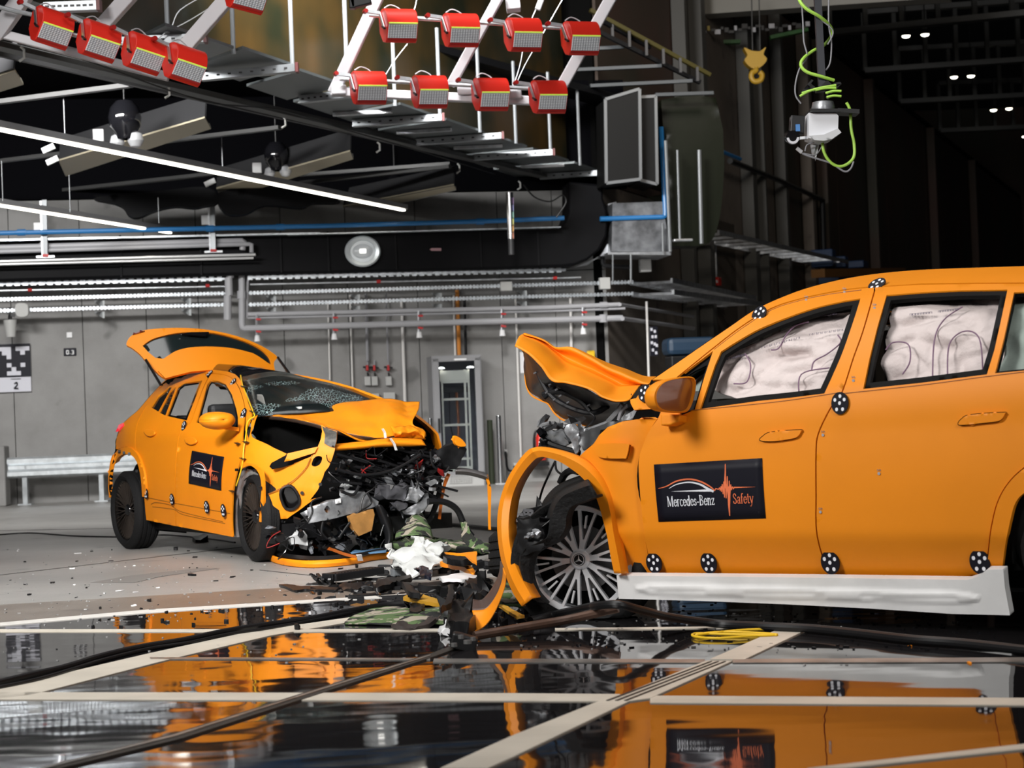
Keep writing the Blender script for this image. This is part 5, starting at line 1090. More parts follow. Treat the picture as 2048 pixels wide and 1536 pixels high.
# bright bent rail and pipes above the axle
rail_ = sm(z3((800, 755), (820, 730), (870, 725), (900, 780), (910, 850), (880, 940), (850, 900), (840, 840), (810, 790)), 3, True)
sheet('bent_rail', rail_, lambda x, y: FB.pl(x, y, 'w', .22), ALU, CB, cell=5, thick=.05, disp=crumple(.02, 12, 4))
MB().tube([FB.pl(*p, 'w', .24) for p in sm(z3((880, 730), (903, 800), (905, 870), (885, 930)), 5)], .008, 8).build('rail_edge', ORA, CB, smooth=True)
for pts, m, r, w in ((((905, 790), (960, 775), (1060, 740), (1150, 700), (1200, 640)), ALU, .018, .3), (((1110, 715), (1170, 650), (1210, 590)), ALU, .02, .25), (((700, 720), (640, 740), (650, 800), (700, 850)), ALU, .012, .4),
                     (((735, 985), (690, 1080), (640, 1200), (600, 1360)), BLK, .006, .2), (((735, 985), (745, 1050), (800, 1090)), BLK, .006, .2), (((980, 650), (1010, 690), (940, 760)), BLK, .006, .3),
                     (((770, 1140), (800, 1080), (850, 1050), (900, 1060)), BLK, .02, .3), (((640, 830), (700, 870), (800, 905), (900, 930)), BLK, .02, .35), (((1180, 700), (1200, 640), (1240, 600)), GRY, .012, .22)):
    MB().tube([FB.pl(*p, 'w', w) for p in sm(z3(*pts), 5)], r, 8).build('cable' if r < .01 else 'pipe', m, CB, smooth=True)
mo_ = z3((640, 720), (690, 700), (740, 770), (800, 800), (830, 880), (760, 890), (700, 860), (650, 880), (640, 830), (690, 800))
sheet('latch_carrier', mo_, lambda x, y: FB.pl(x, y, 'w', .45), ALU, CB, cell=6, thick=.03, disp=crumple(.03, 9, 6))
# engine bay bulk behind: a dark firewall box
MB().grid([[LW(.55, w, z) for z in zrng(.3, 1.02, 4)] for w in zrng(.1, 1.8, 5)]).build('bulkhead', DRK, CB, solid=.02)
MB().grid([[LW(l, w, .55+.1*math.sin(w*5+l*3)) for l in zrng(.0, .55, 4)] for w in zrng(.75, 1.7, 6)]).build('motor_block', BLK, CB, solid=.2)
# ================================================================ the smaller wrecked car behind (frame A)
FA = Frame((-2.0, 14.98, 0), (-.52, .854))
def SA(l, z):
    zb = .93+.05*l
    w = .03+(max(0, .45-z))*.20 if z < .45 else .03-.02*math.sin(min(1, (z-.45)/.45)*math.pi)
    if z > zb-.14: w += ((z-zb+.14))**2*1.0
    if z > zb: w += (z-zb)*.36
    if z > 1.34: w += (z-1.34)**2*3.0
    if l < .1: w += (.1-l)**2*.30
    if l > 2.7: w += (l-2.7)**2*.23
    return w
def pA(off=0.0): return lambda x, y: FA.surf(x, y, SA, off)
z1 = Zm(200, 620, 2.8452); z2 = Zm(460, 720, 3.491); d4 = Zm(480, 760, 6.4); d3 = Zm(620, 860, 5.909); d2 = Zm(560, 960, 4.096)
CA = thing('wrecked_car', 'smaller orange car in the middle with raised tailgate and torn open nose', 'car', (FA.O.x, FA.O.y, 0), 'orange crash test cars')
# outlines on the side
roofA = sm(z1((135, 640), (165, 612), (215, 570), (275, 500), (330, 440), (380, 398), (440, 366), (520, 346), (620, 338), (710, 345), (765, 362), (800, 398), (822, 450), (845, 530), (868, 585)), 5)
rearA = sm(z1((135, 640), (105, 690), (90, 750), (82, 830), (60, 900), (53, 990), (60, 1068)), 4)
rarch = sm(z1((72, 1066), (72, 980), (82, 890), (105, 838), (145, 820), (185, 832), (215, 880), (232, 960), (240, 1062)), 5)
rlip = sm(z1((60, 1068), (55, 990), (62, 890), (85, 815), (130, 782), (180, 788), (222, 840), (252, 940), (262, 1066)), 5)
wq = z1((290, 553), (330, 490), (395, 437), (409, 438), (332, 578))
wf = z1((337, 583), (395, 470), (437, 428), (372, 600))
wr = z1((380, 603), (445, 440), (475, 416), (583, 399), (493, 628))
wfr = z1((548, 640), (610, 425), (628, 400), (670, 402), (715, 422), (750, 480), (775, 560), (785, 610), (785, 672), (640, 660))
cutR = sm(z1((262, 552), (215, 640), (200, 740), (212, 830), (240, 900), (262, 1000), (268, 1070)), 4)
cutB = sm(z1((615, 388), (585, 450), (545, 560), (515, 640), (470, 680), (445, 740), (430, 900), (428, 1060), (432, 1230)), 4)
cutF = sm(z1((835, 500), (825, 600), (812, 700), (812, 760), (800, 850), (775, 940), (757, 1040), (752, 1200), (757, 1292)), 4)
grvA = sm(z1((262, 552), (300, 480), (360, 420), (440, 384), (530, 366), (615, 362), (690, 366), (745, 384), (785, 430), (812, 500), (830, 580)), 5)
botA = z1((258, 1195), (440, 1232), (600, 1262), (757, 1292))
full = roofA+z1((850, 640), (825, 720), (800, 850), (757, 1040), (757, 1292), (258, 1195))+rarch[::-1][:1]+rarch[::-1]+rearA[::-1]
full = roofA+z1((850, 640), (825, 720), (800, 850), (757, 1040), (757, 1292), (258, 1195), (245, 1066))+rarch[::-1]+rearA[::-1][:-1]
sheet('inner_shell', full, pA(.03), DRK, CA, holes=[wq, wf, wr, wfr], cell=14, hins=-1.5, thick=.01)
sheet('rear_quarter', cutR[::-1][0:]+grvA[0:1]+z1((262, 552))+roofA[:10][::-1]+rearA[1:]+rlip[1:], pA(), ORA, CA, cell=9, ins=.6) if 0 else None
quarter = z1((262, 552))+cutR+rlip[::-1]+rearA[::-1]+[roofA[i] for i in range(0, 28)]+z1((395, 404), (360, 424), (300, 484))
sheet('rear_quarter', quarter, pA(), ORA, CA, holes=[], cell=8, ins=.5)
railA = roofA[27:]+z1((850, 640), (822, 700), (812, 700))+grvA[::-1][:-16]
railA = [p for p in roofA[20:]]+z1((858, 620), (825, 690), (830, 600))+[p for p in grvA[::-1] if p[0] > 200+330/2.8452]
sheet('roof_rail', railA, pA(-.004), ORA, CA, cell=8, ins=.5)
doorR = z1((262, 552))+[p for p in grvA if p[0] < 200+612/2.8452][1:]+cutB+z1((432, 1230), (262, 1196), (250, 1066))+cutR[::-1][:-1]
sheet('rear_door', doorR, pA(), ORA, CA, holes=[wq, wf, wr], cell=8, ins=.55)
doorF = [p for p in grvA if p[0] > 200+616/2.8452]+cutF[4:]+z1((757, 1292), (440, 1232))+cutB[::-1]
sheet('front_door', doorF, pA(), ORA, CA, holes=[wfr], cell=8, ins=.55)
sheet('wheel_arch_trim', rlip+rarch[::-1], pA(-.018), ORA, CA, cell=5, thick=.03)
# sculpted sill lines
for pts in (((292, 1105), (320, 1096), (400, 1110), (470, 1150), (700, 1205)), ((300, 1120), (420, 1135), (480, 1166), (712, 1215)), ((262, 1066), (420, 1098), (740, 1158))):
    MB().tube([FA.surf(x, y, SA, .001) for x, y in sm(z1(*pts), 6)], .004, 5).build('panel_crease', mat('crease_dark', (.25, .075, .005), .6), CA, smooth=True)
for a in (wq, wf, wr, wfr): sheet('window_seal', inset(a, -1), pA(.012), BLG, CA, holes=[inset(a, 3.5 if a in (wr, wfr) else 1.2)], cell=9, thick=.015)
GLS = mat('privacy_glass', (.012, .014, .015), .1)
for a in (wq, wf): sheet('side_glass', a, pA(.02), GLS, CA, cell=10, thick=.004)
for ol in (((248, 690), (262, 678), (290, 678), (308, 690), (305, 708), (285, 720), (262, 712)), ((480, 735), (495, 724), (525, 724), (544, 738), (540, 757), (515, 768), (490, 758))):
    o = sm(z1(*ol), 3, True); sheet('door_handle', o, pA(-.022), ORA, CA, cell=4, thick=.02, bevel=.006)
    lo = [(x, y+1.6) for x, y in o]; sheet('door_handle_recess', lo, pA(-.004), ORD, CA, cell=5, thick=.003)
for x, y, r in ((626, 364, .045), (760, 413, .045), (820, 593, .055), (481, 660, .05), (266, 1043, .055), (413, 1077, .055), (611, 1121, .06), (706, 1141, .06)):
    X, Y = z1((x, y))[0]; tgt(FA, SA, CA, X, Y, r, -.006)
corA = [FA.surf(*p, SA, -.004) for p in z1((504, 987), (690, 1029), (706, 836), (524, 800))]
def placeA(u, v, h):
    s = u/1.86; p = corA[0].lerp(corA[1], s).lerp(corA[3].lerp(corA[2], s), v)
    q = FA.loc(p); return FA.W(q.x, SA(q.x, q.z)-.004-h*2.2, q.z)
decal(CA, placeA, 'safety_sticker')
# rear lamp
tl = z1((95, 690), (105, 655), (130, 642), (132, 655), (115, 672), (100, 692))
sheet('rear_lamp', tl, pA(-.01), mat('lamp_red', (.6, .01, .02), .2, emit=(1, .02, .05), es=.6), CA, cell=4, thick=.02)
# far side, roof, floor, seats
def LA(l, w, z): return FA.W(l, w, z)
WA = 1.83
def zroof(l): return 1.50+.06*math.sin(math.pi*min(1, max(0, (l-1.0)/2.2)))-(max(0, l-2.6))**2*.25
rows = []
A0, A1 = FA.loc(FA.surf(*z1((785, 372))[0], SA)), None
# roof panel between the two rails, dark glass, crowned
tp = [FA.loc(FA.surf(*z1(p)[0], SA)) for p in ((790, 385), (715, 350), (620, 340), (520, 350), (440, 370), (360, 420))]
for q in tp: rows.append([LA(q.x+(-.10*math.sin(math.pi*t) if q is tp[0] else 0), q.y+(WA-2*q.y)*t, q.z+.055*math.sin(math.pi*t)*(1 if q is not tp[0] else .8)) for t in [i/10 for i in range(11)]])
MB().grid(rows).build('glass_roof', BLG, CA, smooth=True, solid=.02)
# windscreen: from the roof edge down to the cowl
cl = FA.loc(FA.surf(*z1((868, 585))[0], SA)); top0 = rows[0]; bot = [LA(cl.x-.22*math.sin(math.pi*t), cl.y+(WA-2*cl.y)*t, cl.z+.02*math.sin(math.pi*t)-.03) for t in [i/10 for i in range(11)]]
WS = bpy.data.materials.new('shattered_glass'); WS.use_nodes = True; nt = WS.node_tree; b = nt.nodes['Principled BSDF']; MATS['shattered_glass'] = WS
b.inputs['Roughness'].default_value = .2
tc = nt.nodes.new('ShaderNodeTexCoord'); vo = nt.nodes.new('ShaderNodeTexVoronoi'); vo.feature = 'DISTANCE_TO_EDGE'; vo.inputs['Scale'].default_value = 24
ns = nt.nodes.new('ShaderNodeTexNoise'); ns.inputs['Scale'].default_value = 2.4; ns.inputs['Detail'].default_value = 3
mp = nt.nodes.new('ShaderNodeMapping'); mp.inputs['Rotation'].default_value = (.2, .3, .9); mp.inputs['Scale'].default_value = (1.8, .8, 1)
nt.links.new(tc.outputs['Object'], mp.inputs['Vector']); nt.links.new(mp.outputs['Vector'], vo.inputs['Vector']); nt.links.new(tc.outputs['Object'], ns.inputs['Vector'])
lt = nt.nodes.new('ShaderNodeMath'); lt.operation = 'LESS_THAN'; lt.inputs[1].default_value = .035; nt.links.new(vo.outputs['Distance'], lt.inputs[0])
gt = nt.nodes.new('ShaderNodeMath'); gt.operation = 'GREATER_THAN'; gt.inputs[1].default_value = .53; nt.links.new(ns.outputs['Fac'], gt.inputs[0])
mu = nt.nodes.new('ShaderNodeMath'); mu.operation = 'MULTIPLY'; nt.links.new(lt.outputs[0], mu.inputs[0]); nt.links.new(gt.outputs[0], mu.inputs[1])
mx_ = nt.nodes.new('ShaderNodeMix'); mx_.data_type = 'RGBA'; mx_.inputs['A'].default_value = (.008, .012, .013, 1); mx_.inputs['B'].default_value = (.30, .42, .42, 1)
nt.links.new(mu.outputs[0], mx_.inputs['Factor']); nt.links.new(mx_.outputs['Result'], b.inputs['Base Color'])
al = nt.nodes.new('ShaderNodeMath'); al.operation = 'MULTIPLY_ADD'; al.inputs[1].default_value = .17; al.inputs[2].default_value = .82; nt.links.new(mu.outputs[0], al.inputs[0]); nt.links.new(al.outputs[0], b.inputs['Alpha'])
wsr = [[a.lerp(c, k/6)+V((0, 0, .035*math.sin(math.pi*k/6)))+FA.el*(-.03*math.sin(math.pi*k/6)) for a, c in zip(top0, bot)] for k in range(7)]
cr = crumple(.012, 6, 3)
MB().grid([[cr(p) if 0 < i < 6 else p for p in r] for i, r in enumerate(wsr)]).build('windscreen', WS, CA, smooth=True, solid=.006)
# printed line on the dark band above the windscreen
def placeR(u, v, h):
    t = .27+u*.16; q = top0[0].lerp(top0[-1], t); i = min(9, int(t*10)); f = t*10-i
    a = rows[0][i].lerp(rows[0][i+1], f); c = rows[1][i].lerp(rows[1][i+1], f); return a.lerp(c, .10+v*.8)+V((0, 0, .012))
mb = MB(); xe = text(mb, 'Mercedes-Benz', .1, .2, .30, .8, placeR); mb.build('roof_lettering', mat('faint_print', (.10, .10, .12), .4), CA)
mb = MB(); text(mb, 'Safety', xe+.08, .2, .30, .8, placeR); mb.build('roof_lettering', mat('faint_print_red', (.22, .04, .02), .4), CA)
# far side body with its windows: mirrored outlines
def mir_sheet(name, poly, holes, m, off=0, thick=.015):
    def pr(x, y):
        q = FA.loc(FA.surf(x, y, SA, off)); return LA(q.x, WA-q.y, q.z)
    return sheet(name, poly, pr, m, CA, holes=holes, cell=14, thick=0)
o = mir_sheet('far_side_panel', full, [wq, wf, wr, wfr], ORA)
md = o.modifiers.new('solid', 'SOLIDIFY'); md.thickness = .02; md.offset = 0
o = mir_sheet('far_side_lining', full, [wq, wf, wr, wfr], DRK, .03)
FM = Matrix(((FA.el.x, FA.ew.x, 0), (FA.el.y, FA.ew.y, 0), (0, 0, 1)))
MB().box(LA(1.35, WA/2, .24), (2.9, 1.5, .12), FM).build('floor_pan', BLK, CA)
MB().box(LA(2.6, WA/2, .62), (.9, 1.3, .5), FM).build('boot_floor', DRK, CA)
SEAT = mat('seat_black', (.018, .018, .02), .6); SEG = mat('seat_grey', (.22, .22, .21), .7)
for l, w, z, m in ((1.62, .50, .52, SEAT), (1.62, 1.33, .52, SEAT), (2.42, .5, .44, SEAT), (2.42, 1.33, .44, SEAT)):
    s_ = MB().box(LA(l-.22, w, z-.12), (.5, .50, .18), FM).build('seat', m, CA, bevel=.05)
    MB().box(LA(l+.06, w, z+.24), (.14, .48, .62), FM @ Matrix.Rotation(.2, 3, 'Y')).build('backrest', m, s_, bevel=.05)
    MB().box(LA(l+.14, w, z+.64), (.11, .28, .20), FM).build('headrest', m, s_, bevel=.04)
    for k in (-.07, .07): MB().tube([LA(l+.1, w+k, z+.5), LA(l+.13, w+k, z+.6)], .008, 6).build('headrest_post', ALU, s_)
MB().box(LA(.95, WA/2, .82), (.4, 1.45, .22), FM).build('dashboard', SEAT, CA, bevel=.05)
a0 = LA(1.12, .5, .92); st = MB(); st.tube([a0+FA.ew*(.18*math.cos(R(a)))+V((0, 0, .18*math.sin(R(a))))+FA.el*.03*math.sin(R(a)) for a in range(0, 361, 20)], .015, 8); st.bar(a0-FA.ew*.17, a0+FA.ew*.17, .03, .02); st.build('steering_wheel', SEAT, CA, smooth=True)
BG2 = mat('airbag_white', (.62, .66, .66), .7, bump=.3, bs=14)
MB().lathe([(0, .08), (.12, .07), (.20, .03), (.22, 0), (.2, -.03), (0, -.05)], Matrix.Translation(LA(.98, .62, .96)), 20).build('driver_airbag', BG2, CA, smooth=True)
patch('side_airbag', [[FA.pl(*z2(p)[0], 'w', .42) for p in r] for r in (((190, 240), (225, 245), (243, 300)), ((190, 300), (225, 310), (240, 330)), ((185, 345), (205, 345), (222, 345)))], SEG, CA, n=4)
patch('airbag_roll', [[FA.pl(*z2(p)[0], 'w', .6) for p in r] for r in (((225, 345), (300, 325), (400, 330), (500, 325)), ((240, 380), (300, 350), (400, 350), (500, 340)))], BG2, CA, n=4)
# tailgate standing open: outer skin seen from the front, glass set in, spoiler lip
def tg(x, y, k):                                # k 0 at hinge edge .. 1 at the raised lower edge, plane rising rearwards
    return FA.pl(*z1((x, y))[0], 'l', 2.55+k)
T0 = [(372, 388), (420, 372), (520, 352), (620, 345), (760, 350), (880, 352), (1000, 356)]
T1 = [(318, 345), (380, 285), (480, 232), (600, 214), (760, 222), (900, 262), (998, 345)]
T2 = [(225, 255), (300, 200), (420, 150), (600, 140), (780, 168), (930, 232), (1000, 300)]
T3 = [(150, 195), (215, 130), (380, 104), (560, 104), (760, 146), (920, 200), (1008, 272)]
lv = [[tg(x, y, .05) for x, y in T0], [tg(x, y, .35) for x, y in T1], [tg(x, y, .75) for x, y in T2], [tg(x, y, 1.02) for x, y in T3]]
def bil(G, u, v):
    gu = u*(len(G[0])-1); gv = v*(len(G)-1); i = min(int(gu), len(G[0])-2); j = min(int(gv), len(G)-2); fu, fv = gu-i, gv-j
    return G[j][i].lerp(G[j][i+1], fu).lerp(G[j+1][i].lerp(G[j+1][i+1], fu), fv)
tgp = sm(z1((372, 390), (330, 362), (260, 290), (225, 250), (180, 215), (150, 195), (175, 150), (230, 120), (320, 106), (440, 101), (560, 106), (680, 124), (800, 155), (900, 195), (970, 235), (1008, 268), (990, 300), (998, 356)), 4)+z1((880, 352), (760, 350), (620, 342), (520, 352), (440, 372))
def ptg(off=0.0):
    nrm = FA.el*.5+V((0, 0, .86)) 
    O = LA(2.45, 0, 1.52); N = (FA.el*(-.62)+V((0, 0, .78)))
    def f(x, y):
        d = ray(x, y); t = (O-CAM).dot(N)/d.dot(N); p = CAM+d*t
        # gentle crown across the car
        w = FA.loc(p).y-WA/2
        t2 = t-off*2.2/abs(d.dot(N)) if off else t
        t2 += (w*w*.10)/abs(d.dot(N))
        return CAM+d*t2
    return f
# plane of the gate passes the hinge and rises towards the rear; steep enough to face the camera
def ptg(off=0.0):
    O = LA(2.75, 0, 1.50); N = (FA.el*(-.90)+V((0, 0, .42))).normalized()
    def f(x, y):
        d = ray(x, y); dn = d.dot(N); t = (O-CAM).dot(N)/dn
        w = FA.loc(CAM+d*t).y-WA/2
        return CAM+d*(t+(w*w*.22-off)/abs(dn))
    return f
gl = sm(z1((242, 203), (300, 165), (380, 142), (470, 128), (620, 128), (720, 146), (830, 180), (915, 222), (965, 270), (978, 315)), 4)+z1((955, 300), (900, 262))+sm(z1((870, 245), (760, 218), (640, 208), (520, 212), (440, 230), (395, 255), (360, 278)), 4)+z1((315, 272), (275, 240))
sheet('tailgate', tgp, ptg(0), ORA, CA, holes=[gl], cell=8, thick=.03)
sheet('tailgate_glass', inset(gl, -1), ptg(-.02), mat('rear_glass', (.010, .016, .017), .08), CA, cell=12, thick=.006)
sheet('tailgate_lower_skin', sm(z1((330, 345), (360, 295), (430, 240), (520, 215), (640, 210), (760, 222), (870, 248), (940, 290), (985, 335)), 4)+z1((998, 354), (760, 348), (620, 342), (520, 350), (440, 370), (372, 388)), ptg(.02), ORA, CA, cell=9, thick=.02)
sheet('wiper', z1((455, 136), (520, 126), (618, 124), (620, 134), (600, 148), (520, 142)), ptg(.03), BLG, CA, cell=5, thick=.02)
sheet('lamp_cover', z1((186, 138), (215, 122), (255, 118), (215, 130)), ptg(.02), mat('lamp_dark_red', (.12, .004, .006), .2), CA, cell=4, thick=.03)
ga = FA.pl(*z1((262, 285))[0], 'w', .25); gb = FA.pl(*z1((345, 425))[0], 'w', .22)
MB().tube([ga, gb], .013, 8).build('gas_strut', BLK, CA, smooth=True)
MB().tube([V((p.x, p.y, p.z))+FA.ew*1.3 for p in (ga, gb)], .013, 8).build('gas_strut', BLK, CA, smooth=True)
# door mirror (rounded shell with a foot)
mc = FA.pl(*z1((668, 628))[0], 'w', -.10); 
mp_ = sm(z1((575, 630), (590, 600), (630, 582), (690, 580), (740, 590), (762, 620), (755, 650), (720, 675), (660, 680), (600, 662)), 3, True)
P = [FA.pl(x, y, 'l', FA.loc(mc).x) for x, y in mp_]; c = sum(P, V((0, 0, 0)))/len(P); rows_ = []
for off, k in ((.07, .9), (.05, 1), (0, 1.0), (-.05, .92), (-.09, .72), (-.115, .4), (-.12, .05)): rows_.append([c+(p-c)*k+FA.el*off for p in P+[P[0]]])
MB().grid(rows_).build('door_mirror', ORA, CA, smooth=True, angle=None, solid=.01)
MB().add([FA.pl(x, y, 'l', FA.loc(mc).x) for x, y in z1((650, 672), (790, 690), (790, 668), (730, 660))]+[FA.pl(x, y, 'l', FA.loc(mc).x+.06) for x, y in z1((650, 672), (790, 690), (790, 668), (730, 660))], [(0, 1, 2, 3), (7, 6, 5, 4), (0, 4, 5, 1), (1, 5, 6, 2), (2, 6, 7, 3), (3, 7, 4, 0)]).build('mirror_foot', ORA, CA)
# yellow and black cable taped along the pillar
yl = [FA.surf(x, y, SA, -.012) for x, y in sm(z1((800, 372), (812, 430), (840, 500), (872, 580), (878, 605), (850, 625), (838, 650), (830, 720), (818, 790), (812, 870), (795, 940), (775, 1000)), 5)]
MB().tube(yl, .006, 6).build('yellow_cable', YEL, CA, smooth=True)
for x, y in ((818, 436), (868, 578), (830, 752), (812, 846), (752, 1032), (782, 760)):
    MB().bar(FA.surf(*z1((x-9, y-5))[0], SA, -.016), FA.surf(*z1((x+9, y+3))[0], SA, -.016), .035, .004).build('tape_strip', BLK, CA)
# wheels
wheel(CA, FA.pl(*z1((133, 1140))[0], 'w', .0)+V((.854, .52, 0))*.115, (-.854, -.52, .0), .352, .235, .262, 20, 'fine')
wheel(CA, FA.pl(*z1((855, 1178))[0], 'w', .05)+V((.9, .43, 0))*.075, (-.90, -.43, .02), .352, .15, .262, 20, 'fine')
wheel(CA, LA(2.75, WA-.10, .352), (.80, .60, 0), .352, .235, .262, 20, 'fine')
wheel(CA, LA(.30, 1.35, .352), (.85, .5, 0), .352, .235, .262, 20, 'fine')
for l0, ww in ((2.73, .0),):
    mbw = [[LA(l0-.44*math.cos(R(a)), w, .37+.43*math.sin(R(a))) for w in (.13, .30, .5)] for a in zrng(-10, 190, 14)]
    MB().grid(mbw).build('wheel_house', DRK, CA, smooth=True, solid=.01)
    MB().grid([[LA(l, .29+max(0, l-3.0)*.5, z) for z in (.15, .85)] for l in (2.2, 3.0, 3.42)]).build('wheel_house_wall', DRK, CA, solid=.01)
# front wing with the bumper skin that hangs on it
wing = z1((885, 595), (862, 640), (845, 740))+d4((85, 680), (75, 760), (50, 850), (20, 1010), (5, 1075), (60, 1060), (150, 1070), (220, 1100), (275, 1145), (300, 1210), (320, 1300), (340, 1400), (362, 1458), (450, 1420), (560, 1365), (680, 1290), (790, 1190), (860, 1100), (905, 1000), (940, 940), (900, 985), (700, 1060), (500, 1125), (400, 1140), (375, 1110), (400, 1060), (470, 1020), (580, 965), (600, 940), (400, 850), (250, 780), (165, 735), (130, 670), (160, 600), (230, 440), (190, 480))
def pW(x, y):                                   # wraps from the side round to the front of the car
    t = min(1, max(0, (x-495)/(640-495))); l0 = .58-1.02*t**.9
    w0 = .03+.42*t**1.5
    # surface: w as a function of l
    return FA.surf(x, y, lambda l, z: SA(max(l, .1), z)+(max(0, .25-l))**1.6*.95+(max(0, .55-z))*.12, 0)
sheet('front_wing', wing, pW, ORA, CA, cell=6, thick=.006, disp=crumple(.006, 6, 2))
bump = d4((362, 1460), (450, 1422), (560, 1366), (680, 1290), (790, 1190), (860, 1100), (905, 1000), (945, 935), (990, 860), (1030, 760), (1050, 660), (1035, 575), (1070, 590), (1100, 620), (1240, 660), (1238, 760), (1215, 880), (1180, 1000), (1130, 1110), (1080, 1180), (1060, 1250), (1000, 1400), (900, 1536))+z2((600, 965), (540, 1005), (470, 1060), (400, 1110), (345, 1112), (320, 1080), (300, 1030), (275, 950))
h1 = sm(d4((915, 1090), (930, 1020), (965, 985), (1010, 978), (1045, 995), (1040, 1040), (1010, 1085), (960, 1108)), 3, True)
h2 = sm(z2((357, 935), (372, 895), (410, 882), (440, 895), (475, 950), (480, 1000), (440, 1038), (395, 1035), (370, 990)), 2, True)
def pBu(x, y):
    return FA.surf(x, y, lambda l, z: SA(max(l, .1), z)+(max(0, .25-l))**1.6*.95+(max(0, .55-z))*.12, -.006-.13*max(0, min(1, (625-x)/80)))
sheet('bumper_skin', bump, pBu, ORA, CA, holes=[h1, h2], cell=6, thick=.006, disp=crumple(.006, 6, 4))['label'] = 'orange bumper skin hanging from the wing with two dark openings'
for h in (h2,):
    rr = inset(h, -1.2); 
    MB().tube([pBu(x, y)+V((0, -.008, 0)) for x, y in rr+rr[:1]], .012, 6).build('fog_lamp_frame', BLK, CA, smooth=True)
for h in (h1, h2): sheet('opening_lining', inset(h, -2), lambda x, y: pBu(x, y)+V((.02, .07, 0)), BLG, CA, cell=6, thick=.01)
slot = d4((375, 1110), (400, 1060), (470, 1020), (580, 965), (700, 960), (940, 925), (960, 950), (900, 1000), (700, 1070), (500, 1130), (400, 1145))
sheet('headlamp_void', slot, lambda x, y: pBu(x, y)+V((.0, .05, 0)), BLG, CA, cell=7, thick=.01)
MB().tube([pBu(x, y)+V((0, -.016, 0)) for x, y in sm(d4((362, 1459), (450, 1421), (560, 1366), (680, 1290), (790, 1190), (860, 1100), (905, 1000)), 5)], .0035, 5).build('panel_crease', MATS['crease_dark'], CA, smooth=True)
for x, y in d4((797, 1445), (1030, 1335)): MB().lathe([(0, .004), (.014, .004), (.014, 0), (0, 0)], Matrix.Translation(pBu(x, y)+V((0, -.014, 0))) @ Matrix.Rotation(R(90), 4, 'X'), 12).build('screw_hole', BLK, CA)
sheet('headlamp_edge', d4((610, 940), (850, 885), (1000, 852), (960, 930), (800, 980), (650, 1030), (570, 1045), (600, 980)), lambda x, y: pBu(x, y)+V((0, -.02, .0)), ORA, CA, cell=5, thick=.006)
sheet('inner_strip', d4((1050, 590), (1100, 615), (1240, 660), (1238, 760), (1212, 866), (1150, 850), (1080, 810), (1090, 700)), lambda x, y: pBu(x, y)+V((0, -.012, 0)), mat('scuffed_black', (.035, .03, .022), .5, var=.8, vs=30), CA, cell=5, thick=.004)
# front arch trim and bare metal liner
atr = sm(d4((2, 1080), (60, 1062), (150, 1072), (220, 1100), (270, 1150), (292, 1250), (300, 1400), (303, 1536)), 4)+z1((925, 1208), (905, 1205))+sm([(p[0], p[1]) for p in z1((912, 1100), (918, 1010), (908, 940), (880, 900), (845, 885), (800, 905))], 4)
sheet('wheel_arch_trim', atr, pA(-.014), ORA, CA, cell=5, thick=.02)
linr = sm(z1((757, 1292), (752, 1200), (757, 1040), (778, 950), (815, 912), (850, 908), (880, 925), (893, 940)), 4)+sm(z1((870, 935), (840, 955), (815, 1010), (800, 1110), (798, 1230), (808, 1290)), 4)
sheet('wheel_arch_liner', linr, pA(.05), mat('liner_metal', (.45, .46, .48), .4, .7, var=.25, vs=10, bump=.3, bs=12), CA, cell=4, thick=.01, disp=crumple(.01, 12, 7))
for x, y in ((778, 908), (826, 905), (880, 912), (913, 1010), (908, 1130), (110, 805), (136, 812), (166, 818), (210, 915)):
    X, Y = z1((x, y))[0]; MB().bar(FA.surf(X, Y-2, SA, -.03), FA.surf(X, Y+3, SA, -.03), .02, .02).build('clip', BLK, CA)
# bonnet: humped and torn at the leading edge
def qa(ps, ls, Z=z2): P = Z(*ps); return [FA.pl(P[i][0], P[i][1], 'l', ls[i] if isinstance(ls, (list, tuple)) else ls) for i in range(len(P))]
rb = qa(((200, 372), (300, 345), (420, 332), (520, 320), (620, 308), (720, 300), (850, 288), (960, 280), (1060, 274), (1160, 276), (1240, 292), (1330, 297)), [.70, .72, .70, .66, .60, .56, .5, .45, .42, .36, .3, .24])
r2 = qa(((205, 376), (310, 360), (440, 362), (560, 362), (670, 352), (770, 340), (880, 330), (985, 325), (1090, 318), (1170, 322), (1235, 345), (1322, 345)), [.64, .60, .52, .44, .38, .32, .26, .22, .15, .12, .1, .05])
r3 = qa(((212, 380), (320, 376), (450, 392), (570, 410), (690, 420), (800, 430), (910, 428), (1010, 415), (1100, 395), (1175, 385), (1240, 390), (1290, 395)), [.60, .50, .36, .24, .14, .06, .0, -.03, -.06, -.05, -.04, -.06])
r4 = qa(((220, 384), (330, 388), (460, 408), (590, 436), (720, 470), (840, 495), (940, 500), (1020, 500), (1100, 475), (1180, 455), (1240, 450), (1280, 450)), [.58, .42, .24, .10, -.05, -.15, -.20, -.22, -.22, -.2, -.18, -.18])
r5 = qa(((228, 388), (340, 396), (470, 416), (610, 450), (745, 492), (870, 522), (960, 535), (1050, 544), (1130, 540), (1200, 520), (1280, 500), (1355, 490)), [.56, .38, .16, .0, -.14, -.24, -.28, -.3, -.3, -.28, -.26, -.24])
HN = crumple(.012, 5, 11)
def hn(p):
    q = FA.loc(p); k = max(0, (q.y-.95))*.9; f = noise.noise(p*6)*k*.07+noise.noise(p*14)*k*.03; return p+V((0, -f, f*.6))
patch('bonnet', [rb, r2, r3, r4, r5], ORA, CA, n=6, thick=.005, disp=lambda p: hn(HN(p)))['label'] = 'crumpled orange bonnet pushed up in folds'
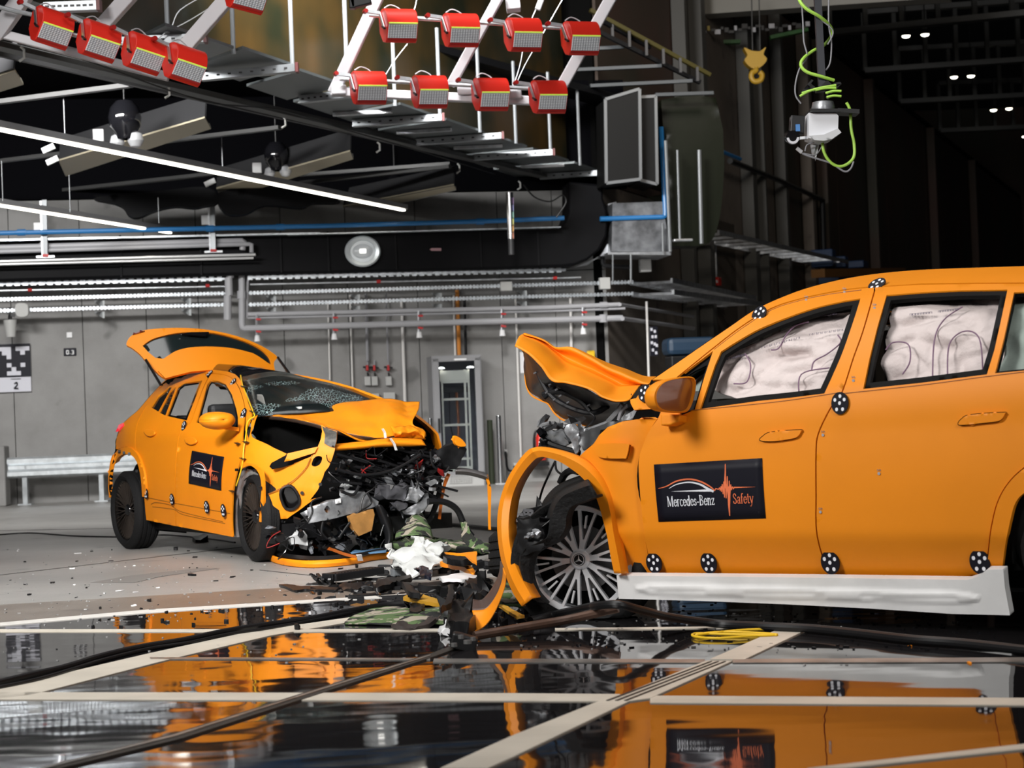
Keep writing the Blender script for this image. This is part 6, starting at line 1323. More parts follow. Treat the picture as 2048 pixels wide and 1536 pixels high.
# turned under return of the bonnet edge, dark
patch('bonnet_return', [r5, [p+V((0, .05, -.03)) for p in r5], [p+V((0, .14, -.02)) for p in r5]][:3], mat('return_brown', (.10, .065, .05), .35), CA, n=4, thick=.004)
# crushed front fold at the right end
fr = [qa(ps, ls) for ps, ls in ((((1130, 470), (1180, 462), (1240, 458), (1300, 465), (1352, 488), (1358, 515)), -.24), (((1140, 500), (1190, 500), (1250, 495), (1310, 500), (1350, 520), (1362, 540)), -.34), (((1150, 530), (1200, 535), (1260, 530), (1310, 525), (1350, 540), (1360, 556)), -.30), (((1150, 548), (1200, 548), (1250, 552), (1300, 550), (1340, 553), (1362, 560)), -.26))]
patch('bonnet_fold', fr, ORA, CA, n=5, thick=.004, disp=crumple(.02, 16, 9))
# lower edge of the bonnet (the lip that closed on the grille)
lpA = qa(((735, 632), (740, 600), (745, 585)), -.30); 
l1 = qa(((742, 588), (860, 575), (980, 562), (1050, 552), (1160, 545), (1260, 548), (1340, 556)), -.30); l2 = qa(((738, 610), (860, 602), (980, 590), (1060, 580), (1160, 572), (1260, 575), (1362, 588)), -.36); l3 = qa(((735, 632), (860, 622), (980, 610), (1070, 603), (1160, 602), (1260, 600), (1368, 598)), -.34)
patch('bonnet_lip', [l1, l2, l3, [p+V((0, .07, -.0)) for p in l3]], ORA, CA, n=4, thick=.005, disp=crumple(.004, 6, 2))
patch('torn_panel', [qa(((680, 455), (740, 480), (800, 505), (880, 540), (960, 560)), -.2), qa(((720, 470), (770, 500), (830, 530), (900, 560), (970, 566)), -.24), qa(((760, 490), (800, 515), (860, 548), (900, 570), (940, 573)), -.20)], ORA, CA, n=3, thick=.005)
for a, b_ in (((1065, 480), (1085, 545)), ((1120, 548), (1160, 630))):
    P = qa((a, ((a[0]+b_[0])/2+6, (a[1]+b_[1])/2-4), b_), -.40); MB().bar(P[0], P[1], .035, .004).bar(P[1], P[2], .035, .004).build('white_tape', WHT, CA)
# deep dark engine bay under the bonnet
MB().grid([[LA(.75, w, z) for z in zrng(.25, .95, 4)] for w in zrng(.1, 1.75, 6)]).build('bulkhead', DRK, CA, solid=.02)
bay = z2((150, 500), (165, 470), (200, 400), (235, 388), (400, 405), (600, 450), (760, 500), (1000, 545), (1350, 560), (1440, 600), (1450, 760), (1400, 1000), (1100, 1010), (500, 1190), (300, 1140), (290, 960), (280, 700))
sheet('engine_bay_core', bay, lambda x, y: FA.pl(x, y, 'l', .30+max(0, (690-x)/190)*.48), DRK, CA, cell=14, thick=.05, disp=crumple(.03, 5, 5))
BAYM = (BLG, BLG, BLK, BLK, BLK, ALU)
rnd = random.Random(21)
def inreg(reg):
    xs = [p[0] for p in reg]; ys = [p[1] for p in reg]
    while True:
        x, y = rnd.uniform(min(xs), max(xs)), rnd.uniform(min(ys), max(ys))
        if inpoly(x, y, reg): return x, y
regA = z2((720, 640), (1000, 620), (1380, 610), (1470, 690), (1460, 820), (1380, 900), (1000, 1000), (900, 930), (700, 930), (680, 820), (740, 740))
for k in range(190):
    x, y = inreg(regA); p = FA.pl(x, y, 'l', rnd.uniform(-.38, .0)); sl = R(-25)
    d = (FA.ew*math.cos(sl)+V((0, 0, -math.sin(sl)*rnd.uniform(-1, -.3)))).normalized()
    if rnd.random() < .65:
        q = p+d*rnd.uniform(.12, .34)+V((rnd.uniform(-.02, .02), rnd.uniform(-.05, .05), rnd.uniform(-.03, .03)))
        if FA.loc(q).y > 1.62 or FA.loc(q).z < .3: continue
        MB().bar(p, q, rnd.uniform(.012, .035), rnd.uniform(.006, .02)).build('grille_slat', rnd.choice((BLG, BLK, BLK)), CA)
    else: shard('broken_bracket', p, (rnd.uniform(.04, .13), rnd.uniform(.03, .08), rnd.uniform(.008, .04)), rnd.choice(BAYM), CA, 200+k)
# far side crushed structure: bright torn sheets
regR = z2((1290, 640), (1420, 620), (1480, 720), (1470, 860), (1390, 960), (1290, 900), (1250, 760))
for k in range(46):
    x, y = inreg(regR); p = FA.pl(x, y, 'l', rnd.uniform(-.45, -.15))
    shard('torn_sheet', p, (rnd.uniform(.05, .16), rnd.uniform(.03, .09), rnd.uniform(.01, .04)), rnd.choice((ALU, BLK, BLG, BLG, mat('wire_red', (.22, .01, .01), .4) if k % 9 == 0 else BLK)), CA, 400+k)
# lower region in front of the wheels
regL = z2((240, 1100), (560, 1140), (830, 1100), (1100, 1050), (1120, 1290), (800, 1340), (420, 1330), (280, 1270))
for k in range(90):
    x, y = inreg(regL); p = FA.pl(x, y, 'l', rnd.uniform(-.35, .05))
    if p.z < .04: p.z = .05
    shard('torn_bracket', p, (rnd.uniform(.05, .18), rnd.uniform(.04, .10), rnd.uniform(.01, .05)), rnd.choice((BLK, BLK, BLK, BLG, BLG, mat('grey_plastic', (.16, .17, .19), .4))), CA, 600+k)
# aluminium cross member with round hole
cm = z2((543, 1035), (700, 985), (800, 965), (870, 940), (940, 920), (955, 940), (1040, 985), (1030, 1020), (900, 1060), (700, 1115), (545, 1142))
ho = sm(z2((660, 1046), (680, 1018), (702, 1046), (684, 1074)), 3, True)
sheet('cross_member', cm, lambda x, y: FA.pl(x, y, 'l', -.42-.04*math.sin((x-610)/30)), ALU, CA, holes=[ho], cell=6, thick=.08, disp=crumple(.006, 8, 3))['label'] = 'bent aluminium cross member with a round hole'
sheet('cross_member_plate', z2((735, 975), (772, 965), (775, 995), (738, 1005)), lambda x, y: FA.pl(x, y, 'l', -.47), WHT, CA, cell=6, thick=.006)
for nm, pl_, m, L in (('crushed_box', ((1050, 870), (1180, 872), (1245, 885), (1215, 985), (1120, 980), (1050, 950)), mat('box_grey', (.09, .09, .10), .35, .4), -.40),
                      ('crushed_casting', ((1250, 880), (1330, 890), (1355, 940), (1300, 1000), (1215, 985)), ALU, -.44),
                      ('crushed_casting', ((1290, 1000), (1385, 930), (1390, 1000), (1340, 1090), (1230, 1080), (1215, 1050)), ALU, -.42),
                      ('crushed_casting', ((1150, 1010), (1245, 1010), (1230, 1040), (1180, 1065)), mat('box_grey', (.09, .09, .10), .35, .4), -.46),
                      ('crash_can', ((1070, 820), (1120, 800), (1150, 880), (1090, 870)), ALU, -.3),
                      ('lamp_bowl', ((780, 900), (830, 870), (880, 890), (850, 940), (800, 935)), mat('pale_plastic', (.45, .46, .47), .4), -.3),
                      ('undertray', ((420, 1230), (500, 1190), (545, 1215), (540, 1290), (430, 1290)), mat('pale_plastic', (.45, .46, .47), .4), -.2),
                      ('radiator_frame', ((600, 1120), (840, 1080), (900, 1200), (640, 1270)), BLK, -.25)):
    sheet(nm, z2(*pl_), lambda x, y, L=L: FA.pl(x, y, 'l', L), m, CA, cell=5, thick=.07, disp=crumple(.028, 9, len(pl_)))
sheet('cooler_plate', z2((830, 1090), (1000, 1040), (1010, 1080), (990, 1190), (900, 1230), (860, 1180)), lambda x, y: FA.pl(x, y, 'l', -.46), mat('copper_plate', (.55, .27, .08), .4, .5, var=.2, vs=8), CA, cell=8, thick=.04)['label'] = 'tilted copper coloured cooler plate'
# cables
rc2 = random.Random(5)
for pts, r in ((((540, 1130), (575, 1060), (570, 990), (640, 960)), .007), (((620, 1000), (650, 1100), (640, 1200), (680, 1250)), .009), (((960, 930), (985, 1000), (900, 1060), (840, 1130), (760, 1240)), .009), (((1000, 900), (930, 960), (900, 1100), (860, 1200)), .007), (((780, 920), (860, 940), (900, 880)), .012), (((1380, 990), (1440, 985), (1520, 1000), (1590, 1050), (1640, 1160), (1690, 1230)), .026), (((1400, 640), (1420, 740), (1500, 780), (1530, 740), (1500, 740)), .01), (((1300, 700), (1320, 800), (1300, 900)), .006), (((740, 760), (900, 800), (1060, 790), (1200, 740), (1330, 660)), .012)):
    MB().tube([FA.pl(x, y, 'l', -.44) for x, y in sm(z2(*pts), 6)], r, 7).build('cable', BLK, CA, smooth=True)
for k in range(26):
    x, y = inreg(regA if k % 2 else regL); p = FA.pl(x, y, 'l', -.42); pts = [p]
    for j in range(3): pts.append(pts[-1]+V((rc2.uniform(-.08, .1), rc2.uniform(-.03, .03), rc2.uniform(-.10, .06))))
    for q in pts: q.z = max(q.z, .02)
    MB().tube(sm(pts, 4), .004, 5).build('wire', rc2.choice((BLK, BLG, mat('wire_red', (.22, .01, .01), .4), mat('wire_grey', (.3, .3, .3), .5)) if k % 5 == 0 else (BLK, BLG)), CA, smooth=True)
# black strut in the middle
patch('plastic_strut', [[FA.pl(*z2(p)[0], 'l', l) for p in r] for r, l in ((((1015, 1020), (1040, 1100), (1070, 1180), (1085, 1260), (1060, 1340)), -.42), (((1040, 1010), (1075, 1090), (1110, 1180), (1115, 1260), (1085, 1345)), -.50), (((1060, 1020), (1110, 1090), (1135, 1180), (1130, 1270), (1100, 1345)), -.42))], BLK, CA, n=4, thick=.01)
# lower spoiler strip on the floor and its black carrier
sp = sm(z2((192, 1232), (205, 1300), (250, 1360), (320, 1395), (420, 1415), (560, 1425), (720, 1418), (880, 1400), (1000, 1375), (1150, 1360)), 5)
spt = [atZ(x, y, .03) for x, y in sp]
MB().grid([[p+V((0, 0, .025)) for p in spt], [p+V((0, -.012, .0)) for p in spt], [p+V((0, 0, -.022)) for p in spt], [p+V((.02, .10, -.022)) for p in spt]]).build('spoiler_strip', ORA, CA, smooth=True, solid=.004)
MB().grid([[p+V((.02, .03, .03)) for p in spt[4:]], [p+V((.02, .12, .05)) for p in spt[4:]], [p+V((.02, .35, .03)) for p in spt[4:]]]).build('spoiler_carrier', BLK, CA, solid=.02)
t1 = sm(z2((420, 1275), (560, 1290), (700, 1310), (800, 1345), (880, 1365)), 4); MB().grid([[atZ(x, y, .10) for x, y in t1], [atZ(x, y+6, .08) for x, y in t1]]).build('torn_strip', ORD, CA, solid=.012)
t1 = z2((840, 1345), (870, 1325), (930, 1328), (1060, 1310), (1100, 1300), (1090, 1335), (960, 1345)); sheet('blue_film', t1, lambda x, y: atZ(x, y, .07), mat('film_blue', (.12, .25, .42), .35), CA, cell=7, thick=.01)
MB().bar(atZ(*z2((900, 1360))[0], .08), atZ(*z2((912, 1402))[0], .03), .04, .004).build('white_tape', WHT, CA)
# far bumper corner standing off, and the far arch strip
fc = z2((1440, 640), (1565, 565), (1640, 600), (1655, 615), (1640, 680), (1600, 730), (1570, 755), (1500, 775), (1460, 720))
sheet('far_bumper_corner', fc, lambda x, y: FA.pl(x, y, 'l', -.35), BLK, CA, cell=6, thick=.03, disp=crumple(.02, 9, 4))
sheet('far_bumper_skin', sm(z2((1567, 530), (1600, 540), (1630, 565), (1648, 600), (1600, 602), (1570, 580)), 3, True), lambda x, y: FA.pl(x, y, 'l', -.40), ORA, CA, cell=4, thick=.03)
st_ = sm(z2((1575, 762), (1650, 765), (1740, 785), (1800, 805)), 5)
MB().grid([[FA.pl(x, y-3, 'l', -.3) for x, y in st_], [FA.pl(x, y+4, 'l', -.38) for x, y in st_], [FA.pl(x, y+11, 'l', -.3) for x, y in st_]]).build('far_arch_strip', mat('strip_grey', (.35, .33, .33), .4, .5), CA, smooth=True, solid=.005)
o1 = z2((1800, 800), (1815, 860), (1825, 900), (1820, 1100), (1822, 1185), (1807, 1185), (1805, 1000), (1800, 860), (1785, 815))
sheet('far_arch_strip_end', o1, lambda x, y: FA.pl(x, y, 'l', -.34), ORA, CA, cell=5, thick=.01)
o1 = z2((1520, 790), (1495, 850), (1470, 960), (1455, 1110), (1472, 1112), (1490, 960), (1510, 870), (1540, 800))
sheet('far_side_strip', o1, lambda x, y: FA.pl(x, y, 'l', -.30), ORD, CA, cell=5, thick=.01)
o1 = z2((1430, 1000), (1400, 1080), (1330, 1170), (1345, 1175), (1420, 1110), (1460, 1010), (1480, 900), (1460, 890))
sheet('far_liner_piece', o1, lambda x, y: FA.pl(x, y, 'l', -.30), BLK, CA, cell=5, thick=.02)
# ================================================================ red lamp heads on white frames
LEDM = mat('led_face', (.62, .63, .66), .35, emit=(1, 1, 1), es=.12); LEDL = mat('led_groove', (.22, .23, .25), .5); YLG = mat('yellow_green', (.62, .85, .12), .5, emit=(.7, 1, .1), es=.25)
RDK = mat('red_dark', (.30, .010, .008), .4)
def lamp_head(label, px, py, Y, yaw, sc_=1.0, tilt=0.0, roll=0.0, grp='red lamp heads'):
    c = atY(px, py, Y); t = thing('floodlight', label, 'lamp', (0, 0, 0), grp); t.location = c; t.rotation_euler = (tilt, R(roll)-ROLL*.6, R(yaw)); t.scale = (sc_,)*3
    w = .15; pf = sm([(.10, .13), (.02, .165), (-.06, .155), (-.115, .11), (-.135, .05), (-.138, .0)], 3)+[(-.05, -.145), (-.02, -.16), (.05, -.13), (.12, -.02)]
    n = len(pf); mb = MB().add([V((-w, y, z)) for y, z in pf]+[V((w, y, z)) for y, z in pf], [tuple(range(n)), tuple(range(2*n-1, n-1, -1))]+[(i, (i+1) % n, (i+1) % n+n, i+n) for i in range(n)])
    mb.build('housing', RED, t, smooth=True, world=False, angle=30, bevel=.004)
    a, b_ = V((0, -.140, -.004)), V((0, -.058, -.135)); d = (b_-a); nn = V((0, d.z, -d.y)).normalized(); nn = -nn if nn.y > 0 else nn
    def q(u, v, h): return V((w*.93*u, 0, 0))+a+d*v+nn*h
    MB().add([q(-1, .08, .004), q(1, .08, .004), q(1, .95, .004), q(-1, .95, .004)], [(0, 1, 2, 3)]).build('led_panel', LEDM, t, world=False, solid=.003)
    mb = MB()
    for k in range(9): mb.bar(q(-.97, .12+k*.10, .006), q(.97, .12+k*.10, .006), .0045, .004, up=nn)
    for k in range(11): mb.bar(q(-.9+k*.18, .10, .006), q(-.9+k*.18, .94, .006), .004, .004, up=nn)
    mb.build('led_grid', LEDL, t, world=False)
    MB().bar(q(-1, .02, .006), q(1, .02, .006), .010, .012, up=nn).build('yellow_edge', YLG, t, world=False)
    MB().bar(q(-1.02, 1.0, .002), q(1.02, 1.0, .002), .02, .012, up=nn).build('lower_lip', RDK, t, world=False)
    ar = MB().bar((-w-.012, -.05, -.03), (-w-.012, .03, .14), .008, .035, up=(0, 1, 0)).bar((-w-.012, .03, .14), (-w-.14, .05, .165), .03, .03); ar.build('bracket_arm', STL, t, world=False)
    MB().bar((-w-.022, -.04, -.01), (-w-.022, -.10, -.05), .02, .014).build('lever', BLK, t, world=False)
    MB().tube([(-w-.14, .03, .165), (-w-.14, .08, .165)], .022, 8).build('clamp', RDK, t, world=False)
    MB().tube(sm([(.05, .10, .08), (.09, .13, .20), (0.0, .14, .26), (-.08, .12, .22)], 4), .006, 6).build('supply_cable', mat('cable_grey', (.4, .4, .42), .5), t, world=False, smooth=True)
    return t
for i, (x, y) in enumerate(((797, 54), (921, 63), (1046, 72), (1161, 79))): lamp_head('red lamp head, %s from the left in the upper row of the right frame' % ('first', 'second', 'third', 'last')[i], x, y, 19.9, 22, 1.10, -.12)
for i, (x, y) in enumerate(((737, 178), (859, 186), (981, 191), (1096, 196))): lamp_head('red lamp head, %s from the left in the lower row of the right frame' % ('first', 'second', 'third', 'last')[i], x, y, 20.3, 22, 1.10, -.12)
for i, (x, y) in enumerate(((102, 58), (196, 84), (286, 109), (368, 131))): lamp_head('red lamp head, %s from the left in the row of the left frame' % ('first', 'second', 'third', 'last')[i], x, y, 16.8, 40, 1.0, -.02, 13)
lamp_head('red lamp head cut by the top picture edge between the two frames', 492, -12, 16.6, 34, 1.0, -.02, 10)
FRW = mat('frame_white', (.58, .57, .60), .5)
t = thing('lighting_rack', 'white lamp frame holding eight red lamp heads', 'frame', atY(668, 185, 20.45))
for A, B, w in (((765, -25), (667, 186), .12), ((1003, -15), (902, 170), .10), ((1228, -15), (1114, 190), .12)): MB().bar(atY(*A, 20.2), atY(*B, 20.6), w, .10, up=(0, 1, 0)).build('frame_post', FRW, t, bevel=.01)
MB().bar(atY(662, 184, 20.6), atY(1118, 204, 20.6), .10, .09).build('cross_bar', FRW, t, bevel=.01)
MB().bar(atY(1012, 8, 20.4), atY(1040, 5, 20.4), .22, .16).build('head_plate', FRW, t, bevel=.01); MB().bar(atY(1075, 20, 20.4), atY(1090, -20, 20.4), .06, .06).build('head_bar', FRW, t, bevel=.01)
for A, B, yt in (((738, 30), (1150, 58), 20.03), ((680, 158), (1080, 178), 20.43)): MB().tube([atY(*A, yt), atY(*B, yt)], .022, 10).build('mounting_tube', STL, t, smooth=True)
for x, y in ((930, 180), (1028, 188), (678, 180)): MB().box(atY(x, y, 20.5), (.16, .06, .10)).build('corner_plate', FRW, t, bevel=.015)
t = thing('lighting_rack', 'white lamp frame at the top left holding four red lamp heads', 'frame', atY(335, 155, 17.4))
for A, B, w in (((56, -20), (-6, 68), .15), ((268, -18), (198, 60), .13), ((468, -18), (350, 118), .13)): MB().bar(atY(*A, 17.2), atY(*B, 17.5), w, .10, up=(0, 1, 0)).build('frame_post', FRW, t, bevel=.01)
MB().bar(atY(-20, 62, 17.5), atY(338, 154, 17.5), .08, .08).build('cross_bar', FRW, t, bevel=.01)
MB().tube([atY(28, 22, 17.1), atY(120, 40, 17.1)], .02, 8).tube([atY(60, 50, 16.95), atY(372, 120, 16.95)], .02, 8).tube([atY(-10, 12, 17.1), atY(30, 22, 17.1)], .02, 8).build('mounting_tube', STL, t, smooth=True)
for i, pts in enumerate((((460, -10), (380, 40), (330, 66), (315, 82)), ((410, -10), (360, 20), (345, 50), (338, 65)), ((145, -10), (150, 30), (152, 45)), ((1130, -10), (1090, 60), (1050, 130), (1032, 170)), ((1085, -10), (1055, 60), (1040, 130), (1028, 168)), ((835, -10), (830, 15), (822, 30)), ((815, 88), (790, 120), (770, 152)))):
    tag(MB().tube([atY(x, y, 18.6 if x < 500 else 20.9) for x, y in sm(pts, 4)], .006, 5).build('suspension_wire', STL, None, smooth=True), 'thin steel wire hanging %s lamp frame' % ('behind the left' if i < 3 else 'behind the right'), 'wire', 'suspension wires of the left frame' if i < 3 else 'suspension wires of the right frame')
tag(MB().box(atY(722, 4, 19.0), (.20, .1, .09), Matrix.Rotation(-.2, 3, 'Y')).box(atY(705, 8, 19.0), (.06, .1, .10)).build('small_fixture', BLK, None, bevel=.01), 'small black fixture cut by the top edge left of the right frame', 'fixture')
# ================================================================ camera pod on its pole
pc = atY(1645, 250, 14.0); t = thing('camera_pod', 'white camera pod hanging on a black pole with green cable', 'camera', pc)
def pp(x, y, d=0.0): q = a3((x, y))[0]; return atY(q[0], q[1], 14.0+d)
MB().bar(pp(1048, -60), pp(1072, 420), .050, .050).build('pole', mat('pole_blueblack', (.012, .014, .022), .4), t)
hs = a3((1008, 545), (1008, 665), (1040, 676), (1080, 678), (1120, 668), (1163, 638), (1150, 620), (1152, 560), (1140, 545))
sheet('housing', hs, lambda x, y: atY(x, y, 13.9), mat('pod_white', (.75, .76, .80), .4), t, cell=9, thick=.2, bevel=.01)
sheet('lower_shell', a3((1012, 655), (1080, 650), (1150, 620), (1166, 640), (1120, 672), (1080, 680), (1035, 676)), lambda x, y: atY(x, y, 13.87), mat('pod_shell', (.55, .56, .58), .35), t, cell=8, thick=.2)
MB().bar(pp(1003, 545, -.02), pp(1150, 545, -.02), .26, .02).bar(pp(1140, 540), pp(1244, 546), .16, .03).build('top_plate', BLK, t)
MB().lathe([(0, .04), (.075, .04), (.085, .0), (.075, -.04), (0, -.04)], Matrix.Translation(pp(1078, 520)), 20).build('swivel', ALU, t, smooth=True)
rnd = random.Random(9)
for k in range(14): MB().box(pp(rnd.uniform(975, 1165), rnd.uniform(400, 512), rnd.uniform(-.05, .1)), (rnd.uniform(.02, .07), .05, rnd.uniform(.015, .05)), Matrix.Rotation(rnd.uniform(-1, 1), 3, 'Y')).build('clamp_block', BLK, t)
cc = pp(932, 664, -.06); MB().box(pp(950, 605), (.10, .10, .13), Matrix.Rotation(.1, 3, 'Y')).build('side_camera', BLK, t, bevel=.008)
MB().tube([cc+V((.0, .10, .02)), cc], .050, 20).build('lens_barrel', BLG, t, smooth=True); MB().lathe([(.028, .0), (.045, .0), (.05, -.01), (.028, -.01)], Matrix.Translation(cc) @ Matrix.Rotation(R(90), 4, 'X'), 24, closed=True).build('lens_ring', mat('ring_grey', (.3, .3, .32), .3, .5), t, smooth=True)
MB().box(pp(955, 618, -.06), (.03, .02, .05)).build('blue_label', mat('label_blue', (.05, .2, .5), .4), t); MB().bar(pp(960, 668), pp(1012, 664), .02, .02).build('arm', STL, t)
for x in (933, 960): MB().lathe([(0, .01), (.022, .01), (.022, -.02), (0, -.02)], Matrix.Translation(pp(x, 574, -.02)), 12).build('knob', ALU, t)
GRC = mat('cable_green', (.42, .72, .10), .45); GYC = mat('cable_grey2', (.25, .25, .27), .5)
def cab(name, pts, r, m, d=0.0): MB().tube([pp(x, y, d+dd) for x, y, dd in sm([(p[0], p[1], p[2] if len(p) > 2 else 0) for p in pts], 6)], r, 8).build(name, m, t, smooth=True)
cab('green_cable', ((955, -40, .0), (965, 5, -.05), (1000, 45, -.07), (1060, 80, -.05), (1110, 125, .02), (1120, 165, .06), (1085, 215, .08), (1030, 245, .05), (985, 280, -.02), (970, 315, -.06), (1000, 348, -.07), (1070, 370, -.06), (1130, 388, -.03)), .012, GRC)
cab('green_cable', ((1190, 495), (1208, 535), (1213, 620), (1228, 700), (1225, 760), (1190, 795), (1150, 803), (1110, 780), (1082, 735), (1073, 680)), .011, GRC)
for a_, b_ in (((965, 465), (1045, 430)), ((975, 450), (1140, 412)), ((1095, 470), (1165, 465)), ((1090, 450), (1165, 440)), ((1040, 436), (1140, 425))): cab('green_cable', (a_, ((a_[0]+b_[0])/2, (a_[1]+b_[1])/2-5), b_), .009, GRC, -.08)
cab('grey_cable', ((972, -20), (980, 100), (985, 200), (1000, 275), (965, 330), (945, 400), (945, 460), (970, 500)), .006, GYC)
cab('grey_cable', ((1105, -20), (1105, 120), (1118, 200), (1112, 300), (1090, 340)), .006, GYC); cab('grey_cable', ((1000, 30, .02), (1060, 90), (1125, 150), (1100, 215)), .005, GYC, -.02)
cab('grey_cable', ((950, 715), (985, 745), (1060, 770), (1120, 790), (1180, 828), (1210, 815), (1225, 780)), .007, GYC); cab('grey_cable', ((990, 730), (1000, 700), (1035, 688)), .005, GYC); cab('grey_cable', ((985, 740), (1040, 748), (1070, 710)), .004, GYC)
cab('connector', ((950, 715), (962, 725), (975, 736)), .014, mat('conn_grey', (.5, .5, .52), .4))
# ================================================================ debris on the floor
def gz(x, y, z=0.0): return atZ(x, y, z)
CAMO = bpy.data.materials.new('camouflage'); CAMO.use_nodes = True; nt = CAMO.node_tree; b = nt.nodes['Principled BSDF']; b.inputs['Roughness'].default_value = .85; MATS['camouflage'] = CAMO
tc = nt.nodes.new('ShaderNodeTexCoord'); n = nt.nodes.new('ShaderNodeTexNoise'); n.inputs['Scale'].default_value = 12; n.inputs['Detail'].default_value = 2
nt.links.new(tc.outputs['Object'], n.inputs['Vector']); va = nt.nodes.new('ShaderNodeVectorMath'); va.operation = 'MULTIPLY_ADD'; va.inputs[1].default_value = (.16, .16, .16); nt.links.new(n.outputs['Color'], va.inputs[0]); nt.links.new(tc.outputs['Object'], va.inputs[2])
vv = nt.nodes.new('ShaderNodeTexVoronoi'); vv.inputs['Scale'].default_value = 13; nt.links.new(va.outputs[0], vv.inputs['Vector']); sp_ = nt.nodes.new('ShaderNodeSeparateColor'); nt.links.new(vv.outputs['Color'], sp_.inputs[0])
r = nt.nodes.new('ShaderNodeValToRGB'); r.color_ramp.interpolation = 'CONSTANT'; nt.links.new(sp_.outputs[0], r.inputs['Fac'])
for i, (p, c) in enumerate(((0, (.010, .011, .010)), (.30, (.085, .14, .05)), (.55, (.34, .30, .24)), (.72, (.085, .14, .05)), (.85, (.012, .013, .010)))):
    e = r.color_ramp.elements[i] if i < 2 else r.color_ramp.elements.new(p); e.position = p; e.color = (*c, 1)
nt.links.new(r.outputs['Color'], b.inputs['Base Color'])
def cloth(name, label, rows, m, dis=.03, seed=0, n=5, thick=.006):
    cr = crumple(dis, 6, seed)
    def f(p):
        q = cr(p); q.z = max(.010+.01*abs(noise.noise(p*9)), q.z); return q
    o = patch(name, rows, m, None, n=n, thick=thick, disp=f); return tag(o, label, 'cloth')
rows = [[gz(x, y, z) for x, y, z in r] for r in (((715, 1090, .02), (760, 1072, .05), (800, 1066, .10), (850, 1072, .10), (900, 1080, .08), (975, 1088, .02)), ((705, 1100, .02), (760, 1088, .08), (800, 1084, .12), (850, 1086, .12), (910, 1092, .1), (985, 1098, .02)), ((700, 1106, .01), (760, 1104, .04), (810, 1102, .05), (860, 1104, .05), (920, 1106, .04), (985, 1106, .01)))]
cloth('camouflage_cloth', 'camouflage cloth heaped on the floor behind the white sheet', rows, CAMO, .05, 2)
rows = [[atY(x, y, Y) for x, y, Y in r] for r in (((815, 1040, 15.0), (828, 1036, 14.9), (843, 1036, 14.9), (852, 1042, 15.0)), ((802, 1056, 14.6), (822, 1054, 14.5), (846, 1054, 14.5), (858, 1058, 14.6)), ((790, 1074, 14.3), (820, 1074, 14.2), (850, 1072, 14.2), (872, 1074, 14.4)))]
cloth('camouflage_flap', 'camouflage cloth flap hanging from the wrecked nose', rows, CAMO, .03, 4)
rows = [[atY(x, y, Y) for x, y, Y in r] for r in (((920, 1042, 14.4), (928, 1040, 14.3), (934, 1044, 14.2)), ((921, 1062, 14.3), (936, 1058, 14.2), (946, 1066, 14.1)), ((932, 1086, 14.1), (952, 1084, 14.0), (970, 1092, 13.9)), ((950, 1100, 13.9), (965, 1100, 13.8), (982, 1106, 13.7)))]
cloth('camouflage_strip', 'camouflage strip held up by the bent black cable', rows, CAMO, .02, 6)
rows = [[gz(x, y, z) for x, y, z in r] for r in (((760, 1212, .012), (820, 1214, .03), (880, 1214, .04), (960, 1200, .05)), ((700, 1236, .012), (780, 1232, .03), (860, 1230, .04), (950, 1222, .05)), ((690, 1249, .010), (780, 1249, .015), (850, 1249, .02), (920, 1245, .02)))]
cloth('camouflage_cloth', 'flat camouflage cloth lying on the glossy floor in front of the debris', rows, CAMO, .012, 8)
rows = [[gz(x, y, z) for x, y, z in r] for r in (((1000, 1165, .16), (1030, 1160, .16), (1060, 1165, .14)), ((985, 1190, .12), (1020, 1190, .12), (1060, 1195, .1)), ((975, 1218, .03), (1010, 1216, .03), (1060, 1218, .02)))]
cloth('camouflage_cloth', 'camouflage cloth behind the bent arch strip tip', rows, CAMO, .03, 9)
# white crumpled sheet
pl = d2((880, 560), (900, 545), (960, 575), (1010, 570), (1060, 520), (1110, 488), (1135, 520), (1180, 545), (1250, 492), (1290, 520), (1350, 500), (1388, 560), (1330, 610), (1290, 650), (1215, 690), (1130, 722), (1010, 718), (930, 695), (915, 660), (945, 625), (900, 590))
def wf_(x, y):
    t_ = (y-1079)/(1137-1079); return atY(x, y, 13.9-1.0*t_)
o = sheet('plastic_sheet', pl, wf_, mat('foam_white', (.56, .57, .56), .5, bump=.3, bs=12), None, cell=4, thick=.012, disp=crumple(.07, 7, 3)); tag(o, 'white crumpled plastic sheet standing on the floor before the nose', 'sheet')
# torn wheel lying flat
wt = thing('torn_off_tyre', 'torn off tyre lying on its side between the two cars', 'wheel', (.22, 10.95, 0))
wheel(wt, V((.22, 10.95, .275)), (.05, .12, .99), .39, .25, .265, 10, 'twin')
# torn arch piece, dark inside, orange outside
YP = 9.55
def ap(pts, Y=YP): return [atY(x, y, Y) for x, y in z4(*pts)]
ra = ap(((355, 915), (345, 1000), (310, 1080), (262, 1150), (215, 1190), (160, 1183)), 9.75); rb_ = ap(((372, 960), (368, 1040), (338, 1130), (290, 1210), (240, 1255), (155, 1262)), 9.6); rc3 = ap(((385, 1000), (382, 1075), (350, 1170), (310, 1260), (262, 1330), (185, 1400)), 9.5); rd = ap(((388, 1010), (384, 1080), (352, 1180), (300, 1290), (240, 1370), (152, 1415)), 9.48)
for l_ in (ra, rb_, rc3, rd):
    for p in l_: p.z = max(p.z, .012)
BRN = mat('liner_brown', (.085, .055, .048), .38)
t = thing('arch_fragment', 'curved orange arch piece with brown inside standing on the floor', 'fragment', (rc3[-1].x, rc3[-1].y, 0))
patch('inner_face', [ra, rb_], BRN, t, n=5, thick=.006); patch('outer_face', [rb_, rc3, rd], ORA, t, n=5, thick=.006)
